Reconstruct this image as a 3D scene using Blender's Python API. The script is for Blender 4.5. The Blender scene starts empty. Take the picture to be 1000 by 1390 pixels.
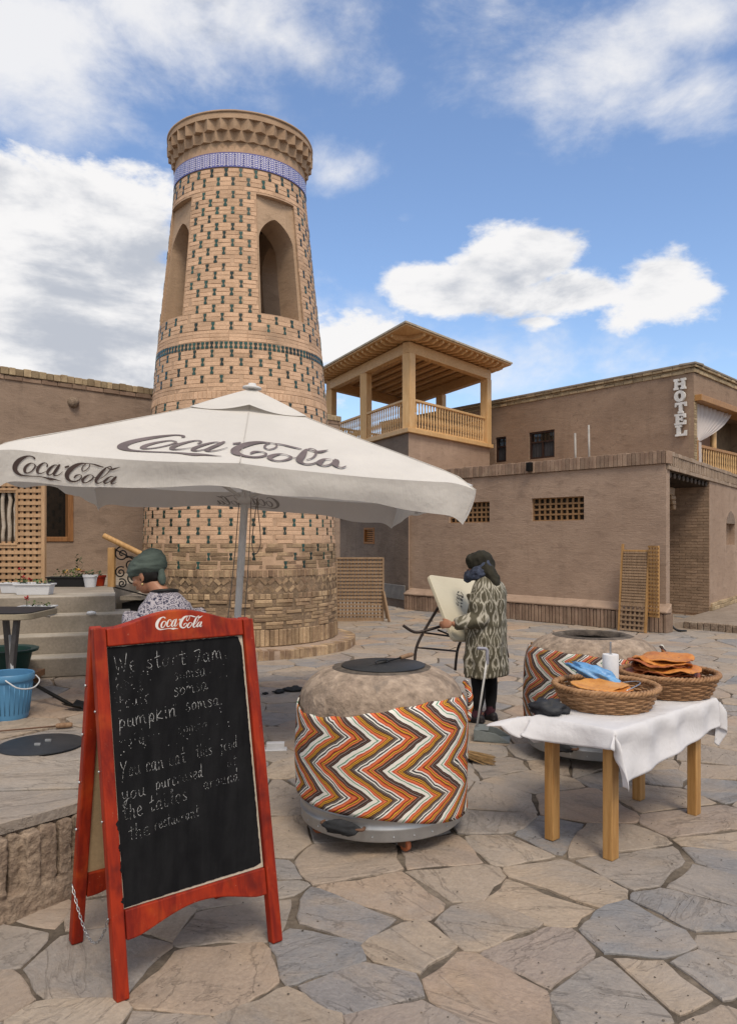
import bpy, bmesh, math, random
from mathutils import Vector, Matrix, noise as mnoise
R = math.radians; PI = math.pi
sin, cos = math.sin, math.cos
V = Vector
random.seed(7)
S = bpy.context.scene
C = bpy.context.scene.collection

# ------------------------------------------------------------------ camera
F = 1040.0                 # focal length in photo pixels (1000 x 1390)
HZ = 732.0                 # horizon row
EYE = 1.65
cam = bpy.data.cameras.new('camera'); co = bpy.data.objects.new('camera', cam); C.objects.link(co)
co.location = (0, 0, EYE); co.rotation_euler = (R(90), 0, 0)
cam.sensor_fit = 'VERTICAL'; cam.sensor_height = 36.0; cam.lens = 36.0*F/1390.0
cam.shift_y = (HZ-695.0)/1390.0
cam.clip_start = 0.05; cam.clip_end = 3000
S.camera = co

# ------------------------------------------------------------------ light
SUN_EL, SUN_AZ = 56.0, 163.0      # azimuth measured clockwise from +Y (view direction)
W = bpy.data.worlds.new('World'); S.world = W; W.use_nodes = True
def build_world():
    nt = W.node_tree; N = nt.nodes; L = nt.links
    for n in list(N): N.remove(n)
    out = N.new('ShaderNodeOutputWorld'); bg = N.new('ShaderNodeBackground')
    L.new(bg.outputs[0], out.inputs[0]); bg.inputs[1].default_value = 0.1
    sky = N.new('ShaderNodeTexSky'); sky.sky_type = 'NISHITA'; sky.sun_disc = False
    sky.sun_elevation = R(SUN_EL); sky.sun_rotation = R(SUN_AZ)
    sky.air_density = 1.0; sky.dust_density = 1.2; sky.ozone_density = 1.6
    tc = N.new('ShaderNodeTexCoord')
    def math_(op, a, b=None, c=None, clamp=False):
        n = N.new('ShaderNodeMath'); n.operation = op; n.use_clamp = clamp
        for i, x in enumerate((a, b, c)):
            if x is None: continue
            if hasattr(x, 'is_linked') or hasattr(x, 'links'): L.new(x, n.inputs[i])
            else: n.inputs[i].default_value = x
        return n.outputs[0]
    def vm(op, a, b):
        n = N.new('ShaderNodeVectorMath'); n.operation = op
        L.new(a, n.inputs[0]); n.inputs[1].default_value = b
        return n
    d = tc.outputs['Generated']
    def fbm(scale, detail, rough, off, sq=1.7, dist=0.0):
        m = N.new('ShaderNodeMapping'); L.new(d, m.inputs[0])
        m.inputs['Location'].default_value = off; m.inputs['Scale'].default_value = (1, 1, sq)
        t = N.new('ShaderNodeTexNoise'); L.new(m.outputs[0], t.inputs['Vector'])
        t.inputs['Scale'].default_value = scale; t.inputs['Detail'].default_value = detail
        t.inputs['Roughness'].default_value = rough; t.inputs['Distortion'].default_value = dist
        return t.outputs['Fac']
    n1 = fbm(5.5, 12, 0.62, (3.1, 1.2, 0.4), 1.8, 0.15)
    n2 = fbm(5.0, 9, 0.58, (2.3, 8.2, 4.4), 2.4, 0.2)
    n3 = fbm(14, 8, 0.6, (1.0, 2.0, 5.0), 1.8)
    # cloud banks: direction (as photo column,row), half sizes, weight
    crisp = [(60,318,150,100,1.15),(20,430,230,120,1.15),(165,360,66,100,1.0),(110,505,260,60,1.0),
             (480,455,90,50,.72),(690,352,78,46,1.0),(600,390,110,32,.85),(885,395,72,46,1.0),(780,398,110,30,.9),(735,437,45,16,.6),(690,292,40,16,.42)]
    veil = [(270,5,190,85,1.0),(390,55,75,42,.9),(30,60,180,100,1.0),(840,85,110,75,.85),(960,120,105,40,.8),(700,25,120,50,.62),(960,15,150,60,.85),(740,130,110,28,.5),
            (452,237,60,32,.62),(160,168,55,22,.62),(640,500,260,50,.75),(830,500,180,45,.6),(480,470,120,70,.7),(545,298,25,10,.4)]
    def field(banks):
        acc = None
        for (u, v, ru, rv, w) in banks:
            dv = V(((u-500)/F, 1, (HZ-v)/F)); ln = dv.length; dv = dv/ln
            s1 = vm('SUBTRACT', d, dv)
            s2 = vm('MULTIPLY', s1.outputs[0], (ln*F/ru, 2.2, ln*F/rv))
            lv = N.new('ShaderNodeVectorMath'); lv.operation = 'LENGTH'; L.new(s2.outputs[0], lv.inputs[0])
            f = math_('SUBTRACT', 1.15*w, math_('MULTIPLY', lv.outputs['Value'], 0.62*w), clamp=True)
            acc = f if acc is None else math_('MAXIMUM', acc, f)
        return acc
    # broken cloud over the rest of the sky, behind and beside the view
    sx = N.new('ShaderNodeSeparateXYZ'); L.new(d, sx.inputs[0])
    back = math_('SUBTRACT', 0.35, sx.outputs['Y'], clamp=True)
    top = math_('SUBTRACT', sx.outputs['Z'], 0.62, clamp=True)
    rest = math_('MULTIPLY', math_('MINIMUM', math_('ADD', math_('MULTIPLY', back, 2.0), math_('MULTIPLY', top, 3.0)), 1.0), 0.62)
    wob = math_('ADD', math_('MULTIPLY', math_('SUBTRACT', n1, 0.5), 1.45), math_('MULTIPLY', math_('SUBTRACT', n3, 0.5), 0.6))
    n4 = fbm(4.6, 12, 0.62, (5.1, 0.7, 2.2), 1.7, 0.25)
    wob2 = math_('ADD', math_('MULTIPLY', math_('SUBTRACT', n4, 0.5), 1.9), math_('MULTIPLY', math_('SUBTRACT', n3, 0.5), 0.5))
    dens = math_('ADD', math_('MAXIMUM', field(crisp), rest), wob)
    mr = N.new('ShaderNodeMapRange'); mr.interpolation_type = 'SMOOTHSTEP'
    L.new(dens, mr.inputs[0]); mr.inputs[1].default_value = 0.36; mr.inputs[2].default_value = 0.60
    m2 = N.new('ShaderNodeMapRange'); m2.interpolation_type = 'SMOOTHSTEP'
    L.new(math_('ADD', field(veil), wob2), m2.inputs[0]); m2.inputs[1].default_value = 0.28; m2.inputs[2].default_value = 1.05; m2.inputs[4].default_value = 0.9
    cover = math_('MAXIMUM', mr.outputs[0], m2.outputs[0])
    # grey undersides: thick cloud with the second noise
    g = N.new('ShaderNodeMapRange'); g.interpolation_type = 'SMOOTHSTEP'
    L.new(math_('ADD', n2, math_('MULTIPLY', math_('SUBTRACT', dens, 0.8), 0.10)), g.inputs[0])
    g.inputs[1].default_value = 0.47; g.inputs[2].default_value = 0.66; g.inputs[4].default_value = 0.85
    cr = N.new('ShaderNodeMix'); cr.data_type = 'RGBA'; L.new(g.outputs[0], cr.inputs[0])
    cr.inputs[6].default_value = (9.4, 9.3, 9.3, 1); cr.inputs[7].default_value = (4.5, 4.9, 5.7, 1)
    tint = N.new('ShaderNodeMix'); tint.data_type = 'RGBA'; tint.blend_type = 'MULTIPLY'; tint.inputs[0].default_value = 1
    L.new(sky.outputs[0], tint.inputs[6]); tint.inputs[7].default_value = (SKYT[0], SKYT[1], SKYT[2], 1)
    mx = N.new('ShaderNodeMix'); mx.data_type = 'RGBA'
    L.new(cover, mx.inputs[0]); L.new(tint.outputs[2], mx.inputs[6]); L.new(cr.outputs[2], mx.inputs[7])
    L.new(mx.outputs[2], bg.inputs[0])
SKYT = (1.76, 1.84, 1.98)
build_world()
sd = bpy.data.lights.new('sun', 'SUN'); so = bpy.data.objects.new('sun', sd); C.objects.link(so)
sd.energy = 2.5; sd.angle = R(20); sd.color = (1, .88, .72)
az, el = R(SUN_AZ), R(SUN_EL)
so.rotation_euler = V((sin(az)*cos(el), cos(az)*cos(el), sin(el))).to_track_quat('Z', 'Y').to_euler()
S.view_settings.view_transform = 'Standard'; S.view_settings.look = 'None'
S.view_settings.exposure = 0.0; S.view_settings.gamma = 1.0; S.view_settings.use_curve_mapping = False

# ------------------------------------------------------------------ helpers
ORG = {}
def px(u, v, Y): return V(((u-500)/F*Y, Y, EYE-(v-HZ)/F*Y))
def thing(name, label, cat, loc=(0, 0, 0), rotz=0.0, group=None):
    o = bpy.data.objects.new(name, None); C.objects.link(o); o.empty_display_size = .1
    o.location = loc; o.rotation_euler = (0, 0, rotz)
    ORG[o.name] = V(loc) if rotz == 0 else V((0, 0, 0))
    tag(o, label, cat, group); return o
def tag(o, label=None, cat=None, group=None, kind=None):
    if label: o['label'] = label
    if cat: o['category'] = cat
    if group: o['group'] = group
    if kind: o['kind'] = kind
    return o
def smooth_mesh(me, ang=None):
    for p in me.polygons: p.use_smooth = True
class MB:
    def __init__(s): s.v = []; s.f = []; s.uv = []; s.hasuv = False
    def add(s, vs, fs, uvs=None):
        b = len(s.v); s.v += [tuple(x) for x in vs]
        for i, f in enumerate(fs):
            s.f.append([b+k for k in f])
            if uvs is not None: s.uv.append([uvs[k] for k in f]); s.hasuv = True
            else: s.uv.append(None)
        return s
    def box(s, c, size, M=None):
        hx, hy, hz = size[0]/2, size[1]/2, size[2]/2; c = V(c)
        P = [V((x, y, z)) for z in (-hz, hz) for y in (-hy, hy) for x in (-hx, hx)]
        P = [c+(M @ p if M else p) for p in P]
        return s.add(P, [(0,2,3,1),(4,5,7,6),(0,1,5,4),(2,6,7,3),(0,4,6,2),(1,3,7,5)])
    def fbox(s, o, ex, ey, ez, a, b, c):      # box in a frame: ranges a,b,c along ex,ey,ez from o
        P = [V(o)+ex*x+ey*y+ez*z for z in c for y in b for x in a]
        return s.add(P, [(0,2,3,1),(4,5,7,6),(0,1,5,4),(2,6,7,3),(0,4,6,2),(1,3,7,5)])
    def beam(s, p, q, w, h, up=V((0,0,1))):
        p, q = V(p), V(q); ez = (q-p); ln = ez.length; ez.normalize()
        ex = ez.cross(V(up))
        if ex.length < 1e-4: ex = V((1,0,0))
        ex.normalize(); ey = ex.cross(ez)*-1
        return s.fbox(p, ex, ey, ez, (-w/2, w/2), (-h/2, h/2), (0, ln))
    def tube(s, pts, r, n=8, closed=False, cap=True, sq=None):
        pts = [V(p) for p in pts]; m = len(pts)
        rs = r if isinstance(r, (list, tuple)) else [r]*m
        T = []
        for i in range(m):
            a = pts[(i-1) % m] if (closed or i > 0) else pts[i]
            b = pts[(i+1) % m] if (closed or i < m-1) else pts[i]
            t = (b-a)
            T.append(t.normalized() if t.length > 1e-9 else V((0,0,1)))
        nrm = T[0].orthogonal().normalized()
        if abs(T[0].z) < .9: nrm = (V((0,0,1))-T[0]*T[0].z).normalized()
        vs = []
        for i in range(m):
            nrm = (nrm-T[i]*nrm.dot(T[i])); nrm = nrm.normalized() if nrm.length > 1e-6 else T[i].orthogonal().normalized()
            bn = T[i].cross(nrm)
            for k in range(n):
                a = 2*PI*k/n
                vs.append(pts[i]+(nrm*cos(a)*(sq or 1)+bn*sin(a))*rs[i])
        fs = []
        for i in range(m if closed else m-1):
            j = (i+1) % m
            for k in range(n): fs.append((i*n+k, i*n+(k+1) % n, j*n+(k+1) % n, j*n+k))
        if cap and not closed:
            fs.append(tuple(range(n-1, -1, -1))); fs.append(tuple((m-1)*n+k for k in range(n)))
        return s.add(vs, fs)
    def lathe(s, prof, n=48, c=(0,0,0), a0=0, a1=2*PI, uvscale=None, jit=0, seed=0):
        c = V(c); full = abs(a1-a0-2*PI) < 1e-6; m = n if full else n+1
        vs = []; uv = []
        dist = 0
        for i, (r, z) in enumerate(prof):
            if i: dist += math.hypot(r-prof[i-1][0], z-prof[i-1][1])
            for k in range(m):
                a = a0+(a1-a0)*k/n
                rr = r
                if jit and r > 1e-4: rr += jit*mnoise.noise(V((cos(a)*3+seed, sin(a)*3, z*6)))
                vs.append(c+V((rr*cos(a), rr*sin(a), z)))
                uv.append((a, dist))
        fs = []; 
        for i in range(len(prof)-1):
            for k in range(n):
                k2 = (k+1) % m
                fs.append((i*m+k, i*m+k2, (i+1)*m+k2, (i+1)*m+k))
        if uvscale:
            b = len(s.v); s.v += [tuple(x) for x in vs]; s.hasuv = True
            for i in range(len(prof)-1):
                for k in range(n):
                    k2 = (k+1) % m; A0 = a0+(a1-a0)*k/n; A1 = a0+(a1-a0)*(k+1)/n
                    d0 = uv[i*m][1]; d1 = uv[(i+1)*m][1]
                    s.f.append([b+i*m+k, b+i*m+k2, b+(i+1)*m+k2, b+(i+1)*m+k])
                    s.uv.append([(A0*uvscale, d0), (A1*uvscale, d0), (A1*uvscale, d1), (A0*uvscale, d1)])
            return s
        return s.add(vs, fs)
    def prism(s, poly, ex, ey, o, en, d0, d1):     # flat outline extruded along en
        n = len(poly); o = V(o)
        vs = [o+ex*p[0]+ey*p[1]+en*d0 for p in poly]+[o+ex*p[0]+ey*p[1]+en*d1 for p in poly]
        fs = [tuple(range(n-1, -1, -1)), tuple(range(n, 2*n))]
        fs += [(i, (i+1) % n, n+(i+1) % n, n+i) for i in range(n)]
        return s.add(vs, fs)
    def grid(s, fn, nu, nv, uvfn=None):
        vs = []; uvs = []
        for j in range(nv+1):
            for i in range(nu+1):
                vs.append(fn(i/nu, j/nv)); uvs.append(uvfn(i/nu, j/nv) if uvfn else (i/nu, j/nv))
        fs = [(j*(nu+1)+i, j*(nu+1)+i+1, (j+1)*(nu+1)+i+1, (j+1)*(nu+1)+i) for j in range(nv) for i in range(nu)]
        return s.add(vs, fs, uvs)
    def ball(s, c, r, n=12, m=8, M=None):
        c = V(c); rx, ry, rz = (r if isinstance(r, (tuple, list)) else (r, r, r))
        vs = []
        for j in range(m+1):
            b = PI*j/m-PI/2
            for k in range(n):
                p = V((rx*cos(b)*cos(2*PI*k/n), ry*cos(b)*sin(2*PI*k/n), rz*sin(b)))
                vs.append(c+(M @ p if M else p))
        fs = [(j*n+k, j*n+(k+1) % n, (j+1)*n+(k+1) % n, (j+1)*n+k) for j in range(m) for k in range(n)]
        return s.add(vs, fs)
    def mesh(s, name, off=V((0,0,0)), smooth=False, merge=False):
        me = bpy.data.meshes.new(name)
        me.from_pydata([(x-off[0], y-off[1], z-off[2]) for (x, y, z) in s.v], [], s.f)
        if s.hasuv:
            ul = me.uv_layers.new(name='UVMap'); k = 0
            for f, u in zip(s.f, s.uv):
                for i in range(len(f)):
                    ul.data[k].uv = u[i] if u else (0, 0); k += 1
        bm = bmesh.new(); bm.from_mesh(me)
        if merge: bmesh.ops.remove_doubles(bm, verts=bm.verts, dist=1e-5)
        bmesh.ops.dissolve_degenerate(bm, dist=1e-6, edges=bm.edges)
        if not s.keepn: bmesh.ops.recalc_face_normals(bm, faces=bm.faces)
        bm.to_mesh(me); bm.free()
        if smooth: smooth_mesh(me)
        me.update(); return me
    keepn = False
    def build(s, name, m, parent=None, smooth=False, bevel=0, solid=0, label=None, merge=False, sub=0, local=False, split=None):
        off = V((0,0,0)) if (local or parent is None) else ORG.get(parent.name, V((0,0,0)))
        me = s.mesh(name, off, smooth, merge)
        o = bpy.data.objects.new(name, me); C.objects.link(o); me.materials.append(m)
        ORG[o.name] = off
        if parent: o.parent = parent
        if solid:
            d = o.modifiers.new('solid', 'SOLIDIFY'); d.thickness = solid; d.offset = 0
        if bevel:
            b = o.modifiers.new('bevel', 'BEVEL'); b.width = bevel; b.segments = 2; b.limit_method = 'ANGLE'; b.angle_limit = R(35)
        if sub:
            d = o.modifiers.new('sub', 'SUBSURF'); d.levels = sub; d.render_levels = sub
        if split and smooth:
            d = o.modifiers.new('edge', 'EDGE_SPLIT'); d.split_angle = R(split)
        if label: o['label'] = label
        return o
def bake(o):                       # apply an object's modifiers
    dg = bpy.context.evaluated_depsgraph_get(); dg.update()
    me = bpy.data.meshes.new_from_object(o.evaluated_get(dg)); old = o.data
    o.modifiers.clear(); o.data = me; return o
def dup(o, parent=None):
    c = o.copy(); C.objects.link(c); ORG[c.name] = ORG.get(o.name, V((0,0,0)))
    if parent: c.parent = parent
    for ch in list(o.children): dup(ch, c)
    return c
def crom(pts, k=6):                # smooth curve through points (any tuple length)
    n = len(pts); out = []
    for i in range(n-1):
        p0 = pts[max(i-1, 0)]; p1 = pts[i]; p2 = pts[i+1]; p3 = pts[min(i+2, n-1)]
        for j in range(k):
            t = j/k
            out.append(tuple(.5*((2*b)+(-a+c)*t+(2*a-5*b+4*c-d)*t*t+(-a+3*b-3*c+d)*t**3) for a, b, c, d in zip(p0, p1, p2, p3)))
    out.append(tuple(pts[-1])); return out
def nz(x, y, z, s=1.0): return mnoise.noise(V((x*s, y*s, z*s)))

# ------------------------------------------------------------------ materials
def newmat(name):
    m = bpy.data.materials.new(name); m.use_nodes = True
    nt = m.node_tree; return m, nt.nodes, nt.links, nt.nodes['Principled BSDF']
def setc(i, c): i.default_value = (c[0], c[1], c[2], 1)
def mixn(N, L, fac, a, b, blend='MIX'):
    n = N.new('ShaderNodeMix'); n.data_type = 'RGBA'; n.blend_type = blend; n.clamp_factor = True
    for i, x in ((0, fac), (6, a), (7, b)):
        if isinstance(x, (int, float)): n.inputs[i].default_value = x
        elif isinstance(x, (tuple, list)): setc(n.inputs[i], x)
        else: L.new(x, n.inputs[i])
    return n.outputs[2]
def noisen(N, L, vec, scale, detail=4, rough=.55, stretch=None, dist=0):
    if stretch:
        mp = N.new('ShaderNodeMapping'); L.new(vec, mp.inputs[0]); mp.inputs['Scale'].default_value = stretch; vec = mp.outputs[0]
    t = N.new('ShaderNodeTexNoise'); L.new(vec, t.inputs['Vector']); t.inputs['Scale'].default_value = scale
    t.inputs['Detail'].default_value = detail; t.inputs['Roughness'].default_value = rough; t.inputs['Distortion'].default_value = dist
    return t.outputs['Fac']
def rng(N, L, x, a, b, c=0, d=1, smooth=False):
    n = N.new('ShaderNodeMapRange'); L.new(x, n.inputs[0])
    if smooth: n.interpolation_type = 'SMOOTHSTEP'
    for i, k in enumerate((a, b, c, d)): n.inputs[i+1].default_value = k
    return n.outputs[0]
def mth(N, L, op, a, b=None, c=None):
    n = N.new('ShaderNodeMath'); n.operation = op
    for i, x in enumerate((a, b, c)):
        if x is None: continue
        if isinstance(x, (int, float)): n.inputs[i].default_value = x
        else: L.new(x, n.inputs[i])
    return n.outputs[0]
def ramp(N, L, fac, stops, const=False):
    n = N.new('ShaderNodeValToRGB'); L.new(fac, n.inputs[0]); e = n.color_ramp.elements
    if const: n.color_ramp.interpolation = 'CONSTANT'
    while len(e) < len(stops): e.new(.5)
    for i, (p, c) in enumerate(stops): e[i].position = p; e[i].color = (c[0], c[1], c[2], 1)
    return n.outputs[0]
def bumpn(N, L, h, strength, dist, nrm=None):
    b = N.new('ShaderNodeBump'); L.new(h, b.inputs['Height']); b.inputs['Strength'].default_value = strength; b.inputs['Distance'].default_value = dist
    if nrm is not None: L.new(nrm, b.inputs['Normal'])
    return b.outputs[0]
def mat(name, col, col2=None, rough=.8, scale=6, var=.18, bump=.3, bscale=60, bdist=.004, stretch=None, bstretch=None,
        metal=0, spec=.3, island=0, coords='Object', fine=.1, stain=None, stains=(.55, .72), stscale=1.5, alpha=None, coat=0, trans=0):
    m, N, L, P = newmat(name)
    tc = N.new('ShaderNodeTexCoord'); vec = tc.outputs[coords]
    n1 = noisen(N, L, vec, scale, 6, .6, stretch)
    if col2 is None: col2 = tuple(c*(1-var*1.6) for c in col)
    c = mixn(N, L, rng(N, L, n1, .3, .7, smooth=True), col2, col)
    if fine:
        n2 = noisen(N, L, vec, bscale, 5, .65, bstretch)
        c = mixn(N, L, 1.0, c, ramp(N, L, n2, [(.25, (1-fine*2,)*3), (.75, (1+fine*.6,)*3)]), 'MULTIPLY')
    if island:
        g = N.new('ShaderNodeNewGeometry')
        c = mixn(N, L, 1.0, c, ramp(N, L, g.outputs['Random Per Island'], [(0, (1-island,)*3), (1, (1+island*.7,)*3)]), 'MULTIPLY')
    if stain:
        n3 = noisen(N, L, vec, stscale, 6, .65)
        c = mixn(N, L, rng(N, L, n3, stains[0], stains[1], smooth=True), c, stain)
    L.new(c, P.inputs['Base Color'])
    P.inputs['Roughness'].default_value = rough; P.inputs['Metallic'].default_value = metal
    P.inputs['Specular IOR Level'].default_value = spec
    if coat: P.inputs['Coat Weight'].default_value = coat; P.inputs['Coat Roughness'].default_value = .15
    if trans:
        P.inputs['Transmission Weight'].default_value = trans
    if bump:
        h = noisen(N, L, vec, bscale, 6, .6, bstretch)
        L.new(bumpn(N, L, h, bump, bdist), P.inputs['Normal'])
    return m
def wood(name, col, dark, rough=.55, axis='z', scale=1.0, coat=0, island=.12, coords='Object'):
    st = {'x': (1.2, 14, 14), 'y': (14, 1.2, 14), 'z': (14, 14, 1.2)}[axis]
    m, N, L, P = newmat(name)
    tc = N.new('ShaderNodeTexCoord'); vec = tc.outputs[coords]
    n1 = noisen(N, L, vec, 2.2*scale, 5, .6, st, .6)
    n2 = noisen(N, L, vec, 9*scale, 4, .7, st)
    n3 = noisen(N, L, vec, 2.5*scale, 3, .5)
    c = mixn(N, L, rng(N, L, n1, .35, .68, smooth=True), col, dark)
    c = mixn(N, L, rng(N, L, n2, .5, .8, 0, .5), c, tuple(x*.55 for x in dark))
    c = mixn(N, L, rng(N, L, n3, .35, .75, 0, .35), c, tuple(x*.8 for x in dark))
    g = N.new('ShaderNodeNewGeometry')
    c = mixn(N, L, 1.0, c, ramp(N, L, g.outputs['Random Per Island'], [(0, (1-island,)*3), (1, (1+island*.8,)*3)]), 'MULTIPLY')
    L.new(c, P.inputs['Base Color']); P.inputs['Roughness'].default_value = rough; P.inputs['Specular IOR Level'].default_value = .35
    if coat: P.inputs['Coat Weight'].default_value = coat; P.inputs['Coat Roughness'].default_value = .25
    L.new(bumpn(N, L, n2, .25, .003), P.inputs['Normal'])
    return m
def plaster(name, col, dark, streak=1.0, light=None):
    m, N, L, P = newmat(name)
    tc = N.new('ShaderNodeTexCoord'); vec = tc.outputs['Object']
    big = noisen(N, L, vec, .55, 6, .6, (1, 1, 1.4), .4)
    med = noisen(N, L, vec, 3.2, 7, .65, (1, 1, 2.2), .3)
    stre = noisen(N, L, vec, 7, 5, .6, (1, 1, 7))
    fin = noisen(N, L, vec, 70, 5, .7)
    c = mixn(N, L, rng(N, L, big, .35, .68, smooth=True), dark, col)
    c = mixn(N, L, rng(N, L, med, .50, .72, 0, .7, True), c, tuple(x*.76 for x in dark))
    c = mixn(N, L, rng(N, L, med, .42, .26, 0, .45, True), c, tuple(min(1, x*1.18) for x in col))
    if light: c = mixn(N, L, rng(N, L, med, .46, .28, 0, .5, True), c, light)
    c = mixn(N, L, 1.0, c, ramp(N, L, fin, [(.2, (.80,)*3), (.8, (1.08,)*3)]), 'MULTIPLY')
    # rain streaks and straw flecks
    rs = noisen(N, L, vec, 2.6, 6, .62, (1.6, 1.6, .16), .2); c = mixn(N, L, rng(N, L, rs, .54, .74, 0, .42, True), c, tuple(x*.70 for x in dark)); c = mixn(N, L, rng(N, L, rs, .40, .26, 0, .35, True), c, tuple(min(1, x*1.15) for x in col))
    sf = noisen(N, L, vec, 46, 3, .6, (1, 1, 3.2), 1.5); c = mixn(N, L, rng(N, L, sf, .66, .74, 0, .5), c, tuple(min(1, x*1.45) for x in col))
    # hairline cracks
    vo = N.new('ShaderNodeTexVoronoi'); vo.feature = 'DISTANCE_TO_EDGE'; vo.inputs['Scale'].default_value = .8
    ad = N.new('ShaderNodeVectorMath'); ad.operation = 'ADD'; L.new(vec, ad.inputs[0])
    nn = N.new('ShaderNodeTexNoise'); nn.inputs['Scale'].default_value = 3; nn.inputs['Detail'].default_value = 6; L.new(vec, nn.inputs['Vector'])
    L.new(nn.outputs['Color'], ad.inputs[1]); L.new(ad.outputs[0], vo.inputs['Vector'])
    ck = rng(N, L, vo.outputs['Distance'], 0, .009, 1, 0)
    ck = mth(N, L, 'MULTIPLY', ck, rng(N, L, big, .5, .62))
    c = mixn(N, L, mth(N, L, 'MULTIPLY', ck, .75), c, tuple(x*.5 for x in dark))
    L.new(c, P.inputs['Base Color']); P.inputs['Roughness'].default_value = .95; P.inputs['Specular IOR Level'].default_value = .1
    h = mth(N, L, 'ADD', mth(N, L, 'MULTIPLY', med, 1.2), mth(N, L, 'ADD', mth(N, L, 'MULTIPLY', stre, .5*streak), mth(N, L, 'MULTIPLY', fin, .35)))
    L.new(bumpn(N, L, h, .55, .02), P.inputs['Normal'])
    return m
def stone(name, stops, streak=True):
    m, N, L, P = newmat(name)
    tc = N.new('ShaderNodeTexCoord'); vec = tc.outputs['Object']
    g = N.new('ShaderNodeNewGeometry'); rnd = g.outputs['Random Per Island']
    base = ramp(N, L, rnd, stops)
    # each slab gets its own grain direction
    vr = N.new('ShaderNodeVectorRotate'); vr.rotation_type = 'Z_AXIS'; L.new(vec, vr.inputs['Vector'])
    L.new(mth(N, L, 'MULTIPLY', rnd, 40.0), vr.inputs['Angle'])
    off = N.new('ShaderNodeVectorMath'); off.operation = 'ADD'; L.new(vr.outputs[0], off.inputs[0])
    cb = N.new('ShaderNodeCombineXYZ'); L.new(mth(N, L, 'MULTIPLY', rnd, 90.0), cb.inputs[2]); L.new(cb.outputs[0], off.inputs[1])
    v = off.outputs[0]
    n1 = noisen(N, L, v, 2.4, 8, .62, (1, 1.5, 1), .8)
    n2 = noisen(N, L, v, 8, 9, .70, (1, 1.7, 1), .7)
    n3 = noisen(N, L, v, 55, 6, .7)
    n4 = noisen(N, L, v, 1.3, 5, .6, None, .6)
    c = mixn(N, L, rng(N, L, n1, .42, .75, 0, .55, True), base, (.42, .335, .255))
    c = mixn(N, L, rng(N, L, n4, .50, .72, 0, .75, True), c, (.255, .245, .24))
    c = mixn(N, L, rng(N, L, n4, .44, .25, 0, .55, True), c, (.43, .315, .215))
    c = mixn(N, L, rng(N, L, n2, .58, .78, 0, .45, True), c, (.18, .15, .125))
    c = mixn(N, L, rng(N, L, n2, .40, .24, 0, .4, True), c, (.47, .42, .36))
    n5 = noisen(N, L, v, 4.2, 12, .72, (1, 1.5, 1), 1.1)
    c = mixn(N, L, 1.0, c, ramp(N, L, n5, [(.26, (.70, .67, .64)), (.44, (.93,)*3), (.62, (1.02, 1.005, .99)), (.78, (1.16, 1.13, 1.09))]), 'MULTIPLY')
    # split lines of the layered stone
    n6 = noisen(N, L, v, 1.5, 8, .60, (.8, 2.0, 1), 1.0)
    ln = rng(N, L, mth(N, L, 'ABSOLUTE', mth(N, L, 'SUBTRACT', n6, .52)), .0, .012, 1, 0, True)
    c = mixn(N, L, mth(N, L, 'MULTIPLY', ln, .22), c, (.14, .115, .095))
    c = mixn(N, L, 1.0, c, ramp(N, L, n3, [(.2, (.72,)*3), (.8, (1.14,)*3)]), 'MULTIPLY')
    # sand swept over everything
    n7 = noisen(N, L, vec, 1.1, 8, .65); c = mixn(N, L, rng(N, L, n7, .48, .70, 0, .65, True), c, (.375, .32, .275))
    L.new(c, P.inputs['Base Color']); P.inputs['Roughness'].default_value = .8; P.inputs['Specular IOR Level'].default_value = .22
    h = mth(N, L, 'ADD', mth(N, L, 'ADD', n1, mth(N, L, 'MULTIPLY', n5, .9)), mth(N, L, 'ADD', mth(N, L, 'MULTIPLY', n2, .6), mth(N, L, 'MULTIPLY', n3, .16)))
    h = mth(N, L, 'SUBTRACT', h, mth(N, L, 'MULTIPLY', ln, .16))
    L.new(bumpn(N, L, h, .85, .022), P.inputs['Normal'])
    return m
MT = {}
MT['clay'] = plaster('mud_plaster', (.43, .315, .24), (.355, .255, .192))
MT['clay_grey_shade'] = plaster('grey_and_shaded_mud_plaster', (.27, .208, .165), (.205, .157, .124))  # grey mud, dark enough to carry the pavilion side wall's shade
MT['clay_left'] = plaster('pale_mud_plaster', (.36, .268, .206), (.29, .214, .164), .5)
MT['clay_smooth'] = plaster('smooth_plaster', (.50, .355, .245), (.42, .295, .20), .4)
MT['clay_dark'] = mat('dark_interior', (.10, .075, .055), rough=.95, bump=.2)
MT['brick'] = mat('fired_brick', (.69, .465, .315), (.58, .385, .255), rough=.9, scale=5, island=.15, bscale=55, bump=.5, bdist=.006, fine=.16, spec=.1, stain=(.33, .23, .16), stains=(.55, .75), stscale=1.2)
MT['oldbrick'] = mat('weathered_brick', (.50, .36, .225), (.29, .195, .125), rough=.92, scale=4, island=.38, bscale=50, bump=.7, bdist=.008, fine=.2, spec=.1, stain=(.20, .13, .09), stains=(.52, .7), stscale=1.6)
MT['capbrick'] = mat('cap_brick', (.37, .265, .195), (.28, .19, .14), rough=.92, island=.25, bscale=50, bump=.5, fine=.15, spec=.1)
MT['yellowbrick'] = mat('yellow_brick', (.47, .37, .235), (.34, .25, .16), rough=.9, island=.3, bscale=50, bump=.5, fine=.15, spec=.1)
MT['mortar'] = mat('mortar', (.55, .375, .255), (.44, .295, .20), rough=.95, bump=.6, bscale=60, spec=.1)
MT['green'] = mat('green_glaze', (.008, .045, .038), (.02, .075, .064), rough=.28, scale=20, island=.7, bump=.15, bscale=80, spec=.5, fine=.2, stain=(.26, .22, .17), stains=(.62, .7), stscale=9)
MT['wood'] = wood('new_pine', (.72, .48, .24), (.60, .36, .155))
MT['woodx'] = wood('new_pine_rafters', (.68, .44, .21), (.54, .31, .13), axis='y')
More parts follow.
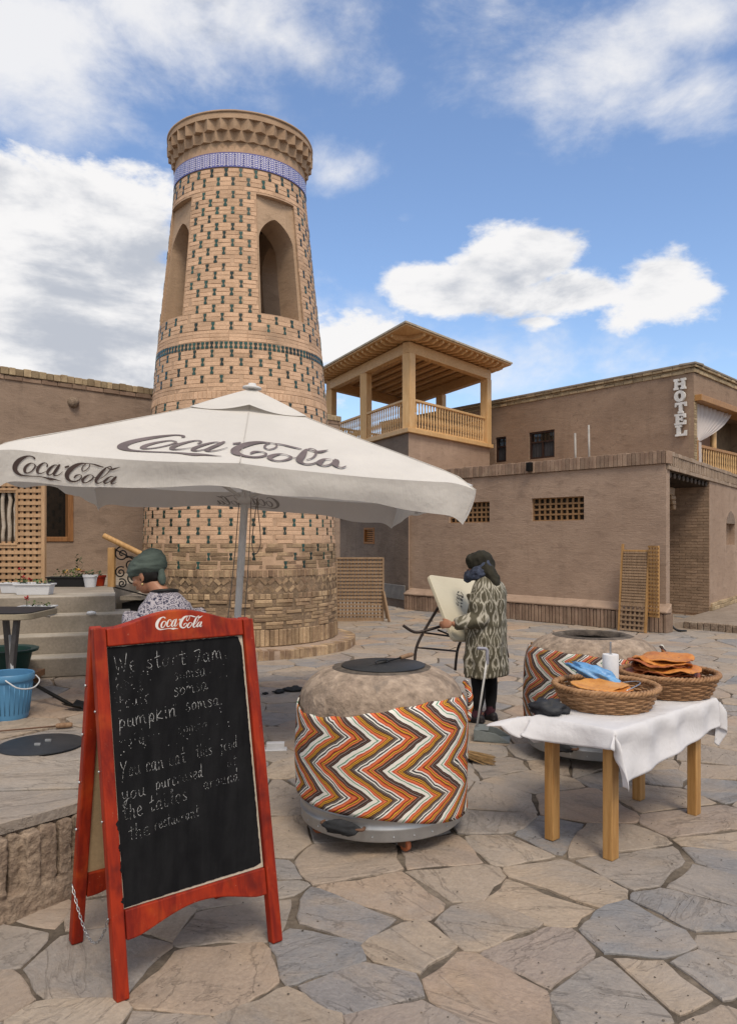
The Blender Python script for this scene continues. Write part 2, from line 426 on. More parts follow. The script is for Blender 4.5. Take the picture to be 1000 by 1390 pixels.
MT['lattice'] = wood('lattice_wood', (.48, .31, .18), (.37, .225, .12), .7)
MT['lattice2'] = wood('golden_lattice_wood', (.46, .27, .11), (.34, .185, .065), .6)
MT['oldwood'] = wood('weathered_lattice_wood', (.36, .245, .155), (.25, .165, .10), .8)
MT['framew'] = wood('brown_window_wood', (.30, .145, .06), (.20, .09, .035), .45)
MT['concrete'] = mat('concrete_step', (.34, .295, .245), (.25, .215, .175), rough=.9, scale=2.5, bump=.4, bscale=45, fine=.14, spec=.15, stain=(.20, .175, .14), stains=(.5, .75), stscale=2.2)
def glassm():
    m, N, L, P = newmat('window_glass')
    P.inputs['Base Color'].default_value = (.012, .011, .010, 1); P.inputs['Roughness'].default_value = .06; P.inputs['Specular IOR Level'].default_value = .6
    return m
MT['glass'] = glassm()
MT['black'] = mat('black_plastic', (.012, .012, .013), rough=.5, bump=.1, fine=.05)
MT['iron'] = mat('black_iron', (.02, .019, .018), rough=.55, metal=.6, bump=.2)

# ------------------------------------------------------------------ ground
GSTOPS = [(0, (.35, .285, .23)), (.16, (.41, .33, .255)), (.3, (.265, .262, .268)), (.42, (.37, .305, .245)), (.55, (.235, .238, .25)), (.68, (.44, .315, .225)), (.8, (.34, .29, .245)), (.9, (.30, .285, .275)), (1, (.45, .37, .29))]
MT['flag'] = stone('flagstone', GSTOPS)
MT['joint'] = mat('joint_sand', (.23, .19, .15), (.08, .065, .052), rough=.95, scale=3.2, bump=.8, bscale=35, bdist=.012, fine=.2, spec=.1)
def clip_poly(poly, nx, ny, d):            # keep points with n.p <= d
    out = []
    for i in range(len(poly)):
        a, b = poly[i], poly[(i+1) % len(poly)]
        da = a[0]*nx+a[1]*ny-d; db = b[0]*nx+b[1]*ny-d
        if da <= 0: out.append(a)
        if (da < 0) != (db < 0) and abs(da-db) > 1e-12:
            t = da/(da-db); out.append((a[0]+(b[0]-a[0])*t, a[1]+(b[1]-a[1])*t))
    return out
def paving(name, inside, bounds, z, spacing, clipper=None, seed=1, thick=.04, joint=.0058):
    rnd = random.Random(seed); pts = []
    x0, x1, y0, y1 = bounds
    cell = 1.0; gr = {}
    tries = int((x1-x0)*(y1-y0)/(spacing*spacing)*9)
    for _ in range(tries):
        x = rnd.uniform(x0, x1); y = rnd.uniform(y0, y1)
        if not inside(x, y): continue
        s = spacing*(.55+.8*abs(mnoise.noise(V((x*.9, y*.9, seed*3.3))))*1.4)*(1+.02*y)
        k = (int(x//cell), int(y//cell)); ok = True
        for i in range(-2, 3):
            for j in range(-2, 3):
                for q in gr.get((k[0]+i, k[1]+j), ()):
                    # slabs are longer than wide, their long side turning from place to place
                    a = 2.5*mnoise.noise(V((x*.5, y*.5, 9.1))); dx, dy = x-q[0], y-q[1]
                    u = (dx*cos(a)+dy*sin(a))*.72; w = (-dx*sin(a)+dy*cos(a))*1.3
                    if u*u+w*w < s*s: ok = False; break
                if not ok: break
            if not ok: break
        if ok: gr.setdefault(k, []).append((x, y)); pts.append((x, y))
    mb = MB()
    for p in pts:
        near = sorted((q for q in pts if q is not p and abs(q[0]-p[0]) < 3 and abs(q[1]-p[1]) < 3), key=lambda q: (q[0]-p[0])**2+(q[1]-p[1])**2)[:22]
        poly = [(p[0]-2, p[1]-2), (p[0]+2, p[1]-2), (p[0]+2, p[1]+2), (p[0]-2, p[1]+2)]
        gap = joint*rnd.uniform(.5, 1.5)
        for q in near:
            dx, dy = q[0]-p[0], q[1]-p[1]; d = math.hypot(dx, dy)
            if d < 1e-6: continue
            nx, ny = dx/d, dy/d
            poly = clip_poly(poly, nx, ny, nx*(p[0]+q[0])/2+ny*(p[1]+q[1])/2-gap)
            if len(poly) < 3: break
        if clipper:
            for (nx, ny, d) in clipper:
                poly = clip_poly(poly, nx, ny, d)
        if len(poly) < 3: continue
        # broken edges: split sides and jitter, corners nipped off
        ed = []
        far = math.hypot(p[0], p[1])
        step = .05 if far < 6 else (.11 if far < 10 else .25)
        n = len(poly)
        cx = sum(a[0] for a in poly)/n; cy = sum(a[1] for a in poly)/n
        for i in range(n):
            a, b = poly[i], poly[(i+1) % n]
            ln = math.hypot(b[0]-a[0], b[1]-a[1])
            if ln < .015: continue
            m = max(2, int(ln/step))
            for k in range(m):
                t = k/m
                if k == 0: t = min(.4, .014/ln)*rnd.uniform(.2, 1.5)
                x = a[0]+(b[0]-a[0])*t; y = a[1]+(b[1]-a[1])*t
                w = .030*mnoise.noise(V((x*5, y*5, 1.7)))+.009*mnoise.noise(V((x*19, y*19, 4.1)))
                dx, dy = x-cx, y-cy; dl = max(.05, math.hypot(dx, dy))
                # bow the sides a little so no edge runs dead straight
                w += .022*sin(PI*t)*mnoise.noise(V((cx*5+i, cy*5, .3)))
                if clipper: w = min(w, .0)
                x += dx/dl*w; y += dy/dl*w
                ed.append((x, y))
        if len(ed) < 4: continue
        m = len(ed); tz = z+rnd.uniform(-.004, .005); tx, ty = rnd.uniform(-.006, .006), rnd.uniform(-.006, .006)
        ch = .0045 if far < 8 else .008
        vs = []
        for (x, y) in ed: vs.append((x, y, z-thick))
        for (x, y) in ed: vs.append((x, y, tz+tx*(x-cx)+ty*(y-cy)-ch*rnd.uniform(.6, 1.4)))
        for (x, y) in ed:
            dx, dy = x-cx, y-cy; dl = max(.03, math.hypot(dx, dy)); f = max(.2, 1-ch*rnd.uniform(.8, 2.0)/dl)
            x2, y2 = cx+dx*f, cy+dy*f; vs.append((x2, y2, tz+tx*dx+ty*dy))
        fs = [(i, (i+1) % m, m+(i+1) % m, m+i) for i in range(m)]+[(m+i, m+(i+1) % m, 2*m+(i+1) % m, 2*m+i) for i in range(m)]+[tuple(range(2*m, 3*m))]
        mb.add(vs, fs)
    o = mb.build(name, MT['flag']); o['kind'] = 'structure'
    return o
def in_view(x, y): return y > 1.6 and -.56*y-1.5 < x < .56*y+1.5 and y < 19
paving('courtyard_paving', in_view, (-9, 11.5, 1.6, 19), 0, .36, seed=3)
g = MB(); g.add([(-160, -160, -.009), (160, -160, -.009), (160, 260, -.009), (-160, 260, -.009)], [(0, 1, 2, 3)])
g.build('ground', MT['joint'])['kind'] = 'structure'
# a raised terrace on the left, brick edged, paved with the same slabs
TZ = .42
TA, TB, TC = V((-2.62, 2.03, 0)), V((-1.235, 3.80, 0)), V((-2.30, 6.95, 0))
def build_terrace():
    e = (TB-TA).normalized(); n = V((e.y, -e.x, 0))
    base = MB()
    poly = [(TA.x, TA.y), (TB.x, TB.y), (TC.x, TC.y), (-2.3, 7.3), (-9, 7.3), (-9, 2.03)]
    base.prism(poly, V((1,0,0)), V((0,1,0)), V((0,0,0)), V((0,0,1)), -.02, TZ-.03)
    base.build('terrace', MT['clay_grey_shade'])['kind'] = 'structure'
    # soldier bricks standing along the edges on a low footing
    rnd = random.Random(5); mb = MB(); UPV = V((0, 0, 1)); d0 = (TB-TA).normalized(); nn0 = V((d0.y, -d0.x, 0)); d1_ = (TC-TB).normalized(); nn1 = V((d1_.y, -d1_.x, 0))
    for (p, q) in ((TA, TB), (TB, TC)):
        d = (q-p); ln = d.length; d.normalize(); nn = V((d.y, -d.x, 0)); t = 0
        while t < ln-.05:
            w = rnd.uniform(.060, .085); w = min(w, ln-t)
            dep = rnd.uniform(.0, .022)
            mb.fbox(p+d*t, d, nn, V((0,0,1)), (.008, w-.010), (-.12, .036+dep*1.3), (.115+rnd.uniform(-.012, .012), TZ-.045+rnd.uniform(-.02, .0)))
            t += w
        t = 0
        while t < ln-.05:
            w = min(rnd.uniform(.22, .32), ln-t)
            mb.fbox(p+d*t, d, nn, V((0,0,1)), (.003, w-.006), (-.12, .05+rnd.uniform(0, .015)), (-.02, .108+rnd.uniform(-.01, .004)))
            t += w
    mb.fbox(TA, (TB-TA).normalized(), nn0, UPV, (0, (TB-TA).length), (-.15, .008), (-.02, TZ-.05)); mb.fbox(TB, (TC-TB).normalized(), nn1, UPV, (0, (TC-TB).length), (-.15, .008), (-.02, TZ-.05))
    o = mb.build('terrace_edge', MT['terr'], smooth=True); o['kind'] = 'structure'
    r = o.modifiers.new('remesh', 'REMESH'); r.mode = 'VOXEL'; r.voxel_size = .0085; s = o.modifiers.new('smooth', 'SMOOTH'); s.factor = .5; s.iterations = 1; bake(o)
    nn = [v.normal.copy() for v in o.data.vertices]
    for v, q in zip(o.data.vertices, nn):
        c = v.co; v.co = c+q*(.009*mnoise.noise(c*8)+.005*mnoise.noise(c*26)+.003*mnoise.noise(c*60))
    if not o.data.materials: o.data.materials.append(MT['terr'])
    smooth_mesh(o.data)
    hp = []
    pts = [TA, TB, TC]
    for (p, q) in ((TA, TB), (TB, TC)):
        d = (q-p).normalized(); nn = V((d.y, -d.x, 0)); hp.append((nn.x, nn.y, nn.dot(p)+.035))
    hp.append((0, 1, 7.0)); 
    def ins(x, y): return y < 7.1 and -.56*y-1.4 < x and all(nx*x+ny*y < d for nx, ny, d in hp)
    paving('terrace_paving', ins, (-6, -1, 2, 7.1), TZ, .62, clipper=hp, seed=11, thick=.05, joint=.008)
MT['terr'] = mat('terrace_brick', (.37, .285, .215), (.25, .185, .14), rough=.95, island=.12, bscale=34, bump=1, bdist=.02, fine=.25, spec=.1, scale=7, stain=(.42, .36, .29), stains=(.5, .68), stscale=3)
build_terrace()
# ------------------------------------------------------------------ brick tower
TX, TY = -2.01, 12.09
TC0 = V((TX, TY, 0))
VA = math.atan2(-TY, -TX)                     # direction from the axis towards the camera
PROF = [(0, 1.505), (1.2, 1.49), (2.3, 1.462), (3.0, 1.41), (3.7, 1.347), (4.4, 1.288), (5.0, 1.225), (6.0, 1.118), (7.05, 1.012), (7.8, 1.0)]
def tr(z):
    for (a, ra), (b, rb) in zip(PROF, PROF[1:]):
        if z <= b: return ra+(rb-ra)*(z-a)/(b-a)
    return PROF[-1][1]
def tp(a, r, z): return TC0+V((r*cos(a), r*sin(a), z))
WZ0, WZ1, WSP, WAP = 4.88, 6.66, 6.02, 6.37     # sill, frame top, spring, apex
WA = [VA+R(30)+k*PI/2 for k in range(4)]       # azimuths of the four openings
HA = R(18)
def in_win(a, z, pad=0.0):
    if not (WZ0-.01 < z < WZ1+.01): return False
    for w in WA:
        d = (a-w+PI) % (2*PI)-PI
        if abs(d) < HA+pad: return True
    return False
def arch_half(z, w=.86):                       # half width (0..1) of the pointed opening at height z
    if z <= WSP: return w
    t = min(1, (z-WSP)/(WAP-WSP)); return w*(1-t**1.75)**.72 if t < 1 else 0
def build_tower():
    T = thing('brick_tower', 'round tapering brick tower with green glazed inlays, arched openings and a blue tile band', 'tower', (TX, TY, 0))
    # shell behind the bricks
    zs = [-.02, .5, 1.2, 1.8, 2.4, 3.0, 3.7, 4.4, WZ0]+[WZ0+(WZ1-WZ0)*k/6 for k in range(1, 7)]+[6.85, 7.05, 7.4]
    n = 120; mb = MB(); a00 = WA[0]-HA
    for i in range(len(zs)-1):
        for k in range(n):
            a0, a1 = a00+2*PI*k/n, a00+2*PI*(k+1)/n; z0, z1 = zs[i], zs[i+1]
            if in_win((a0+a1)/2, (z0+z1)/2): continue
            mb.add([tp(a0, tr(z0), z0), tp(a1, tr(z0), z0), tp(a1, tr(z1), z1), tp(a0, tr(z1), z1)], [(0, 1, 2, 3)])
    mb.build('wall', MT['mortar'], T, merge=True)
    ob = MB(); ob.lathe([(tr(.1)+.001, .1), (tr(1.12)+.001, 1.12)], 90, (TX, TY, 0)); ob.build('old_mortar', MT['oldmortar'], T, smooth=True)
    # plastered window bays
    for w in WA:
        er = V((cos(w), sin(w), 0)); et = V((-sin(w), cos(w), 0))
        def Q(a, z, d): r = tr(z); return TC0+et*(a*sin(HA)*r)+er*(r*cos(HA)-d)+V((0, 0, z))
        fm = MB(); m = 14
        D0, D1, D2 = -.004, .035, .50
        zl = [WZ0+(WZ1-WZ0)*k/m for k in range(m+1)]
        for s in (-1, 1):                       # returns and the flat spandrel beside the arch
            for z0, z1 in zip(zl, zl[1:]):
                fm.add([Q(s, z0, D0), Q(s, z1, D0), Q(s, z1, D1), Q(s, z0, D1)], [(0, 1, 2, 3)])
        fm.add([Q(-1, WZ1, D1), Q(1, WZ1, D1), Q(1, WZ1, D0), Q(0, WZ1, -tr(WZ1)*(1-cos(HA))), Q(-1, WZ1, D0)], [(0, 1, 2, 3, 4)])
        fm.add([Q(-1, WZ0, D2), Q(1, WZ0, D2), Q(1, WZ0, D0), Q(0, WZ0, -tr(WZ0)*(1-cos(HA))), Q(-1, WZ0, D0)], [(0, 1, 2, 3, 4)])
        za = [WZ0+(WSP-WZ0)*k/6 for k in range(7)]+[WSP+(WAP-WSP)*(1-(1-k/12)**1.6) for k in range(1, 13)]
        for s in (-1, 1):
            for z0, z1 in zip(za, za[1:]):
                h0, h1 = arch_half(z0), arch_half(z1)
                fm.add([Q(s*h0, z0, D1), Q(s, z0, D1), Q(s, z1, D1), Q(s*h1, z1, D1)], [(0, 1, 2, 3)])
                fm.add([Q(s*h0, z0, D1), Q(s*h1, z1, D1), Q(s*h1*.98, z1, D2), Q(s*h0*.98, z0, D2)], [(0, 1, 2, 3)])
                fm.add([Q(s*h0*.98, z0, D2), Q(s*1.4, z0, D2), Q(s*1.4, z1, D2), Q(s*h1*.98, z1, D2)], [(0, 1, 2, 3)])
        fm.add([Q(-1, WAP, D1), Q(1, WAP, D1), Q(1, WZ1, D1), Q(-1, WZ1, D1)], [(0, 1, 2, 3)])
        fm.add([Q(-1.4, WAP, D2), Q(1.4, WAP, D2), Q(1.4, WZ1, D2), Q(-1.4, WZ1, D2)], [(0, 1, 2, 3)])
        fm.build('window_arch', MT['clay_smooth'], T, merge=True)
    inn = MB(); inn.lathe([(.0, WZ0-.05), (1.15, WZ0-.05), (1.15, WZ0-.04)], 32, (TX, TY, 0)); inn.lathe([(1.0, WZ1+.02), (0, WZ1+.02)], 32, (TX, TY, 0))
    inn.build('chamber_floor', MT['clay_dark'], T)
    # ---- individual bricks
    rnd = random.Random(2); B = MB(); OB = MB(); G = MB()
    def brick(mb, a0, a1, z0, z1, out=.008, segs=2, ch=.005, tilt=0.0, back=.01):
        zc = (z0+z1)/2; vs = []; m = segs+1
        for lay in range(3):
            for j, z in enumerate((z0, z1)):
                for k in range(m):
                    t = k/segs; a = a0+(a1-a0)*t; r = tr(zc)-back
                    if lay: r = tr(z)+out+tilt*(t-.5)-(0 if lay == 2 else ch)
                    zz = z
                    if lay == 2:
                        zz = z+(ch if j == 0 else -ch); da = ch/tr(zc)
                        a = a0+da+(a1-a0-2*da)*t
                    vs.append(tp(a, r, zz))
        fs = []
        for lay in range(2):
            o0, o1 = lay*2*m, (lay+1)*2*m
            for k in range(segs):
                fs.append((o0+k, o0+k+1, o1+k+1, o1+k)); fs.append((o0+m+k+1, o0+m+k, o1+m+k, o1+m+k+1))
            fs.append((o0+m, o0, o1, o1+m)); fs.append((o0+m-1, o0+2*m-1, o1+2*m-1, o1+m-1))
        o2 = 4*m
        for k in range(segs): fs.append((o2+k, o2+k+1, o2+m+k+1, o2+m+k))
        mb.add(vs, fs)
    def tile(a, z0, z1, w=.046, out=.009):
        zc = (z0+z1)/2; r = tr(zc)+out; h = w/2/r
        q = z1-z0
        out_l = [(-h, z0), (h, z0), (h, z0+q*.24), (h*.42, z0+q*.42), (h*.42, z0+q*.58), (h, z0+q*.76), (h, z1), (-h, z1), (-h, z0+q*.76), (-h*.42, z0+q*.58), (-h*.42, z0+q*.42), (-h, z0+q*.24)]
        vs = [tp(a+x, r+(tr(z)-tr(zc)), z) for x, z in out_l]+[tp(a+x, tr(z)-.01, z) for x, z in out_l]
        nn = 12
        G.add(vs, [(0,1,2,11), (11,2,3,10), (10,3,4,9), (9,4,5,8), (8,5,6,7)]+[(i, (i+1) % nn, nn+(i+1) % nn, nn+i) for i in range(nn)])
    NC = 30; CW = 2*PI/NC; A0 = VA
    def row(z0, z1, shift, tiles=True, rough=0.0, mb=B, courses=2, lost=0.0):
        h = (z1-z0)/courses; zc = (z0+z1)/2
        for c in range(NC):
            a = A0+(c+shift)*CW; r = tr(zc); tw = (.058/2 if tiles else (.030 if rough else .003))/r
            b0, b1 = a+tw, a+CW-tw
            if in_win(b0, zc, R(.2)) and in_win(b1, zc, R(.2)): continue
            for w in WA:                      # cut bricks at the frame
                if not (WZ0-.01 < zc < WZ1+.01): break
                d0 = (b0-w+PI) % (2*PI)-PI; d1 = (b1-w+PI) % (2*PI)-PI
                if abs(d0) < HA and d1 >= HA: b0 = w+HA+R(.15)
                elif abs(d1) < HA and d0 <= -HA: b1 = w-HA-R(.15)
            for k in range(courses):
                y0 = z0+k*h+.0015+rnd.uniform(-.002, .002); y1 = z0+(k+1)*h-.0015+rnd.uniform(-.002, .002)
                e0 = b0+rnd.uniform(-.005, .006)-(0 if not rough else rnd.uniform(0, .012)); e1 = b1+rnd.uniform(-.004, .003)
                if e1-e0 < R(.8): continue
                if rough and rnd.random() < lost: continue
                brick(mb, e0, e1, y0, y1, .0035+rnd.uniform(-.002, .003)+rough*rnd.uniform(-.4, 1), 2, .005+.3*rough*rnd.random(), rough*rnd.uniform(-1, 1)+rnd.uniform(-.004, .004))
            if tiles and not in_win(a, zc, R(1.5)):
                if rnd.random() < (.35 if rough else .025): continue
                tile(a+rnd.uniform(-.004, .004), z0+.008+rnd.uniform(-.003, .003), z1-.008+rnd.uniform(-.003, .003), .046+rnd.uniform(-.006, .005), .009+rnd.uniform(-.004, .002))
    def soldier(z0, z1, w, out, mb, rough=.0, r_extra=0):
        zc = (z0+z1)/2; m = int(2*PI*tr(zc)/w); da = 2*PI/m
        for k in range(m):
            brick(mb, A0+k*da+.05*da+rnd.uniform(-.03, .03)*da, A0+(k+1)*da-.05*da, z0+.003+rnd.uniform(0, .3*rough), z1-.003-rnd.uniform(0, .3*rough), out+r_extra+rnd.uniform(-1, 1)*rough, 1, .006+.3*rough, rnd.uniform(-.3, .3)*rough)
    soldier(.145, .385, .066, .015, OB, .010)
    # rough weathered courses
    z = .39; k = 0
    while z < .79:
        row(z, z+.102, .5*(k % 2), False, .016, OB, 2, .03)
        z += .103; k += 1
    soldier(.80, .89, .085, .012, OB, .014)
    zz = .893
    for layer in range(2):                      # leaning header bricks, a broken herringbone
        m = 88; da = 2*PI/m
        for k in range(m):
            a = A0+k*da; s = 1 if (k+layer) % 2 else -1
            c = tp(a, tr(1)+.0, zz+.055); er = V((cos(a), sin(a), 0)); et = V((-sin(a), cos(a), 0))
            ang = s*R(rnd.uniform(35, 55)); ex = et*cos(ang)+V((0,0,1))*sin(ang); ez = ex.cross(er)
            OB.fbox(c, ex, ez, er, (-.05, .05), (-.024, .024), (-.05, rnd.uniform(.0, .012)))
        zz += .11
    soldier(1.117, 1.225, .075, .010, OB, .008)
    z = 1.23; k = 0
    rh = (2.306-1.23)/9
    for k in range(9):
        rough = .010 if k < 3 else (.004 if k < 4 else 0)
        row(z, z+rh, .5*(k % 2)+.06, True, rough, OB if k < 3 else B, 2, .02 if k < 3 else 0)
        z += rh
    soldier(2.306, 2.43, .068, .008, B, .002)
    z = 2.434; m = 10; rh = (3.62-2.434)/m
    for k in range(m): row(z, z+rh, .5*(k % 2)+.1, True); z += rh
    soldier(3.62, 3.73, .068, .008, B, .002)
    row(3.735, 3.845, .3, False)
    z = 3.845; m = 4; rh = (4.335-3.845)/m
    for k in range(m): row(z, z+rh, .5*(k % 2)+.02, True); z += rh
    m = 118
    for k in range(m): tile(A0+2*PI*k/m, 4.345, 4.44, .050, .008)
    row(4.447, 4.61, .35, False, 0, B, 3)
    row(4.61, 4.735, .5, True); row(4.735, 4.862, 0, True)
    z = 4.866; m = 15; rh = (6.68-4.866)/m
    for k in range(m): row(z, z+rh, .5*((k+1) % 2), True); z += rh
    row(6.685, 6.745, .2, False, 0, B, 1)
    row(6.75, 6.885, .5, True); row(6.885, 7.02, 0, True)
    B.build('brickwork', MT['brick'], T); OB.build('weathered_brickwork', MT['oldbrick'], T); G.build('green_tile_inlay', MT['green'], T)
    # blue tile band
    m, N, L, P = newmat('blue_tile')
    tc = N.new('ShaderNodeTexCoord'); sp = N.new('ShaderNodeSeparateXYZ'); L.new(tc.outputs['UV'], sp.inputs[0])
    u = mth(N, L, 'FRACT', mth(N, L, 'MULTIPLY', sp.outputs[0], 1/.125)); v = mth(N, L, 'DIVIDE', sp.outputs[1], .215)
    nn = noisen(N, L, tc.outputs['UV'], 34, 3, .6); n2 = noisen(N, L, tc.outputs['UV'], 7, 4, .6)
    ring = mth(N, L, 'SINE', mth(N, L, 'MULTIPLY', v, 44))
    petal = mth(N, L, 'ADD', mth(N, L, 'ABSOLUTE', mth(N, L, 'SUBTRACT', u, .5)), mth(N, L, 'ADD', mth(N, L, 'MULTIPLY', ring, .09), mth(N, L, 'MULTIPLY', mth(N, L, 'SUBTRACT', nn, .5), .25)))
    c = ramp(N, L, petal, [(0, (.05, .055, .26)), (.10, (.05, .055, .26)), (.13, (.68, .66, .70)), (.24, (.64, .62, .68)), (.27, (.07, .075, .34)), (.42, (.09, .10, .40)), (.45, (.66, .64, .68))])
    edge = mth(N, L, 'GREATER_THAN', mth(N, L, 'ABSOLUTE', mth(N, L, 'SUBTRACT', v, .5)), .43)
    c = mixn(N, L, edge, c, (.10, .10, .28)); c = mixn(N, L, rng(N, L, n2, .66, .80), c, (.40, .38, .46))
    L.new(c, P.inputs['Base Color']); P.inputs['Roughness'].default_value = .3
    bb = MB(); bb.lathe([(1.03, 7.03), (1.024, 7.245)], 96, (TX, TY, 0), uvscale=1.03); bb.build('blue_tile_band', m, T, smooth=True)
    # cornice of two tiers of zigzag corbels under a plain rim
    cm = MB(); nt = 36
    def ring_(ri, ro, z, ph): return [tp(VA+PI*k/nt+ph*PI/nt, (ro if k % 2 == 0 else ri), z) for k in range(2*nt)]
    def circ(r, z): return [tp(VA+PI*k/nt, r, z) for k in range(2*nt)]
    def band(A, Bq):
        q = 2*nt; cm.add(A+Bq, [(i, (i+1) % q, q+(i+1) % q, q+i) for i in range(q)])
    band(circ(1.008, 7.22), circ(1.008, 7.40)); 
    lo = ring_(1.015, 1.062, 7.40, 0); band(circ(1.008, 7.40), lo); lo2 = ring_(1.03, 1.075, 7.535, 0); band(lo, lo2)
    up = ring_(1.055, 1.125, 7.535, 1)
    sh = lambda Lq: Lq[-1:]+Lq[:-1]
    up0 = [p for p in up]; band(lo2, [tp(VA+PI*k/nt, (1.055 if k % 2 == 0 else 1.125), 7.537) for k in range(2*nt)])
    u1 = [tp(VA+PI*k/nt, (1.055 if k % 2 == 0 else 1.125), 7.537) for k in range(2*nt)]
    u2 = [tp(VA+PI*k/nt, (1.07 if k % 2 == 0 else 1.13), 7.685) for k in range(2*nt)]
    band(u1, u2); band(u2, circ(1.125, 7.687)); band(circ(1.125, 7.687), circ(1.115, 7.775))
    cm.build('cornice', MT['corn'], T)
    rf = MB(); rf.lathe([(1.115, 7.775), (1.13, 7.778), (1.132, 7.80), (1.08, 7.812), (.62, 7.82), (.55, 7.88), (.50, 8.05), (.40, 8.20), (.22, 8.30), (.0, 8.335)], 64, (TX, TY, 0), jit=.01)
    rf.build('dome_roof', MT['clay_smooth'], T, smooth=True)
    # two low brick steps round the foot
    st = MB(); rnd2 = random.Random(9)
    for (r0, r1, z0, z1, n_) in ((1.50, 1.80, -.02, .135, 150),):
        for k in range(n_):
            a = 2*PI*k/n_; d = 2*PI/n_*.45
            er = V((cos(a), sin(a), 0)); et = V((-sin(a), cos(a), 0))
            st.fbox(TC0, er, et, V((0,0,1)), (r0-.1, r1+rnd2.uniform(-.01, .01)), (-r1*d, r1*d), (z0, z1-rnd2.uniform(.0, .012)))
    st.build('foot_step', MT['oldbrick'], T, bevel=.008)
    st2 = MB(); st2.lathe([(1.795, -.01), (1.79, .12), (1.50, .142), (1.45, .15)], 72, (TX, TY, 0), jit=.008); st2.build('step_top', MT['clay_left'], T, smooth=True)
MT['corn'] = mat('cornice_clay', (.46, .325, .22), (.37, .25, .165), rough=.9, scale=4, bump=.4, bscale=60, fine=.12, spec=.1)
MT['oldmortar'] = mat('crumbling_mortar', (.31, .22, .15), (.18, .13, .088), rough=1, bump=.8, bscale=30, bdist=.015, fine=.2, spec=.05)
build_tower()
# ------------------------------------------------------------------ buildings
UP = V((0, 0, 1))
def unit(x, y): return V((x, y, 0)).normalized()
def onwall(O, D, u, v=None):
    k = (u-500)/F; t = (k*O.y-O.x)/(D.x-k*D.y)
    if v is None: return t
    Y = O.y+D.y*t; return t, EYE-(v-HZ)/F*Y
def wall(mb, O, D, N, t0, t1, z0, z1, holes=(), cell=.4, disp=.012, seed=0, back=None):
    ts = {t0, t1}; zs = {z0, z1}
    for h in holes: ts |= {h[0], h[1]}; zs |= {h[2], h[3]}
    def fill(s):
        s = sorted(s); o = [s[0]]
        for a, b in zip(s, s[1:]):
            m = max(1, int(round((b-a)/cell)))
            o += [a+(b-a)*k/m for k in range(1, m+1)]
        return o
    ts, zs = fill(ts), fill(zs)
    def P(t, z, d=0.0):
        w = min(1, max(0, min(t-t0, t1-t)/.3)); w = min(w, max(0, (z1-z)/.3))
        for h in holes:
            if h[0]-.06 < t < h[1]+.06 and h[2]-.06 < z < h[3]+.06: w = 0
        return O+D*t+UP*z+N*(disp*1.6*w*mnoise.noise(V((t*.9+seed, z*.9, seed)))-d)
    for a, b in zip(ts, ts[1:]):
        for c, e in zip(zs, zs[1:]):
            m1, m2 = (a+b)/2, (c+e)/2
            if any(h[0] < m1 < h[1] and h[2] < m2 < h[3] for h in holes): continue
            mb.add([P(a, c), P(b, c), P(b, e), P(a, e)], [(0, 1, 2, 3)])
    for h in holes:
        a, b, c, e, d = h[:5]
        q = [P(a, c), P(b, c), P(b, e), P(a, e)]; w = [x-N*d for x in q]
        mb.add(q+w, [(i, (i+1) % 4, 4+(i+1) % 4, 4+i) for i in range(4)])
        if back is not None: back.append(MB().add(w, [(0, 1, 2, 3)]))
def capbricks(mb, O, D, N, t0, t1, z0, z1, w, out, depth, rnd, gap=.008):
    t = t0
    while t < t1-.02:
        ww = min(w*rnd.uniform(.85, 1.15), t1-t)
        mb.fbox(O+D*t, D, N, UP, (gap/2, ww-gap/2), (-depth, out+rnd.uniform(-.008, .008)), (z0, z1+rnd.uniform(-.012, .008)))
        t += ww
rb = random.Random(21)
D1 = unit(.725, .689); D2 = unit(.689, -.725)
N1 = V((D1.y, -D1.x, 0)); N2 = V((D2.y, -D2.x, 0))*1     # N2 points towards the camera side
if N2.dot(V((0, -1, 0))) < 0: N2 = -N2
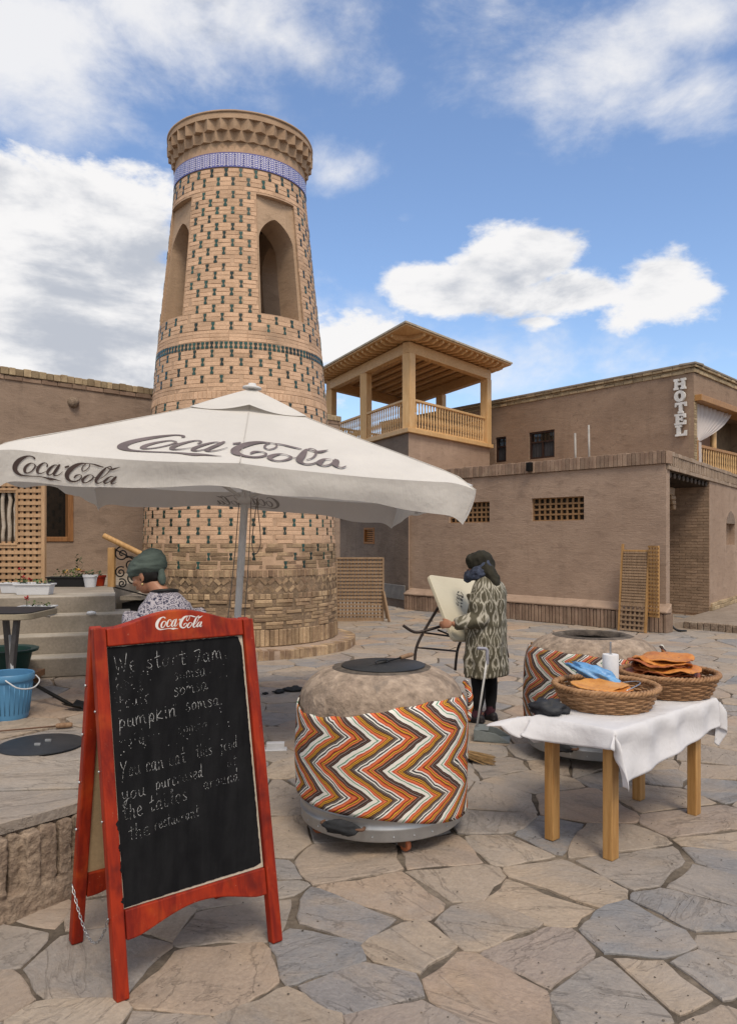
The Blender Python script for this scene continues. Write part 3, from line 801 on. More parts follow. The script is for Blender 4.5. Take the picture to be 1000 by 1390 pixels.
# --- long plastered house on the left
LO = V((-4.96, 12.3, 0))
def build_left():
    B = thing('plastered_house', 'long mud plastered house behind the tower with a brick topped roofline and brown framed window', 'building', tuple(LO))
    w = MB(); bk = []
    wall(w, LO, D1, N1, -5, 6, 0, 4.17, [(-.75, .23, 1.61, 3.0, .14)], seed=2.0)
    for (o, d, n, L) in ((LO+D1*6, -N1, D1, 3.0), (LO-D1*5, -N1, -D1, 3.0), (LO-N1*3-D1*5, D1, -N1, 11.0)):
        wall(w, o, d, n, 0, L, 0, 4.17, (), 1.5, 0)
    w.add([LO-D1*5+UP*4.17, LO+D1*6+UP*4.17, LO+D1*6-N1*3+UP*4.17, LO-D1*5-N1*3+UP*4.17], [(0, 1, 2, 3)])
    w.build('wall', MT['clay_left'], B, merge=True)
    c = MB(); capbricks(c, LO, D1, N1, -5, 6.02, 4.175, 4.29, .11, .035, .3, rb)
    c2 = MB(); capbricks(c2, LO, D1, N1, -5, 6.02, 4.10, 4.17, .26, .02, .02, rb)
    c.build('brick_coping', MT['yellowbrick'], B, bevel=.008); c2.build('brick_course', MT['capbrick'], B, bevel=.006)
    # window
    fr = MB(); a, b, z0, z1 = -.75, .23, 1.61, 3.0; d = -.05
    for (t0, t1, y0, y1) in ((a, a+.09, z0, z1), (b-.09, b, z0, z1), (a+.09, b-.09, z0, z0+.08), (a+.09, b-.09, z1-.08, z1)):
        fr.fbox(LO, D1, N1, UP, (t0+.001, t1-.001), (-.12, .02), (y0+.001, y1-.001))
    wn = fr.build('window', MT['framew'], B, bevel=.01)
    p = MB(); p.fbox(LO, D1, N1, UP, (a+.09, b-.09), (-.11, -.095), (z0+.08, z1-.08)); p.build('pane', MT['glass'], wn)
    cu = MB()
    def cf(s, q):
        t = a+.1+(b-a-.2)*s
        return LO+D1*t+N1*(-.085+.008*sin(s*60))+UP*(2.62-.10*sin(PI*s)+(.3+.10*sin(PI*s))*q)
    cu.grid(cf, 60, 3); cu.build('curtain', MT['cloth_dim'], wn, smooth=True)
    bs = MB(); t, z = onwall(LO, D1, 99, 546)
    bs.ball(LO+D1*t+UP*z+N1*.02, (.095, .09, .095), 16, 10); bs.build('wall_boss', MT['terr'], B, smooth=True)
MT['cloth_dim'] = mat('grey_net_curtain', (.20, .18, .165), rough=.9, bump=.2)
build_left()

# --- block with the timber pavilion
PO = V((.94, 18.05, 0)); DR = unit(.61, .79); DL = unit(-.42, .908)
NR = V((DR.y, -DR.x, 0)); NL = V((-DL.y, DL.x, 0))
PQ, PS = 3.93, 5.1
Q_ = PO+DR*PQ; S_ = PO+DL*PS; T_ = Q_+DL*PS
FZ = 4.27
def build_pavilion():
    B = thing('pavilion_house', 'plastered house carrying an open timber pavilion with turned railings and a flat raftered roof', 'building', tuple(PO))
    w = MB(); bk = []
    t0, za = onwall(PO, DL, 508, 716); t1, zb = onwall(PO, DL, 494, 738)
    wall(w, PO, DL, NL, 0, PS, 0, FZ-.11, [(t0, t1, zb, za, .08)], seed=5, disp=.02, back=bk)
    w.build('side_wall', MT['clay_grey_shade'], B)  # darker plaster than the other faces, painting in the shade on this side
    w = MB(); wall(w, PO, DR, NR, 0, PQ, 0, FZ-.11, (), seed=7)
    wall(w, Q_, DL, -NL, 0, PS, 0, FZ-.11, (), 1.5, 0); wall(w, S_, DR, -NR, 0, PQ, 0, FZ-.11, (), 1.5, 0)
    w.build('wall', MT['clay'], B)
    sh = MB(); m = 8
    for k in range(m):
        z = zb+(za-zb)*k/m; sh.fbox(PO, DL, NL, UP, (t0+.02, t1-.02), (-.075, -.045), (z+.01, z+(za-zb)/m-.006))
    sh.fbox(PO, DL, NL, UP, (t0, t0+.05), (-.05, .015), (zb, za)); sh.fbox(PO, DL, NL, UP, (t1-.05, t1), (-.05, .015), (zb, za))
    sh.fbox(PO, DL, NL, UP, (t0+.05, t1-.05), (-.05, .013), (za-.05, za)); sh.fbox(PO, DL, NL, UP, (t0+.05, t1-.05), (-.05, .013), (zb, zb+.05))
    sh.build('window', MT['shut'], B)
    gp = MB(); gp.fbox(PO, DL, NL, UP, (.15, 1.5), (0, .025), (.20, .55)); gp.build('cement_patch', MT['cement'], B, bevel=.01)
    fl = MB()
    e = .10
    poly = [PO-DR*e-DL*e, Q_+DR*e-DL*e, T_+DR*e+DL*e, S_-DR*e+DL*e]
    fl.prism([(p.x, p.y) for p in poly], V((1,0,0)), V((0,1,0)), V((0,0,0)), UP, FZ-.105, FZ-.005)
    fl.build('floor_edge', MT['wood'], B, bevel=.006)
    # posts
    PW = .23; ZT = 6.06
    post_at = [PO+DR*.1+DL*.1, PO+DR*.1+DL*(PS/2), S_+DR*.1-DL*.1, Q_-DR*.1+DL*.1, Q_-DR*.1+DL*(PS/2), T_-DR*.1-DL*.1]
    for i, p in enumerate(post_at):
        pm = MB(); pm.fbox(p, DR, NR, UP, (-PW/2, PW/2), (-PW/2, PW/2), (FZ, ZT)); pm.build('post', MT['wood'], B, bevel=.012)
    bm_ = MB()
    I = [PO+DR*.1+DL*.1, Q_-DR*.1+DL*.1, T_-DR*.1-DL*.1, S_+DR*.1-DL*.1]
    for i in range(4):
        a, b = I[i], I[(i+1) % 4]; d = (b-a).normalized()
        bm = MB(); ex = .115 if i % 2 == 0 else -.118
        bm.beam(a-d*ex+UP*(ZT+.13), b+d*ex+UP*(ZT+.13), .20, .26); bm.build('beam', MT['woodx'], B, bevel=.01)
    # joists under the ceiling
    for k in range(1, 9):
        t = PQ*k/9; jm = MB(); jm.beam(PO+DR*t+DL*.22+UP*(ZT+.30), S_+DR*t-DL*.22+UP*(ZT+.30), .12, .075); jm.build('joist', MT['woodx'], B)
    # rafters sticking out all round
    OV = .50; ZR = ZT+.265
    def raf(p, d, n):
        rm = MB(); L = OV-.06
        prof = [(-.30, .002), (L, .002), (L, .06), (L-.10, .105), (-.30, .105)]
        rm.prism([(x, .107-z if False else z) for x, z in [(-.30, .03), (L-.14, .0), (L-.02, .055), (L, .11), (-.30, .11)]], n, UP, p+UP*(ZR-.0), d, -.045, .045)
        rm.build('rafter', MT['woodx'], B)
    for (o, d, n, L) in ((PO, DR, NR, PQ), (PO, DL, NL, PS), (Q_, DL, -NL, PS), (S_, DR, -NR, PQ)):
        m = int(L/.27)
        for k in range(m+1): raf(o+d*(L*k/m*.98+.03), d, n)
    # roof deck
    def off(s): 
        a = PO+(-NR*0)
        s2 = s
        c = []
        for (p, n1, n2) in ((PO, NR, NL), (Q_, NR, -NL), (T_, -NR, -NL), (S_, -NR, NL)):
            den = n1.x*n2.y-n1.y*n2.x
            b1, b2 = n1.dot(p)+s, n2.dot(p)+s
            c.append(((b1*n2.y-b2*n1.y)/den, (n1.x*b2-n2.x*b1)/den))
        return c
    dk = MB(); dk.prism(off(OV), V((1,0,0)), V((0,1,0)), V((0,0,0)), UP, ZR+.112, ZR+.145); dk.build('roof_boards', MT['woodx'], B)
    dk = MB(); dk.prism(off(OV+.035), V((1,0,0)), V((0,1,0)), V((0,0,0)), UP, ZR+.148, ZR+.19); dk.build('roof_sheet', MT['palew'], B)
    # railings
    bal = MB(); bal.lathe([(.022, 0), (.022, .07), (.014, .10), (.026, .17), (.028, .24), (.016, .33), (.013, .36), (.022, .40), (.017, .50), (.022, .56), (.022, .62)], 8)
    bal_me = bal.mesh('baluster', V((0,0,0)), True); bal_me.materials.append(MT['wood'])
    hh = .62
    for (a, b) in ((post_at[0], post_at[3]), (post_at[0], post_at[1]), (post_at[1], post_at[2]), (post_at[3], post_at[4]), (post_at[4], post_at[5]), (post_at[2], post_at[5])):
        d = (b-a); L = d.length; d.normalize(); n = V((d.y, -d.x, 0))
        r = MB(); r.fbox(a, d, n, UP, (PW/2+.002, L-PW/2-.002), (-.045, .045), (FZ+hh+.065, FZ+hh+.12)); r.fbox(a, d, n, UP, (PW/2+.002, L-PW/2-.002), (-.035, .035), (FZ+.002, FZ+.065))
        ro = r.build('railing', MT['wood'], B, bevel=.006)
        m = int((L-PW)/.125)
        for k in range(m):
            o = bpy.data.objects.new('baluster', bal_me); C.objects.link(o); o.parent = ro
            o.location = a+d*(PW/2+(L-PW)*(k+.5)/m)+UP*(FZ+.065)-PO
    # wall bracket lamp and cable on the shaded side
    lm = MB(); t, z = onwall(PO, DL, 490, 698); c = PO+DL*t+UP*z
    lm.tube([c, c+NL*.16+UP*.06, c+NL*.22-UP*.02], .018, 6); lm.lathe([(0, .06), (.03, .05), (.07, -.03), (.08, -.12), (.05, -.15), (0, -.15)], 12, c+NL*.22-UP*.03)
    lm.build('wall_lamp', MT['iron'], B)
    cb = MB(); t, z = onwall(PO, DL, 478, 690); c = PO+DL*t+UP*z+NL*.02
    cb.tube([c+UP*.2, c, c-UP*.22, c-UP*.27+DL*.3, c-UP*.27+DL*1.2], .012, 5); cb.build('cable', MT['iron'], B)
MT['shut'] = wood('orange_shutter', (.42, .19, .055), (.30, .12, .03), .6)
MT['cement'] = mat('cement_patch', (.27, .255, .24), (.20, .19, .18), rough=.9, bump=.4)
MT['palew'] = mat('pale_roof_sheet', (.55, .47, .36), rough=.7, bump=.1)
build_pavilion()

# --- low house in front, with latticed openings and a portal on its right side
CR = PO+D2*6.22; DP = unit(.585, .811); NP = V((DP.y, -DP.x, 0))
LH = 3.23
def lattice_panel(mb, O, D, N, t0, t1, z0, z1, nc, nr, fw, bar, d0, d1):
    mb.fbox(O, D, N, UP, (t0, t0+fw), (d0, d1), (z0, z1)); mb.fbox(O, D, N, UP, (t1-fw, t1), (d0, d1), (z0, z1))
    mb.fbox(O, D, N, UP, (t0+fw, t1-fw), (d0, d1), (z0, z0+fw)); mb.fbox(O, D, N, UP, (t0+fw, t1-fw), (d0, d1), (z1-fw, z1))
    cw = (t1-t0-2*fw)/nc; ch = (z1-z0-2*fw)/nr
    for k in range(1, nc): mb.fbox(O, D, N, UP, (t0+fw+k*cw-bar/2, t0+fw+k*cw+bar/2), (d0+.004, d1-.004), (z0+fw, z1-fw))
    for k in range(1, nr): mb.fbox(O, D, N, UP, (t0+fw, t1-fw), (d0+.008, d1-.001), (z0+fw+k*ch-bar/2, z0+fw+k*ch+bar/2))
def build_low():
    B = thing('low_house', 'low mud plastered house with two latticed openings under brick coping', 'building', tuple(CR))
    w = MB(); bk = []
    WO = PO-N2*.06
    holes = []
    for (ua, ub, va, vb) in ((609, 664, 682, 709), (721, 792, 675, 706)):
        ta, z1 = onwall(WO, D2, ua, va); tb, z2 = onwall(WO, D2, ub, va)
        _, z3 = onwall(WO, D2, ub, vb); holes.append((ta, tb, z3, (z1+z2)/2, .16))
    L = 6.22
    wall(w, WO, D2, N2, 0, L, 0, LH-.24, holes, .35, .018, 9, bk)
    P0, P1 = .24, 3.42                         # portal along the right side
    co_ = WO+D2*L
    wall(w, co_, DP, NP, 0, P0, 0, LH-.34, (), .3, .006, 3)
    wall(w, co_, DP, NP, P1, 9.5, 0, LH-.34, [(onwall(co_, DP, 985), onwall(co_, DP, 996.5), 1.52, 2.02, .16)], .4, .012, 4, bk)
    RD = -D2                                    # into the portal
    wall(w, co_+DP*P0, RD, DP, 0, 2.6, 0, LH-.34, (), .8, 0)
    wall(w, co_+DP*P0+RD*2.6, DP, NP, 0, P1-P0, 0, LH-.34, (), .8, 0)
    # roof
    w.add([WO+UP*3.02-N2*.1, co_+UP*3.02-N2*.1, co_+DP*9.5+UP*3.02, co_+DP*9.5+RD*9+UP*3.02, WO+RD*2+UP*3.02], [(0, 1, 2, 3, 4)])
    w.build('wall', MT['clay'], B, merge=True)
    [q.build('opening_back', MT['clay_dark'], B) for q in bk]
    # pointed niche head on the right wall
    ta, tb = onwall(co_, DP, 985), onwall(co_, DP, 996.5); nm = MB()
    tm = (ta+tb)/2; hw = (tb-ta)/2
    for s in (-1, 1):
        pts = [(tm+s*hw*1.15, 1.99), (tm+s*hw*1.0, 2.0), (tm+s*hw*.92, 2.12), (tm+s*hw*.6, 2.24), (tm, 2.34), (tm, 2.42), (tm+s*hw*1.15, 2.42)]
    ar = [(ta, 2.02), (tb, 2.02), (tb-hw*.08, 2.12), (tb-hw*.4, 2.24), (tm, 2.33), (ta+hw*.4, 2.24), (ta+hw*.08, 2.12)]
    nm.prism(ar, DP, UP, co_, NP, -.002, .0085); nm.build('niche_head', MT['clay_grey_shade'], B)
    # brick side of the portal
    br = MB(); z = .05; k = 0; o = co_+DP*P1
    while z < LH-.36:
        t = -.13*(k % 2)
        while t < 2.6:
            a, b = max(0, t), min(2.6, t+.26)
            if b-a > .03: br.fbox(o, RD, -DP, UP, (a+.004, b-.004), (-.02, .012+rb.uniform(-.004, .006)), (z+.004, z+.056))
            t += .26
        z += .062; k += 1
    br.build('brick_jamb', MT['portbrick'], B)
    bb = MB(); wall(bb, o, RD, -DP, 0, 2.6, 0, LH-.34, (), .9, 0); bb.build('jamb_mortar', MT['mortar'], B)
    # ceiling beams of the portal and a carved bracket beam
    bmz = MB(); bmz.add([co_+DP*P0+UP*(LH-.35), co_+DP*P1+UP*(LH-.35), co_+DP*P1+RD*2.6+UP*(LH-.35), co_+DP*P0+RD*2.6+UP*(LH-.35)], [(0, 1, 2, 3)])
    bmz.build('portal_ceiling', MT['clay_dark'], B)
    for k in range(10):
        t = P0+.15+(P1-P0-.3)*k/9; cbm = MB(); cbm.tube([co_+DP*t+RD*.03+UP*(LH-.41), co_+DP*t+RD*2.58+UP*(LH-.41)], .055, 8); cbm.build('ceiling_pole', MT['darkwood'], B)
    kb = MB(); a = co_+DP*(P0+.02)+RD*.45+UP*(LH-.62)
    kb.beam(a, a+DP*1.75, .14, .16)
    cpt = a+DP*1.75
    kb.fbox(cpt, DP, NP, UP, (-.28, .05), (-.08, .08), (-.17, -.082)); kb.fbox(cpt, DP, NP, UP, (-.18, .08), (-.075, .075), (-.26, -.172)); kb.fbox(cpt, DP, NP, UP, (-.08, .10), (-.07, .07), (-.36, -.262))
    kb.build('bracket_beam', MT['darkpine'], B, bevel=.02)
    # copings
    c = MB(); capbricks(c, WO, D2, N2, 0, L+.03, LH-.235, LH, .085, .045, .2, rb, .006); c.build('brick_coping', MT['capbrick'], B, bevel=.007)
    c = MB(); capbricks(c, co_, DP, NP, .06, 9.5, LH-.335, LH-.262, .25, .03, .2, rb); capbricks(c, co_, DP, NP, .06, 9.5, LH-.078, LH-.005, .25, .035, .2, rb)
    t = .08
    while t < 9.4:
        c.fbox(co_+DP*t, DP, NP, UP, (0, .075), (-.2, .025), (LH-.258, LH-.082)); t += .15
    c.fbox(co_, DP, NP, UP, (.06, 9.5), (-.2, -.03), (LH-.26, LH-.08))
    c.build('dentil_course', MT['dentil'], B, bevel=.005)
    # plinth
    p = MB(); capbricks(p, WO, D2, N2, -.05, L+.1, 0.0, .34, .08, .17, .1, rb, .012); p.build('brick_plinth', MT['capbrick'], B, bevel=.012)
    p = MB(); p.prism([(-.02, .342), (.185, .342), (.19, .38), (.06, .45), (-.02, .52)], N2, UP, WO, D2, -.05, L+.1); p.build('plinth_ledge', MT['clay'], B, bevel=.02)
    p = MB(); capbricks(p, co_, DP, NP, P1, 9.5, .12, .20, .25, .06, .05, rb); capbricks(p, co_, DP, NP, P1+.1, 9.5, .205, .28, .25, .045, .05, rb); p.build('brick_plinth', MT['yellowbrick'], B, bevel=.01)
    # lattice windows
    for (ta, tb, z0, z1, d) in holes:
        lw = MB(); lattice_panel(lw, WO, D2, N2, ta, tb, z0, z1, 9 if tb-ta > .5 else 8, 4, .02, .036, -.10, -.055); lw.build('lattice_window', MT['lattdark'], B)
    sp = MB(); t, z = onwall(WO, D2, 721, 634); sp.fbox(WO, D2, N2, UP, (t-.06, t+.06), (-.1, .12), (z-.09, z+.09)); sp.build('roof_spout', MT['iron'], B, bevel=.01)
MT['portbrick'] = mat('portal_brick', (.44, .31, .22), (.35, .245, .17), rough=.92, island=.18, bscale=50, bump=.5, fine=.15, spec=.1)
MT['dentil'] = mat('dentil_brick', (.42, .325, .25), (.34, .255, .19), rough=.9, island=.15, bscale=50, bump=.4, fine=.15, spec=.1)
MT['darkwood'] = mat('smoked_pole', (.06, .042, .03), rough=.8, bump=.3)
MT['darkpine'] = wood('aged_beam', (.30, .195, .115), (.22, .14, .075), .7)
MT['lattdark'] = wood('lattice_grille', (.33, .195, .10), (.25, .14, .06), .7)
build_low()
# raised pavement before the portal, with a brick kerb
def build_pavement():
    poly = [(5.35, 14.35), (5.80, 14.2), (6.45, 13.42), (9.2, 10.4), (13, 13), (11, 20), (7.6, 17.2), (5.3, 14.0)]
    poly = [(5.42, 13.98), (5.85, 14.2), (6.5, 13.45), (9.4, 10.3), (14, 13), (12, 21), (8.2, 18.6), (7.3, 16.4)]
    m = MB(); m.prism(poly, V((1,0,0)), V((0,1,0)), V((0,0,0)), UP, -.02, .12); m.build('portal_pavement', MT['pave'])['kind'] = 'structure'
    k = MB(); pts = [V((5.42, 13.98, 0)), V((5.85, 14.2, 0)), V((6.5, 13.45, 0)), V((9.4, 10.3, 0))]
    for a, b in zip(pts[1:], pts[2:]):
        d = (b-a).normalized(); n = V((d.y, -d.x, 0))
        if n.dot(V((-1, -1, 0))) < 0: n = -n
        capbricks(k, a, d, n, 0, (b-a).length, -.01, .135, .13, .05, .08, rb)
    k.build('kerb', MT['terr'], bevel=.012)['kind'] = 'structure'
MT['pave'] = mat('brick_paving', (.33, .265, .21), (.25, .195, .15), rough=.9, bump=.5, bscale=20, scale=3, fine=.15)
build_pavement()

# --- hotel behind
HK = px(941, 493, 17.0); HH = HK.z; HK.z = 0
DH = unit(-.615, .788); NH = V((-DH.y, DH.x, 0)); DHr = unit(.69, .724); NHr = V((DHr.y, -DHr.x, 0))
if NH.y > 0: NH = -NH
def build_hotel():
    B = thing('hotel_building', 'two storey plastered hotel with brick cornice, dark windows and a curtained balcony', 'building', tuple(HK))
    w = MB(); bk = []; holes = []
    for (ua, ub, va, vb) in ((686.5, 672, 593, 628), (752, 717.5, 585, 624)):
        ta, z1 = onwall(HK, DH, ua, va); tb, z2 = onwall(HK, DH, ub, va); _, z3 = onwall(HK, DH, ub, vb)
        holes.append((ta, tb, z3, (z1+z2)/2, .14))
    wall(w, HK, DH, NH, 0, 11, 0, HH-.2, holes, .5, .012, 13, bk)
    b0, b1, bz0, bz1 = .16, 5.2, 3.05, 4.86
    wall(w, HK, DHr, NHr, 0, 8, 0, HH-.2, [(b0, b1, bz0, bz1, .95)], .5, .008, 14, bk)
    w.add([HK+UP*(HH-.2), HK+DHr*8+UP*(HH-.2), HK+DHr*8+DH*11+UP*(HH-.2), HK+DH*11+UP*(HH-.2)], [(0, 1, 2, 3)])
    w.build('wall', MT['clay_hotel'], B, merge=True); [q.build('room_back', MT['roomwall'], B) for q in bk]
    # cornice: two thin courses with a dark line between
    for (o, d, n, L) in ((HK, DH, NH, 11), (HK, DHr, NHr, 8)):
        c = MB()
        capbricks(c, o, d, n, -.03, L, HH-.20, HH-.135, .26, .03, .2, rb, .012); capbricks(c, o, d, n, -.055, L, HH-.085, HH-.03, .26, .06, .2, rb, .012)
        c.fbox(o, d, n, UP, (0, L), (-.2, .012), (HH-.134, HH-.086)); c.build('brick_cornice', MT['yellowbrick'], B, bevel=.005)
        c = MB(); c.fbox(o, d, n, UP, (-.075, L), (-.3, .075), (HH-.028, HH+.02)); c.build('roof_edge', MT['concrete'], B, bevel=.01)
    for (ta, tb, z0, z1, d) in holes:
        f = MB(); fw = .05
        for (a, b, y0, y1) in ((ta, ta+fw, z0, z1), (tb-fw, tb, z0, z1), (ta+fw, tb-fw, z0, z0+fw), (ta+fw, tb-fw, z1-fw, z1)): f.fbox(HK, DH, NH, UP, (a, b), (-.12, -.04), (y0, y1))
        zz = z0+(z1-z0)*.62; f.fbox(HK, DH, NH, UP, (ta+fw, tb-fw), (-.115, -.045), (zz-.02, zz+.02))
        if tb-ta > .5: f.fbox(HK, DH, NH, UP, ((ta+tb)/2-.02, (ta+tb)/2+.02), (-.113, -.047), (z0+fw, zz-.02))
        fo = f.build('window', MT['darkframe'], B)
        p = MB(); p.fbox(HK, DH, NH, UP, (ta+fw, tb-fw), (-.10, -.09), (z0+fw, z1-fw)); p.build('pane', MT['glass'], fo)
        cu = MB()
        cu.grid(lambda s, q: HK+DH*(ta+fw+(tb-ta-2*fw)*s)+NH*(-.082+.006*sin(s*50))+UP*(z0+fw+(zz-.02-z0-fw)*q), 40, 2); cu.build('curtain', MT['cloth_dark'], fo, smooth=True)
    # brick pier, lintel, railing and curtain of the balcony
    pr = MB(); z = bz0-.2
    while z < bz1-.02:
        pr.fbox(HK, DHr, NHr, UP, (.012, b0-.012+.02), (-.1, .012+rb.uniform(-.003, .003)), (z+.004, z+.052)); z += .058
    pr.build('brick_pier', MT['yellowbrick'], B)
    lt = MB(); lt.fbox(HK, DHr, NHr, UP, (.03, b1), (-.30, .16), (bz1-.14, bz1-.001)); lt.build('lintel', MT['balcwood'], B, bevel=.01)
    ps = MB(); ps.fbox(HK, DHr, NHr, UP, (b0+.04, b0+.16), (-.12, .0), (bz0, bz0+.83)); ps.ball(HK+DHr*(b0+.1)+NHr*-.06+UP*(bz0+.86), .05, 10, 6)
    ps.build('newel_post', MT['balcwood'], B, bevel=.008)
    r = MB(); r.fbox(HK, DHr, NHr, UP, (b0+.17, b1), (-.10, -.02), (bz0+.68, bz0+.745)); r.fbox(HK, DHr, NHr, UP, (b0+.17, b1), (-.09, -.03), (bz0+.02, bz0+.06)); ro = r.build('railing', MT['balcwood'], B, bevel=.006)
    bal = MB(); bal.lathe([(.024, .06), (.024, .14), (.014, .18), (.03, .28), (.016, .40), (.022, .44), (.016, .55), (.024, .60), (.024, .68)], 8)
    bme = bal.mesh('baluster', V((0,0,0)), True); bme.materials.append(MT['wood'])
    for k in range(30):
        o = bpy.data.objects.new('baluster', bme); C.objects.link(o); o.parent = ro; o.location = DHr*(b0+.28+.15*k)-NHr*.06+UP*bz0
    cu = MB()
    def cf(s, q):                               # hung from the lintel, gathered to the newel post
        top = HK+DHr*(b0+.04+2.3*s)+UP*(bz1-.15)
        bot = HK+DHr*(b0+.10+.14*s)+UP*(bz0+.80)
        p = top.lerp(bot, q); p += DHr*(.30*s*sin(PI*q)*.72*(1-q*.35))
        return p-NHr*(.05+.025*sin(s*55)*(1-.4*q))-UP*(.03*s*sin(PI*q))
    cu.grid(cf, 90, 24); 
    cu.grid(lambda s, q: HK+DHr*(b0+.09+.14*s+.03*q)+UP*(bz0+.78-.72*q)-NHr*(-.015+.02*sin(s*22)), 16, 4)
    cu.build('curtain', MT['sheer'], B, smooth=True)
    dr = MB()
    for t in (1.6, 2.5, 3.6): dr.fbox(HK, DHr, NHr, UP, (t, t+.10), (-.93, -.85), (bz0, bz1-.16))
    dr.fbox(HK, DHr, NHr, UP, (2.6, 3.6), (-.94, -.90), (bz0, bz0+1.5)); dr.build('balcony_door', MT['framew'], B)
    pl = MB(); pl.tube([HK+DHr*1.9-NHr*.25+UP*bz0, HK+DHr*1.9-NHr*.25+UP*(bz1-.14)], .07, 10); pl.build('balcony_post', MT['wood'], B, smooth=True)
    tb = MB(); tb.fbox(HK, DHr, NHr, UP, (1.3, 1.9), (-.9, -.5), (bz0, bz0+.55)); tb.build('balcony_bench', MT['benchblue'], B, bevel=.02)
    # sign letters, one below the other
    SG = thing('hotel_sign', 'white raised capital letters spelling HOTEL down the corner of the wall', 'sign', tuple(HK+UP*4.5))
    def letter(ch):
        if ch == 'H': return [[(-.5,-.5),(-.08,-.5),(-.08,-.3),(-.16,-.3),(-.16,-.1),(.16,-.1),(.16,-.3),(.08,-.3),(.08,-.5),(.5,-.5),(.5,-.3),(.42,-.3),(.42,.3),(.5,.3),(.5,.5),(.08,.5),(.08,.3),(.16,.3),(.16,.12),(-.16,.12),(-.16,.3),(-.08,.3),(-.08,.5),(-.5,.5),(-.5,.3),(-.42,.3),(-.42,-.3),(-.5,-.3)]]
        if ch == 'T': return [[(-.22,-.5),(.22,-.5),(.22,-.32),(.14,-.32),(.14,.28),(.3,.28),(.34,.1),(.48,.1),(.46,.5),(-.46,.5),(-.48,.1),(-.34,.1),(-.3,.28),(-.14,.28),(-.14,-.32),(-.22,-.32)]]
        if ch == 'E': return [[(-.46,-.5),(.46,-.5),(.48,-.1),(.34,-.1),(.28,-.3),(-.06,-.3),(-.06,-.09),(.1,-.09),(.12,-.18),(.22,-.18),(.22,.22),(.12,.22),(.1,.11),(-.06,.11),(-.06,.3),(.26,.3),(.32,.12),(.46,.12),(.44,.5),(-.46,.5),(-.46,.32),(-.36,.32),(-.36,-.32),(-.46,-.32)]]
        if ch == 'L': return [[(-.46,-.5),(.46,-.5),(.48,-.02),(.34,-.02),(.26,-.3),(-.04,-.3),(-.04,.32),(.08,.32),(.08,.5),(-.46,.5),(-.46,.32),(-.34,.32),(-.34,-.32),(-.46,-.32)]]
    E = -DH
    for ch, u, v in zip('HOTEL', (924, 924, 925.3, 924.5, 925.5), (521.9, 538.2, 554, 569.6, 584.8)):
        t, z = onwall(HK, DH, u, v); c = HK+DH*t+UP*z; hs = .245; lm = MB()
        if ch == 'O':
            m = 28; vs = []
            for (rx, ry) in ((.50, .52), (.17, .27)):
                for dd in (.03, .085):
                    for k in range(m): vs.append(c+E*(rx*hs*1.05*cos(2*PI*k/m))+UP*(ry*hs*sin(2*PI*k/m))+NH*dd)
            fs = []
            for k in range(m):
                j = (k+1) % m
                fs += [(k, j, m+j, m+k), (m+k, m+j, 3*m+j, 3*m+k), (2*m+j, 2*m+k, 3*m+k, 3*m+j), (k, 2*m+k, 2*m+j, j)]
            lm.add(vs, fs)
        else:
            for poly in letter(ch): lm.prism([(x*hs*1.15, y*hs) for x, y in poly], E, UP, c, NH, .03, .085)
        lm.build('letter', MT['letter'], SG)
MT['clay_hotel'] = plaster('hotel_plaster', (.345, .245, .178), (.285, .20, .145), .6)
MT['roomwall'] = mat('balcony_room_wall', (.24, .18, .12), rough=.9)
MT['darkframe'] = mat('dark_window_frame', (.045, .022, .016), rough=.5, bump=.1)
MT['cloth_dark'] = mat('dim_curtain', (.05, .05, .055), rough=.9, bump=.1)
MT['balcwood'] = wood('varnished_balcony_wood', (.46, .24, .08), (.34, .16, .045), .5, 'x')
MT['benchblue'] = mat('bench_cover', (.10, .11, .14), rough=.8)
MT['letter'] = mat('white_letter', (.80, .79, .77), rough=.6, bump=.1, stain=(.62, .60, .57), stains=(.5, .8), stscale=8)
def sheerm():
    m, N, L, P = newmat('sheer_curtain')
    P.inputs['Base Color'].default_value = (.62, .57, .56, 1); P.inputs['Roughness'].default_value = .9
    tr_ = N.new('ShaderNodeBsdfTransparent'); mx = N.new('ShaderNodeMixShader'); mx.inputs[0].default_value = .72
    out = N['Material Output']; L.new(tr_.outputs[0], mx.inputs[1]); L.new(P.outputs[0], mx.inputs[2]); L.new(mx.outputs[0], out.inputs[0])
    return m
MT['sheer'] = sheerm()
build_hotel()
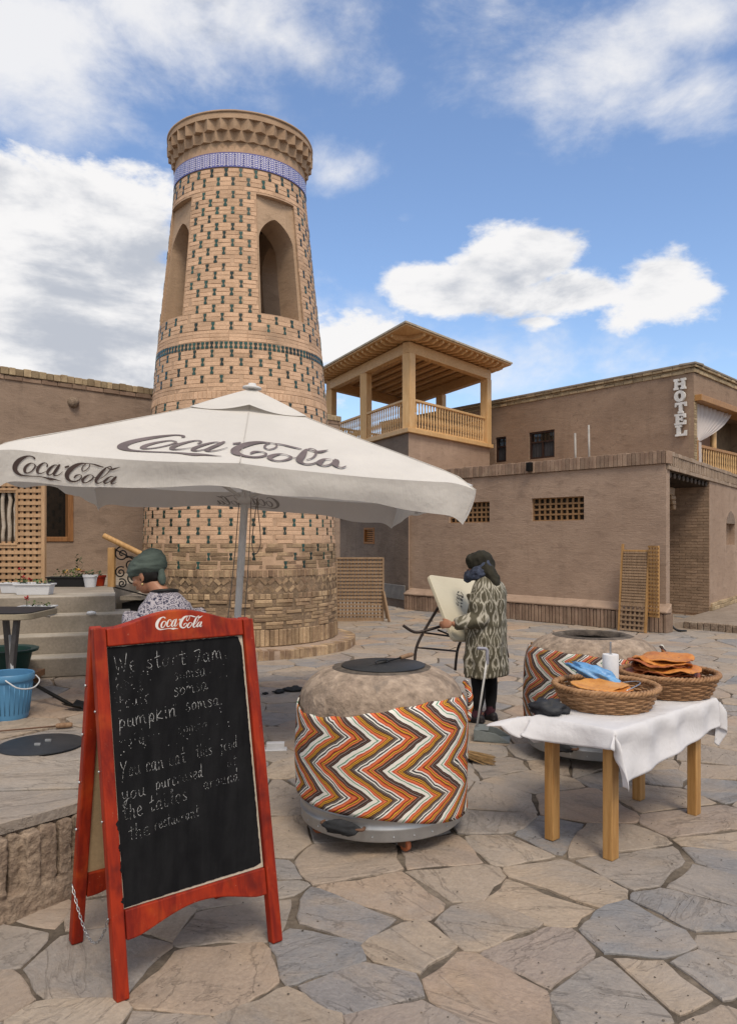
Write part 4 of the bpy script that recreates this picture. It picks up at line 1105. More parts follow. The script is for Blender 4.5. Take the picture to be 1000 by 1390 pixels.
# ------------------------------------------------------------------ lettering
LOGO = [
 [(243,100,12),(236,88,13),(218,79,9),(190,80,11),(158,95,22),(126,120,33),(101,152,38),(92,186,37),(103,215,29),(128,235,19),(160,243,12),(210,243,8),(265,241,7),(310,242,9),(340,247,15),(366,250,20),(392,249,13),(420,253,7),(452,258,2)],
 [(236,139,5),(212,136,9),(184,157,18),(167,187,22),(170,212,18),(188,220,10),(214,206,9),(237,178,11),(246,152,11),(236,138,6)],
 [(244,150,4),(262,160,6),(284,158,4)],
 [(334,152,13),(340,135,9),(322,121,7),(297,132,14),(272,163,22),(263,194,21),(273,213,12),(300,210,7),(334,188,3)],
 [(420,133,5),(396,130,9),(366,154,18),(344,188,21),(343,212,15),(362,217,8),(392,190,7),(414,155,6),(424,135,4)],
 [(433,120,13),(418,150,21),(400,183,22),(390,207,18),(403,218,9),(430,206,6),(458,178,3)],
 [(472,141,15),(504,128,14)],
 [(634,97,6),(612,119,8),(602,145,9),(614,162,8),(640,146,7),(660,117,7),(657,98,6),(632,96,7),(590,101,17),(548,123,29),(511,160,36),(491,197,35),(496,230,27),(522,250,16),(558,250,12),(590,230,11),(602,205,8),(588,193,6),(560,202,14),(545,224,8)],
 [(652,97,6),(690,99,10),(728,110,13),(768,120,7)],
 [(682,193,4),(658,191,8),(630,210,17),(610,236,19),(617,256,12),(642,256,8),(674,234,11),(692,208,11),(680,193,5)],
 [(690,208,4),(708,212,6),(728,204,4)],
 [(893,110,2),(866,121,10),(832,134,15),(806,128,8),(792,120,8),(770,143,18),(742,183,25),(718,222,25),(712,248,19),(726,261,11),(752,252,7),(786,222,4)],
 [(796,119,6),(818,110,8),(828,124,9),(806,160,8),(774,198,6),(742,222,4)],
 [(846,197,4),(822,198,8),(796,220,17),(776,246,18),(783,260,10),(808,250,7),(838,222,6),(850,200,4)],
 [(868,194,12),(853,215,20),(836,238,20),(830,256,14),(844,263,8),(870,246,3)],
]
def ribbon(mb, pts, mapf, lift, k=6, wmul=1.0):
    P = crom(pts, k); vs = []
    n = len(P)
    for i in range(n):
        a = P[max(i-1, 0)]; b = P[min(i+1, n-1)]; dx, dy = b[0]-a[0], b[1]-a[1]; d = math.hypot(dx, dy) or 1
        # broad nib: strokes running down are thick, cross strokes thin
        w = (max(P[i][2], 1.5) if wmul else P[i][2])*.5*(wmul or 1); nx, ny = -dy/d*w, dx/d*w
        vs.append(mapf(P[i][0]+nx, P[i][1]+ny, lift)); vs.append(mapf(P[i][0]-nx, P[i][1]-ny, lift))
    mb.add(vs, [(2*i, 2*i+1, 2*i+3, 2*i+2) for i in range(n-1)])
def logo(mapf, base, step, wmul=1.0):
    mb = MB()
    for i, s in enumerate(LOGO): ribbon(mb, s, mapf, base+step*i, wmul=wmul)
    return mb
# single-stroke handwriting: letters in a box one unit wide, x-height .5, capitals 1
HAND = {
 'W': (.95, [[(0,1),(.18,.05),(.4,.75),(.55,.02),(.85,1.05)]]), 'Y': (.72, [[(.0,.95),(.10,.68),(.30,.46)],[(.62,1.0),(.46,.72),(.30,.46),(.18,.1),(.06,-.22)]]),
 'e': (.55, [[(.05,.25),(.4,.32),(.42,.48),(.25,.55),(.06,.38),(.08,.1),(.28,0),(.52,.1)]]), 'a': (.62, [[(.42,.45),(.25,.52),(.06,.35),(.05,.1),(.2,0),(.38,.15),(.45,.5),(.42,.1),(.5,0),(.62,.08)]]),
 's': (.5, [[(.42,.46),(.25,.54),(.12,.4),(.3,.27),(.4,.12),(.22,0),(.04,.08)]]), 't': (.48, [[(.25,.95),(.2,.3),(.24,.04),(.42,.05)],[(.02,.6),(.46,.64)]]),
 'r': (.5, [[(.08,.5),(.1,0)],[(.1,.3),(.22,.48),(.42,.5)]]), '7': (.6, [[(.05,.7),(.5,.72),(.22,-.05)],[(.12,.33),(.46,.36)]]),
 'm': (.85, [[(.05,.5),(.06,0)],[(.06,.32),(.22,.52),(.34,.42),(.35,0)],[(.35,.34),(.52,.52),(.65,.42),(.67,.04),(.8,.02)]]),
 'n': (.6, [[(.06,.5),(.07,0)],[(.07,.3),(.25,.52),(.42,.42),(.43,.04),(.56,.02)]]), 'u': (.62, [[(.06,.5),(.07,.12),(.2,0),(.4,.14),(.44,.5),(.44,.06),(.58,.02)]]),
 'o': (.55, [[(.28,.52),(.08,.38),(.07,.12),(.24,0),(.42,.14),(.43,.38),(.28,.52)]]), 'p': (.58, [[(.1,.52),(.06,-.42)],[(.1,.32),(.28,.54),(.46,.36),(.36,.08),(.12,.08)]]),
 'k': (.58, [[(.08,1),(.07,0)],[(.46,.52),(.1,.24),(.5,0)]]), 'i': (.3, [[(.1,.5),(.12,.06),(.24,.02)],[(.12,.72),(.13,.75)]]),
 'h': (.6, [[(.12,1),(.06,0)],[(.08,.3),(.26,.52),(.42,.42),(.42,.03),(.55,.02)]]), 'f': (.45, [[(.46,.92),(.3,1),(.2,.8),(.16,0),(.08,-.35)],[(.02,.5),(.4,.54)]]),
 'd': (.62, [[(.42,.45),(.22,.52),(.05,.3),(.12,.04),(.3,.06),(.44,.3)],[(.52,1),(.44,.2),(.5,0),(.6,.06)]]), 'y': (.6, [[(.05,.52),(.1,.2),(.26,.14),(.44,.5)],[(.46,.52),(.38,0),(.2,-.4),(.04,-.3),(.2,-.05),(.58,.12)]]),
 'c': (.5, [[(.42,.42),(.26,.53),(.07,.34),(.08,.1),(.26,0),(.46,.08)]]), 'b': (.56, [[(.1,1),(.07,.02)],[(.08,.28),(.26,.5),(.44,.3),(.32,.03),(.08,.06)]]),
 'l': (.4, [[(.06,.1),(.26,.6),(.26,1),(.14,.9),(.14,.15),(.26,0),(.38,.06)]]), '.': (.3, [[(.1,.03),(.12,.06)]]), '-': (.5, [[(.05,.3),(.42,.34)]]), ' ': (.42, []),
}
def handwrite(mb, text, x, y, h, mapf, rnd, sx=.62, wd=.1, wob=.05, broken=0.0, lift=0.0012):
    for ch in text:
        adv, st = HAND[ch]
        for s in st:
            pts = [(x+(px_+rnd.uniform(-wob, wob)*.6)*h*sx, y+(py_+rnd.uniform(-wob, wob))*h, h*wd) for px_, py_ in s]
            C_ = crom(pts, 5)
            # chalk skips: keep runs of the stroke
            run = []
            for q in C_:
                if rnd.random() < broken:
                    if len(run) > 1: ribbon(mb, run, mapf, lift, 1, 0)
                    run = []
                else: run.append((q[0], q[1], q[2]*rnd.uniform(.55, 1.15)))
            if len(run) > 1: ribbon(mb, run, mapf, lift, 1, 0); lift += .00002
        x += adv*h*sx*rnd.uniform(.95, 1.08)+h*.06
    return x

# ------------------------------------------------------------------ cafe umbrella
def fabric(name, col, tr=.25, col2=None):
    m, N, L, P = newmat(name); tc = N.new('ShaderNodeTexCoord'); vec = tc.outputs['Object']
    n1 = noisen(N, L, vec, 1.1, 5, .6); n2 = noisen(N, L, vec, 160, 2, .5)
    c = mixn(N, L, rng(N, L, n1, .35, .7, smooth=True), col2 or tuple(x*.90 for x in col), col)
    L.new(c, P.inputs['Base Color']); P.inputs['Roughness'].default_value = .85; P.inputs['Specular IOR Level'].default_value = .15
    n3 = noisen(N, L, vec, 3.0, 4, .55)
    h = mth(N, L, 'ADD', mth(N, L, 'MULTIPLY', n3, 1.5), mth(N, L, 'MULTIPLY', n2, .05))
    n4 = noisen(N, L, vec, 5.5, 5, .6, (1, 1, .35), .8); h = mth(N, L, 'ADD', h, mth(N, L, 'MULTIPLY', n4, .8))
    L.new(bumpn(N, L, h, .5, .03), P.inputs['Normal'])
    t = N.new('ShaderNodeBsdfTranslucent'); L.new(c, t.inputs[0]); mx = N.new('ShaderNodeMixShader'); mx.inputs[0].default_value = tr
    out = N['Material Output']; L.new(P.outputs[0], mx.inputs[1]); L.new(t.outputs[0], mx.inputs[2]); L.new(mx.outputs[0], out.inputs[0])
    return m
MT['canopy'] = fabric('canopy_fabric', (.73, .70, .66), .22)
MT['print'] = mat('dark_print', (.17, .135, .135), rough=.8, bump=0, fine=.05)
MT['print2'] = mat('brown_print', (.075, .050, .045), rough=.8, bump=0, fine=.05)
MT['printback'] = mat('print_showing_through', (.36, .33, .31), rough=.85, bump=0)
MT['polew'] = mat('pale_metal_pole', (.70, .69, .68), rough=.4, metal=0, bump=.05, fine=.04, scale=3)
MT['seam'] = fabric('canopy_seam', (.60, .57, .53), .1)
def build_umbrella():
    base = V((-1.133, 6.27, 0))
    U = thing('market_umbrella', 'large square off white cafe umbrella with dark script lettering and a drooping valance', 'umbrella', tuple(base))
    U.rotation_euler = (0, R(3.55), R(7.6)); ORG[U.name] = V((0, 0, 0))
    HS = 1.52; ZR_, ZA = 2.115, 2.84
    sides = [(V((1,0,0)), V((0,-1,0))), (V((0,1,0)), V((1,0,0))), (V((-1,0,0)), V((0,1,0))), (V((0,-1,0)), V((-1,0,0)))]
    def surf(i, s, t, lift=0.0):                # s along the edge -1..1, t from apex 0 to edge 1
        ex, ey = sides[i]
        p = ex*(s*t*HS)+ey*(t*HS)
        rib = (1-min(1, abs(s)))*min(1, abs(s))*4          # 0 on the ribs, 1 between them
        z = ZA-(ZA-ZR_)*t - .022*rib*t*t + .016*(1-abs(s))*t*t - .012*sin(PI*t) 
        z += .006*mnoise.noise(V((p.x*2.2+i, p.y*2.2, 3)))*t
        if t > .9 and abs(s) > .86: z -= .05*((abs(s)-.86)/.14)**2*((t-.9)/.1)**2
        n = (ey*(ZA-ZR_)+UP*HS).normalized()
        return p+UP*z+n*lift
    c = MB()
    for i in range(4): c.grid(lambda a, b, i=i: surf(i, 2*a-1, .05+.95*b), 48, 26)
    c.build('canopy', MT['canopy'], U, smooth=True, merge=True)
    for i in range(4):
        ex, ey = sides[i]; v = MB(); rn = random.Random(40+i)
        def vf(a, b, lift=0.0):
            s = 2*a-1; top = surf(i, s, 1)
            drop = .155+.065*abs(s)**2.5+.012*sin(s*9+i)+.012*mnoise.noise(V((s*5, i*3.1, 0)))
            out = .012*sin(s*7+1.3*i)*b + .022*b*mnoise.noise(V((s*2.8, b*1.1, i*5+2)))-.035*b
            e = max(0, (abs(s)-.9)/.1)
            return top+ey*(out*(1-.6*e)-.05*e*b+lift)-ex*(math.copysign(.06, s)*e*b*b)-UP*(drop*b)
        v.grid(vf, 96, 10); v.build('valance', MT['canopy'], U, smooth=True)
        if i == 0:
            # printed lettering: big on the slope, small on the valance
            def mc(x, y, l):
                s = -.605+(x-75)/820*1.13; t = .93-(260-y)/190*.26
                return surf(0, s, t, .006+l)
            lm = MB()
            for k, st in enumerate(LOGO): ribbon(lm, st, mc, .0004*k)
            lm.build('printed_lettering', MT['print'], U)
            def mv(x, y, l): return vf((.5*(-.885+(x-75)/815*.41)+.5), (y-58)/(262-58)*.80+.08, .005+l)
            lm = MB()
            for k, st in enumerate(LOGO): ribbon(lm, st, mv, .0002*k)
            lm.build('printed_lettering', MT['print2'], U)
        if i == 2 or i == 1:
            lm = MB()
            for k, st in enumerate(LOGO): ribbon(lm, st, lambda x, y, l: vf(.5*(-.2+(x-75)/815*.42)+.5, (y-58)/(262-58)*.80+.08, -.006-l), .0002*k)
            lm.build('faint_lettering', MT['printback'], U)
    for i in range(4):                              # stitched seams over the ribs and along the hem
        for s_, nm in ((1.0, 'seam'), (0.0, 'seam')):
            q = MB(); q.tube([surf(i, s_, .1+.9*k/14, .003) for k in range(15)], .0035, 5); q.build('seam', MT['seam'], U, smooth=True)
    # vent cap
    vc = MB(); H2 = .44
    for i in range(4):
        ex, ey = sides[i]
        def cf(a, b):
            s = 2*a-1; t = .02+.98*b; p = ex*(s*t*H2)+ey*(t*H2)
            lift = .055-.03*t+.05*(1-abs(s))**1.5*t*t*(1 if i in (0, 1) else .4)-.02*abs(sin(s*PI))*t
            return p+UP*(ZA-(ZA-ZR_)*t*H2/HS+lift-.02*t*t)
        vc.grid(cf, 24, 8)
    vc.build('vent_cap', MT['canopy'], U, smooth=True, merge=True)
    fn = MB(); fn.lathe([(.0, ZA+.10), (.03, ZA+.095), (.035, ZA+.08), (.075, ZA+.065), (.08, ZA+.05), (.0, ZA+.045)], 20); fn.build('finial', MT['polew'], U, smooth=True)
    p = MB(); p.lathe([(0, .0), (.028, .0), (.028, 1.35), (.0285, 1.35)], 20); p.lathe([(.0285, 1.35), (.031, 1.352), (.031, ZA+.02), (0, ZA+.02)], 20)
    p.build('pole', MT['polew'], U, smooth=True, split=40)
    for i in range(8):
        a = i*PI/4; L_ = HS*(1.41 if i % 2 else 1.0); d = V((cos(a), sin(a), 0)); r = MB()
        r.beam(d*.05+UP*(ZA-.06), d*(L_-.03)+UP*(ZR_-.025), .018, .025)
        ro = r.build('rib', MT['polew'], U)
        st = MB(); st.beam(d*.05+UP*2.0, d*(L_*.5)+UP*(ZA-.06-(ZA-ZR_-.035)*.5-.02), .014, .02); st.build('strut', MT['polew'], ro)
    hb = MB(); hb.lathe([(.032, 1.94), (.06, 1.95), (.06, 2.03), (.032, 2.04)], 16); hb.build('runner', MT['polew'], U, smooth=True)
    bs = MB(); bs.lathe([(0, .0), (.30, .0), (.31, .03), (.29, .07), (.07, .10), (.05, .12), (.045, .40), (.03, .41)], 32); bs.build('base', MT['concrete'], U, smooth=True, split=40)
    cd = MB(); cd.tube([V((-.045, -.03, 1.98)), V((-.05, -.04, 1.6)), V((-.07, -.05, 1.1)), V((-.09, -.05, .72)), V((-.05, -.03, .6))], .004, 5); cd.build('cord', MT['cord'], U)
    cd = MB(); cd.tube(crom([(.10, -.05, 2.0), (.085, -.05, 1.8), (.08, -.05, 1.62), (.11, -.05, 1.54), (.145, -.05, 1.60), (.14, -.05, 1.72), (.11, -.05, 1.9), (.10, -.05, 2.0)], 6), .004, 5); cd.build('cord', MT['cord'], U)
    cd = MB(); cd.tube(crom([(.05, -.03, 2.0), (.06, -.04, 1.5), (.055, -.035, 1.0), (.04, -.03, .7)], 6), .004, 5); cd.build('cord', MT['cord'], U)
MT['cord'] = mat('grey_cord', (.22, .19, .17), rough=.9, bump=0)
build_umbrella()

# ------------------------------------------------------------------ chalkboard A-frame
def redwood():
    m, N, L, P = newmat('red_varnished_wood'); tc = N.new('ShaderNodeTexCoord'); vec = tc.outputs['Object']
    n1 = noisen(N, L, vec, 2.4, 5, .6, (9, 9, 1.2), .5); n2 = noisen(N, L, vec, 3.5, 4, .6); n3 = noisen(N, L, vec, 40, 5, .7)
    c = mixn(N, L, rng(N, L, n1, .35, .7, smooth=True), (.31, .026, .006), (.15, .010, .005))
    c = mixn(N, L, rng(N, L, n2, .5, .75, 0, .8, True), c, (.47, .085, .012))
    c = mixn(N, L, rng(N, L, n2, .42, .28, 0, .7, True), c, (.07, .007, .006))
    c = mixn(N, L, rng(N, L, n3, .66, .74), c, (.40, .15, .09))
    L.new(c, P.inputs['Base Color']); P.inputs['Roughness'].default_value = .5; P.inputs['Specular IOR Level'].default_value = .22
    L.new(bumpn(N, L, n1, .15, .004), P.inputs['Normal']); return m
MT['red'] = redwood()
MT['slate'] = mat('black_chalkboard', (.008, .008, .009), (.014, .014, .015), rough=.75, scale=4, bump=.15, bscale=25, fine=.1, stretch=(6, 1, 1), spec=.06)
MT['chalk'] = None
def chalkm():
    m, N, L, P = newmat('chalk'); tc = N.new('ShaderNodeTexCoord'); n = noisen(N, L, tc.outputs['Object'], 190, 3, .7); n2 = noisen(N, L, tc.outputs['Object'], 14, 3, .6)
    P.inputs['Base Color'].default_value = (.37, .37, .365, 1); P.inputs['Roughness'].default_value = 1
    t = N.new('ShaderNodeBsdfTransparent'); mx = N.new('ShaderNodeMixShader'); L.new(rng(N, L, mth(N, L, 'ADD', n, mth(N, L, 'MULTIPLY', mth(N, L, 'SUBTRACT', n2, .5), .9)), .44, .58), mx.inputs[0])
    out = N['Material Output']; L.new(t.outputs[0], mx.inputs[1]); L.new(P.outputs[0], mx.inputs[2]); L.new(mx.outputs[0], out.inputs[0]); return m
MT['chalk'] = chalkm()
MT['hardboard'] = mat('tan_hardboard', (.44, .32, .185), (.38, .27, .15), rough=.7, scale=3, bump=.1)
MT['creamboard'] = mat('cream_bare_board', (.52, .46, .37), (.42, .36, .28), rough=.7, scale=9, bump=.1)
MT['whiteprint'] = mat('white_print', (.74, .70, .66), rough=.5, bump=0, fine=.03)
MT['chain'] = mat('steel_chain', (.55, .55, .56), rough=.35, metal=.9, bump=0, fine=.05)
def build_board():
    F1 = V((-.884, 2.745, 0)); F2 = V((-.381, 3.143, 0)); ex = (F2-F1).normalized(); back = V((-ex.y, ex.x, 0)); Wd = (F2-F1).length
    Bd = thing('chalkboard_sign', 'red framed A shaped chalkboard with chalk writing and white script lettering on top rail', 'sign', tuple(F1))
    SPR = .495; HT = 1.315
    up = (back*(SPR/2)+UP*HT).normalized(); SL = (back*(SPR/2)+UP*HT).length; fr = ex.cross(up)*1.0
    if fr.y > 0: fr = -fr
    def panel(org, up, fr, lw=.054):
        o = org
        leg0 = MB(); leg0.fbox(o, ex, up, fr, (-.024, .024), (0, SL-.006), (-.022, .022))
        leg1 = MB(); leg1.fbox(o, ex, up, fr, (Wd-.024, Wd+.024), (0, SL-.012), (-.022, .022))
        y0, y1 = .300, 1.258
        def arch(x): q = (x-Wd/2)/(Wd/2); return max(0, cos(q*PI*.62))**1.3
        tr_ = MB(); n = 24; xs = [.0275+(Wd-.055)*k/n for k in range(n+1)]
        tr_.prism([(x, y1) for x in xs]+[(x, SL-.012+.055*arch(x)) for x in reversed(xs)], ex, up, o, fr, -.017, .0195)
        br = MB(); br.prism([(x, y0) for x in reversed(xs)]+[(x, y0-.105+.055*arch(x)) for x in xs], ex, up, o, fr, -.017, .0195)
        return leg0, leg1, tr_, br, y0, y1
    l0, l1, tr_, br, y0, y1 = panel(F1, up, fr)
    for m in (l0, l1): m.build('leg', MT['red'], Bd, bevel=.006)
    trail = tr_.build('top_rail', MT['red'], Bd, bevel=.005); br.build('bottom_rail', MT['red'], Bd, bevel=.005)
    s = MB(); s.fbox(F1, ex, up, fr, (.0275, Wd-.0275), (y0+.001, y1-.001), (-.006, .004)); brd = s.build('board', MT['creamboard'], Bd)
    # the black paint stops short of the right and lower edge, ragged
    rn = random.Random(4); ed = []
    def rag(a): return a+rn.uniform(-.0012, .0012)
    ed = [(.030, y0+.004)]+[(x*.01+.03, rag(y0+.006+.006*x/56)) for x in range(1, 56)]
    ed += [(rag(Wd-.036), y0+.02+.01*k) for k in range(int((y1-y0-.05)/.01))]+[(Wd-.05-.01*k, rag(y1-.003)) for k in range(53)]+[(.0285, y1-.002)]
    bl = MB(); bl.prism(ed, ex, up, F1, fr, .0045, .0062); blk = bl.build('chalkboard', MT['slate'], brd)
    # black paint smears on the left leg
    sm = MB()
    for (yy, hh, ww) in ((.60, .05, .018), (.52, .035, .014), (.45, .06, .012), (.335, .03, .016)):
        pts = [(.027-ww*rn.uniform(.5, 1)*abs(sin(PI*k/8)) if k not in (0, 8) else .027, yy+hh*(k/8-.5)) for k in range(9)]
        sm.prism(pts+[(.0275, yy+hh*.5), (.0275, yy-hh*.5)], ex, up, F1, fr, .0222, .0228)
    sm.build('paint_smears', MT['slate'], Bd); 
    # chalk writing; rows by fraction from the top of the board
    bx0, bx1 = .03, Wd-.05; BW = bx1-bx0; BH = y1-y0
    def mp(x, y, l): return F1+ex*(bx0+x)+up*(y1-.012-y)+fr*(.0066+l)
    def row(txt, x, frac, h, tilt, broken, sx=.62, wd=.038):
        r2 = random.Random(hash_(txt)+int(frac*1000)); cm = MB()
        def m2(px_, py_, l): return mp(px_, frac*BH-py_-(px_-x*BW)*tilt, l)
        handwrite(cm, txt, x*BW, 0, h, m2, r2, sx, wd, .045, broken); return cm
    def hash_(t): return sum(ord(c)*(i+3) for i, c in enumerate(t))
    rows = [('We start 7am.', .04, .095, .068, .02, .05, .86), ('beef', .04, .165, .05, .02, .45, .9), ('somsa', .46, .152, .052, .04, .22, .82),
            ('fruit', .05, .232, .05, .02, .35, .9), ('somsa', .45, .218, .056, .07, .06, .78), ('pumpkin', .04, .315, .060, .07, .03, .86), ('somsa.', .53, .285, .056, .04, .12, .78),
            ('potato', .04, .385, .045, .03, .5, .9), ('somsa', .46, .372, .046, .03, .35, .85),
            ('You can eat', .035, .505, .062, .05, .05, .58), ('this', .585, .484, .054, .05, .08, .58), ('food', .775, .475, .050, .05, .22, .66),
            ('you', .03, .59, .056, .06, .06, .86), ('purchased', .27, .575, .054, .06, .09, .62), ('at', .82, .545, .046, .04, .25, .8),
            ('the tables', .03, .665, .060, .09, .06, .72), ('around', .62, .615, .05, .05, .22, .78),
            ('the', .06, .745, .058, .06, .07, .78), ('restaurant', .24, .727, .044, .07, .20, .66)]
    ch = MB()
    for (t, x, f, h, tl, b, sx) in rows: ch_ = row(t, x, f, h, tl, b, sx); k = len(ch.v); ch.v += ch_.v; ch.f += [[i+k for i in q] for q in ch_.f]; ch.uv += ch_.uv
    # chalk crumbs
    for k in range(90):
        x, y = rn.uniform(.02, .9)*BW, rn.uniform(.05, .42)*BH
        if rn.random() < .5: x = rn.uniform(.02, .3)*BW
        d = rn.uniform(.0008, .0022); ch.add([mp(x-d, y-d, .002), mp(x+d, y-d*.7, .002), mp(x+d*.6, y+d, .002), mp(x-d, y+d*.8, .002)], [(0, 1, 2, 3)])
    ch.build('chalk_writing', MT['chalk'], blk)
    # white script on the top rail
    cx = Wd/2+.005; 
    lm = MB()
    for k, st in enumerate(LOGO): ribbon(lm, st, lambda x, y, l: F1+ex*(cx+(x-482)/815*.205)+up*(SL-.012+.005-(y-170)/190*.056+.003*(x-482)/400)+fr*(.0202+l), .00012*k, 6, 1.25)
    lm.build('script_lettering', MT['whiteprint'], trail)
    # rear frame
    G1 = F1+back*SPR; up2 = (-back*(SPR/2)+UP*HT).normalized(); fr2 = ex.cross(up2)
    if fr2.y < 0: fr2 = -fr2
    G1s = G1+fr2*.03
    l0, l1, tr_, br, y0, y1 = panel(G1+fr2*.012, up2, fr2)
    for m in (l0, l1): m.build('rear_leg', MT['red'], Bd, bevel=.006)
    tr_.build('rear_top_rail', MT['red'], Bd, bevel=.005); br.build('rear_bottom_rail', MT['red'], Bd, bevel=.005)
    s = MB(); s.fbox(G1+fr2*.012, ex, up2, fr2, (.0275, Wd-.0275), (y0+.001, y1-.001), (-.006, .006)); s.build('rear_board', MT['hardboard'], Bd)
    # chain between the left legs
    a = F1+up*.28-ex*.03; b = G1+fr2*.012+up2*.26-ex*.03; cm = MB(); n = 30; pts = []
    for k in range(n+1):
        t = k/n; pts.append(a.lerp(b, t)-UP*(.17*4*t*(1-t)*(1-.35*t)))
    for k in range(n):
        c = (pts[k]+pts[k+1])/2; d = (pts[k+1]-pts[k]).normalized(); n1 = d.cross(ex).normalized(); n2 = d.cross(n1)
        w = n1 if k % 2 else n2; ll = (pts[k+1]-pts[k]).length*.72
        cm.tube([c+d*(ll*cos(2*PI*j/10))+w*(.0045*sin(2*PI*j/10)) for j in range(10)], .0017, 5, closed=True)
    cm.build('chain', MT['chain'], Bd, smooth=True)
    sc = MB()
    for yy in (.28, .62, .8, 1.02): sc.ball(F1+ex*-.0275+up*yy-fr*.005, .005, 8, 5)
    for yy in (.5, .7, .9, 1.1): sc.ball(G1+fr2*.012+ex*-.0275+up2*yy, .006, 8, 5)
    sc.build('screw_heads', MT['chain'], Bd, smooth=True)
build_board()

# ------------------------------------------------------------------ clay ovens
def zigzag(name, tone=1.0, sat=1.0):
    m, N, L, P = newmat(name); tc = N.new('ShaderNodeTexCoord'); sp = N.new('ShaderNodeSeparateXYZ'); L.new(tc.outputs['UV'], sp.inputs[0])
    wob = noisen(N, L, tc.outputs['Object'], 3.2, 4, .55); wob2 = noisen(N, L, tc.outputs['Object'], 7, 3, .5)
    tri = mth(N, L, 'PINGPONG', mth(N, L, 'ADD', sp.outputs[1], mth(N, L, 'MULTIPLY', mth(N, L, 'SUBTRACT', wob2, .5), .05)), .155)
    u = mth(N, L, 'ADD', sp.outputs[0], mth(N, L, 'MULTIPLY', tri, 1.42)); u = mth(N, L, 'ADD', u, mth(N, L, 'MULTIPLY', mth(N, L, 'SUBTRACT', wob, .5), .07))
    f = mth(N, L, 'FRACT', mth(N, L, 'DIVIDE', u, .275))
    k = lambda r, g, b: tuple(min(1, tone*(x*sat+(r+g+b)/3*(1-sat))) for x in (r, g, b))
    Wt, Gr, Rd, Or, Dk, Ye, Br, Nv, Gy = k(.74, .71, .65), k(.10, .27, .17), k(.48, .05, .025), k(.66, .17, .065), k(.018, .012, .012), k(.60, .30, .03), k(.13, .068, .055), k(.02, .02, .03), k(.30, .26, .24)
    st = [(0, Wt), (.045, Gr), (.075, Wt), (.12, Rd), (.15, Or), (.205, Dk), (.225, Ye), (.26, Dk), (.275, Ye), (.30, Dk), (.318, Br), (.345, Dk), (.365, Gy), (.38, Dk), (.41, Wt), (.45, Nv), (.495, Wt), (.54, Rd), (.57, Or), (.625, Rd), (.65, Dk), (.672, Ye), (.715, Dk), (.733, Or), (.77, Dk), (.80, Br), (.835, Gy), (.85, Dk), (.88, Br), (.91, Dk), (.94, Wt)]
    c = ramp(N, L, f, st, True)
    # fine cross hatching woven in the dark bands, cloth grain
    hat = mth(N, L, 'SINE', mth(N, L, 'MULTIPLY', mth(N, L, 'ADD', sp.outputs[1], sp.outputs[0]), 900.0)); g = noisen(N, L, tc.outputs['UV'], 420, 2, .5)
    c = mixn(N, L, rng(N, L, hat, .3, .9, 0, .10), c, (.35, .30, .26))
    c = mixn(N, L, 1.0, c, ramp(N, L, g, [(.2, (.82,)*3), (.8, (1.1,)*3)]), 'MULTIPLY')
    L.new(c, P.inputs['Base Color']); P.inputs['Roughness'].default_value = .9; P.inputs['Specular IOR Level'].default_value = .15
    w3 = noisen(N, L, tc.outputs['Object'], 9, 4, .55, (1, 1, .5)); L.new(bumpn(N, L, w3, .6, .02), P.inputs['Normal'])
    return m
MT['zig'] = zigzag('zigzag_cloth'); MT['zig2'] = zigzag('faded_zigzag_cloth', .85, .85)
MT['ovenclay'] = mat('oven_clay', (.43, .335, .26), (.34, .26, .20), rough=.95, scale=4, bump=1, bscale=16, bdist=.03, fine=.28, spec=.1, stain=(.21, .17, .14), stains=(.55, .70), stscale=5)
MT['soot'] = mat('sooty_clay', (.17, .14, .115), (.06, .05, .045), rough=.95, scale=7, bump=.9, bscale=26, bdist=.012, fine=.2, spec=.1)
MT['ovenin'] = mat('oven_inside', (.02, .016, .013), rough=1, bump=.3)
MT['steel'] = mat('galvanised_steel', (.47, .48, .49), (.38, .39, .40), rough=.42, metal=.55, scale=3, bump=.12, bscale=20, fine=.06)
MT['rust'] = mat('rusty_iron', (.17, .09, .055), (.09, .05, .035), rough=.85, bump=.4)
MT['castor'] = mat('orange_castor_wheel', (.50, .16, .07), (.36, .11, .05), rough=.6, bump=.1)
MT['lid'] = mat('black_lid', (.030, .033, .038), (.045, .047, .05), rough=.5, metal=.4, scale=5, bump=.2, bscale=30, spec=.4)
MT['rag'] = mat('charcoal_rag', (.035, .038, .042), (.02, .02, .022), rough=.95, bump=.5, bscale=30)
def lump(mb, c, r, seed, amp=.35, n=18, m=12, M=None):
    b = MB(); b.ball((0, 0, 0), 1.0, n, m); vs = []
    for v in b.v:
        v = V(v); d = 1+amp*mnoise.noise(v*1.7+V((seed*3.1, seed, 0)))+amp*.5*mnoise.noise(v*4.5+V((0, seed*2.3, 1)))
        p = V((v.x*r[0]*d, v.y*r[1]*d, v.z*r[2]*d)); vs.append(V(c)+(M @ p if M else p))
    mb.add(vs, b.f)
def uvpos(o):
    ul = o.data.uv_layers.new(name='UVMap') if not o.data.uv_layers else o.data.uv_layers[0]
    for lp in o.data.loops:
        c = o.data.vertices[lp.vertex_index].co; ul.data[lp.index].uv = (c.x*2.1+c.y*1.3, c.z*1.6)
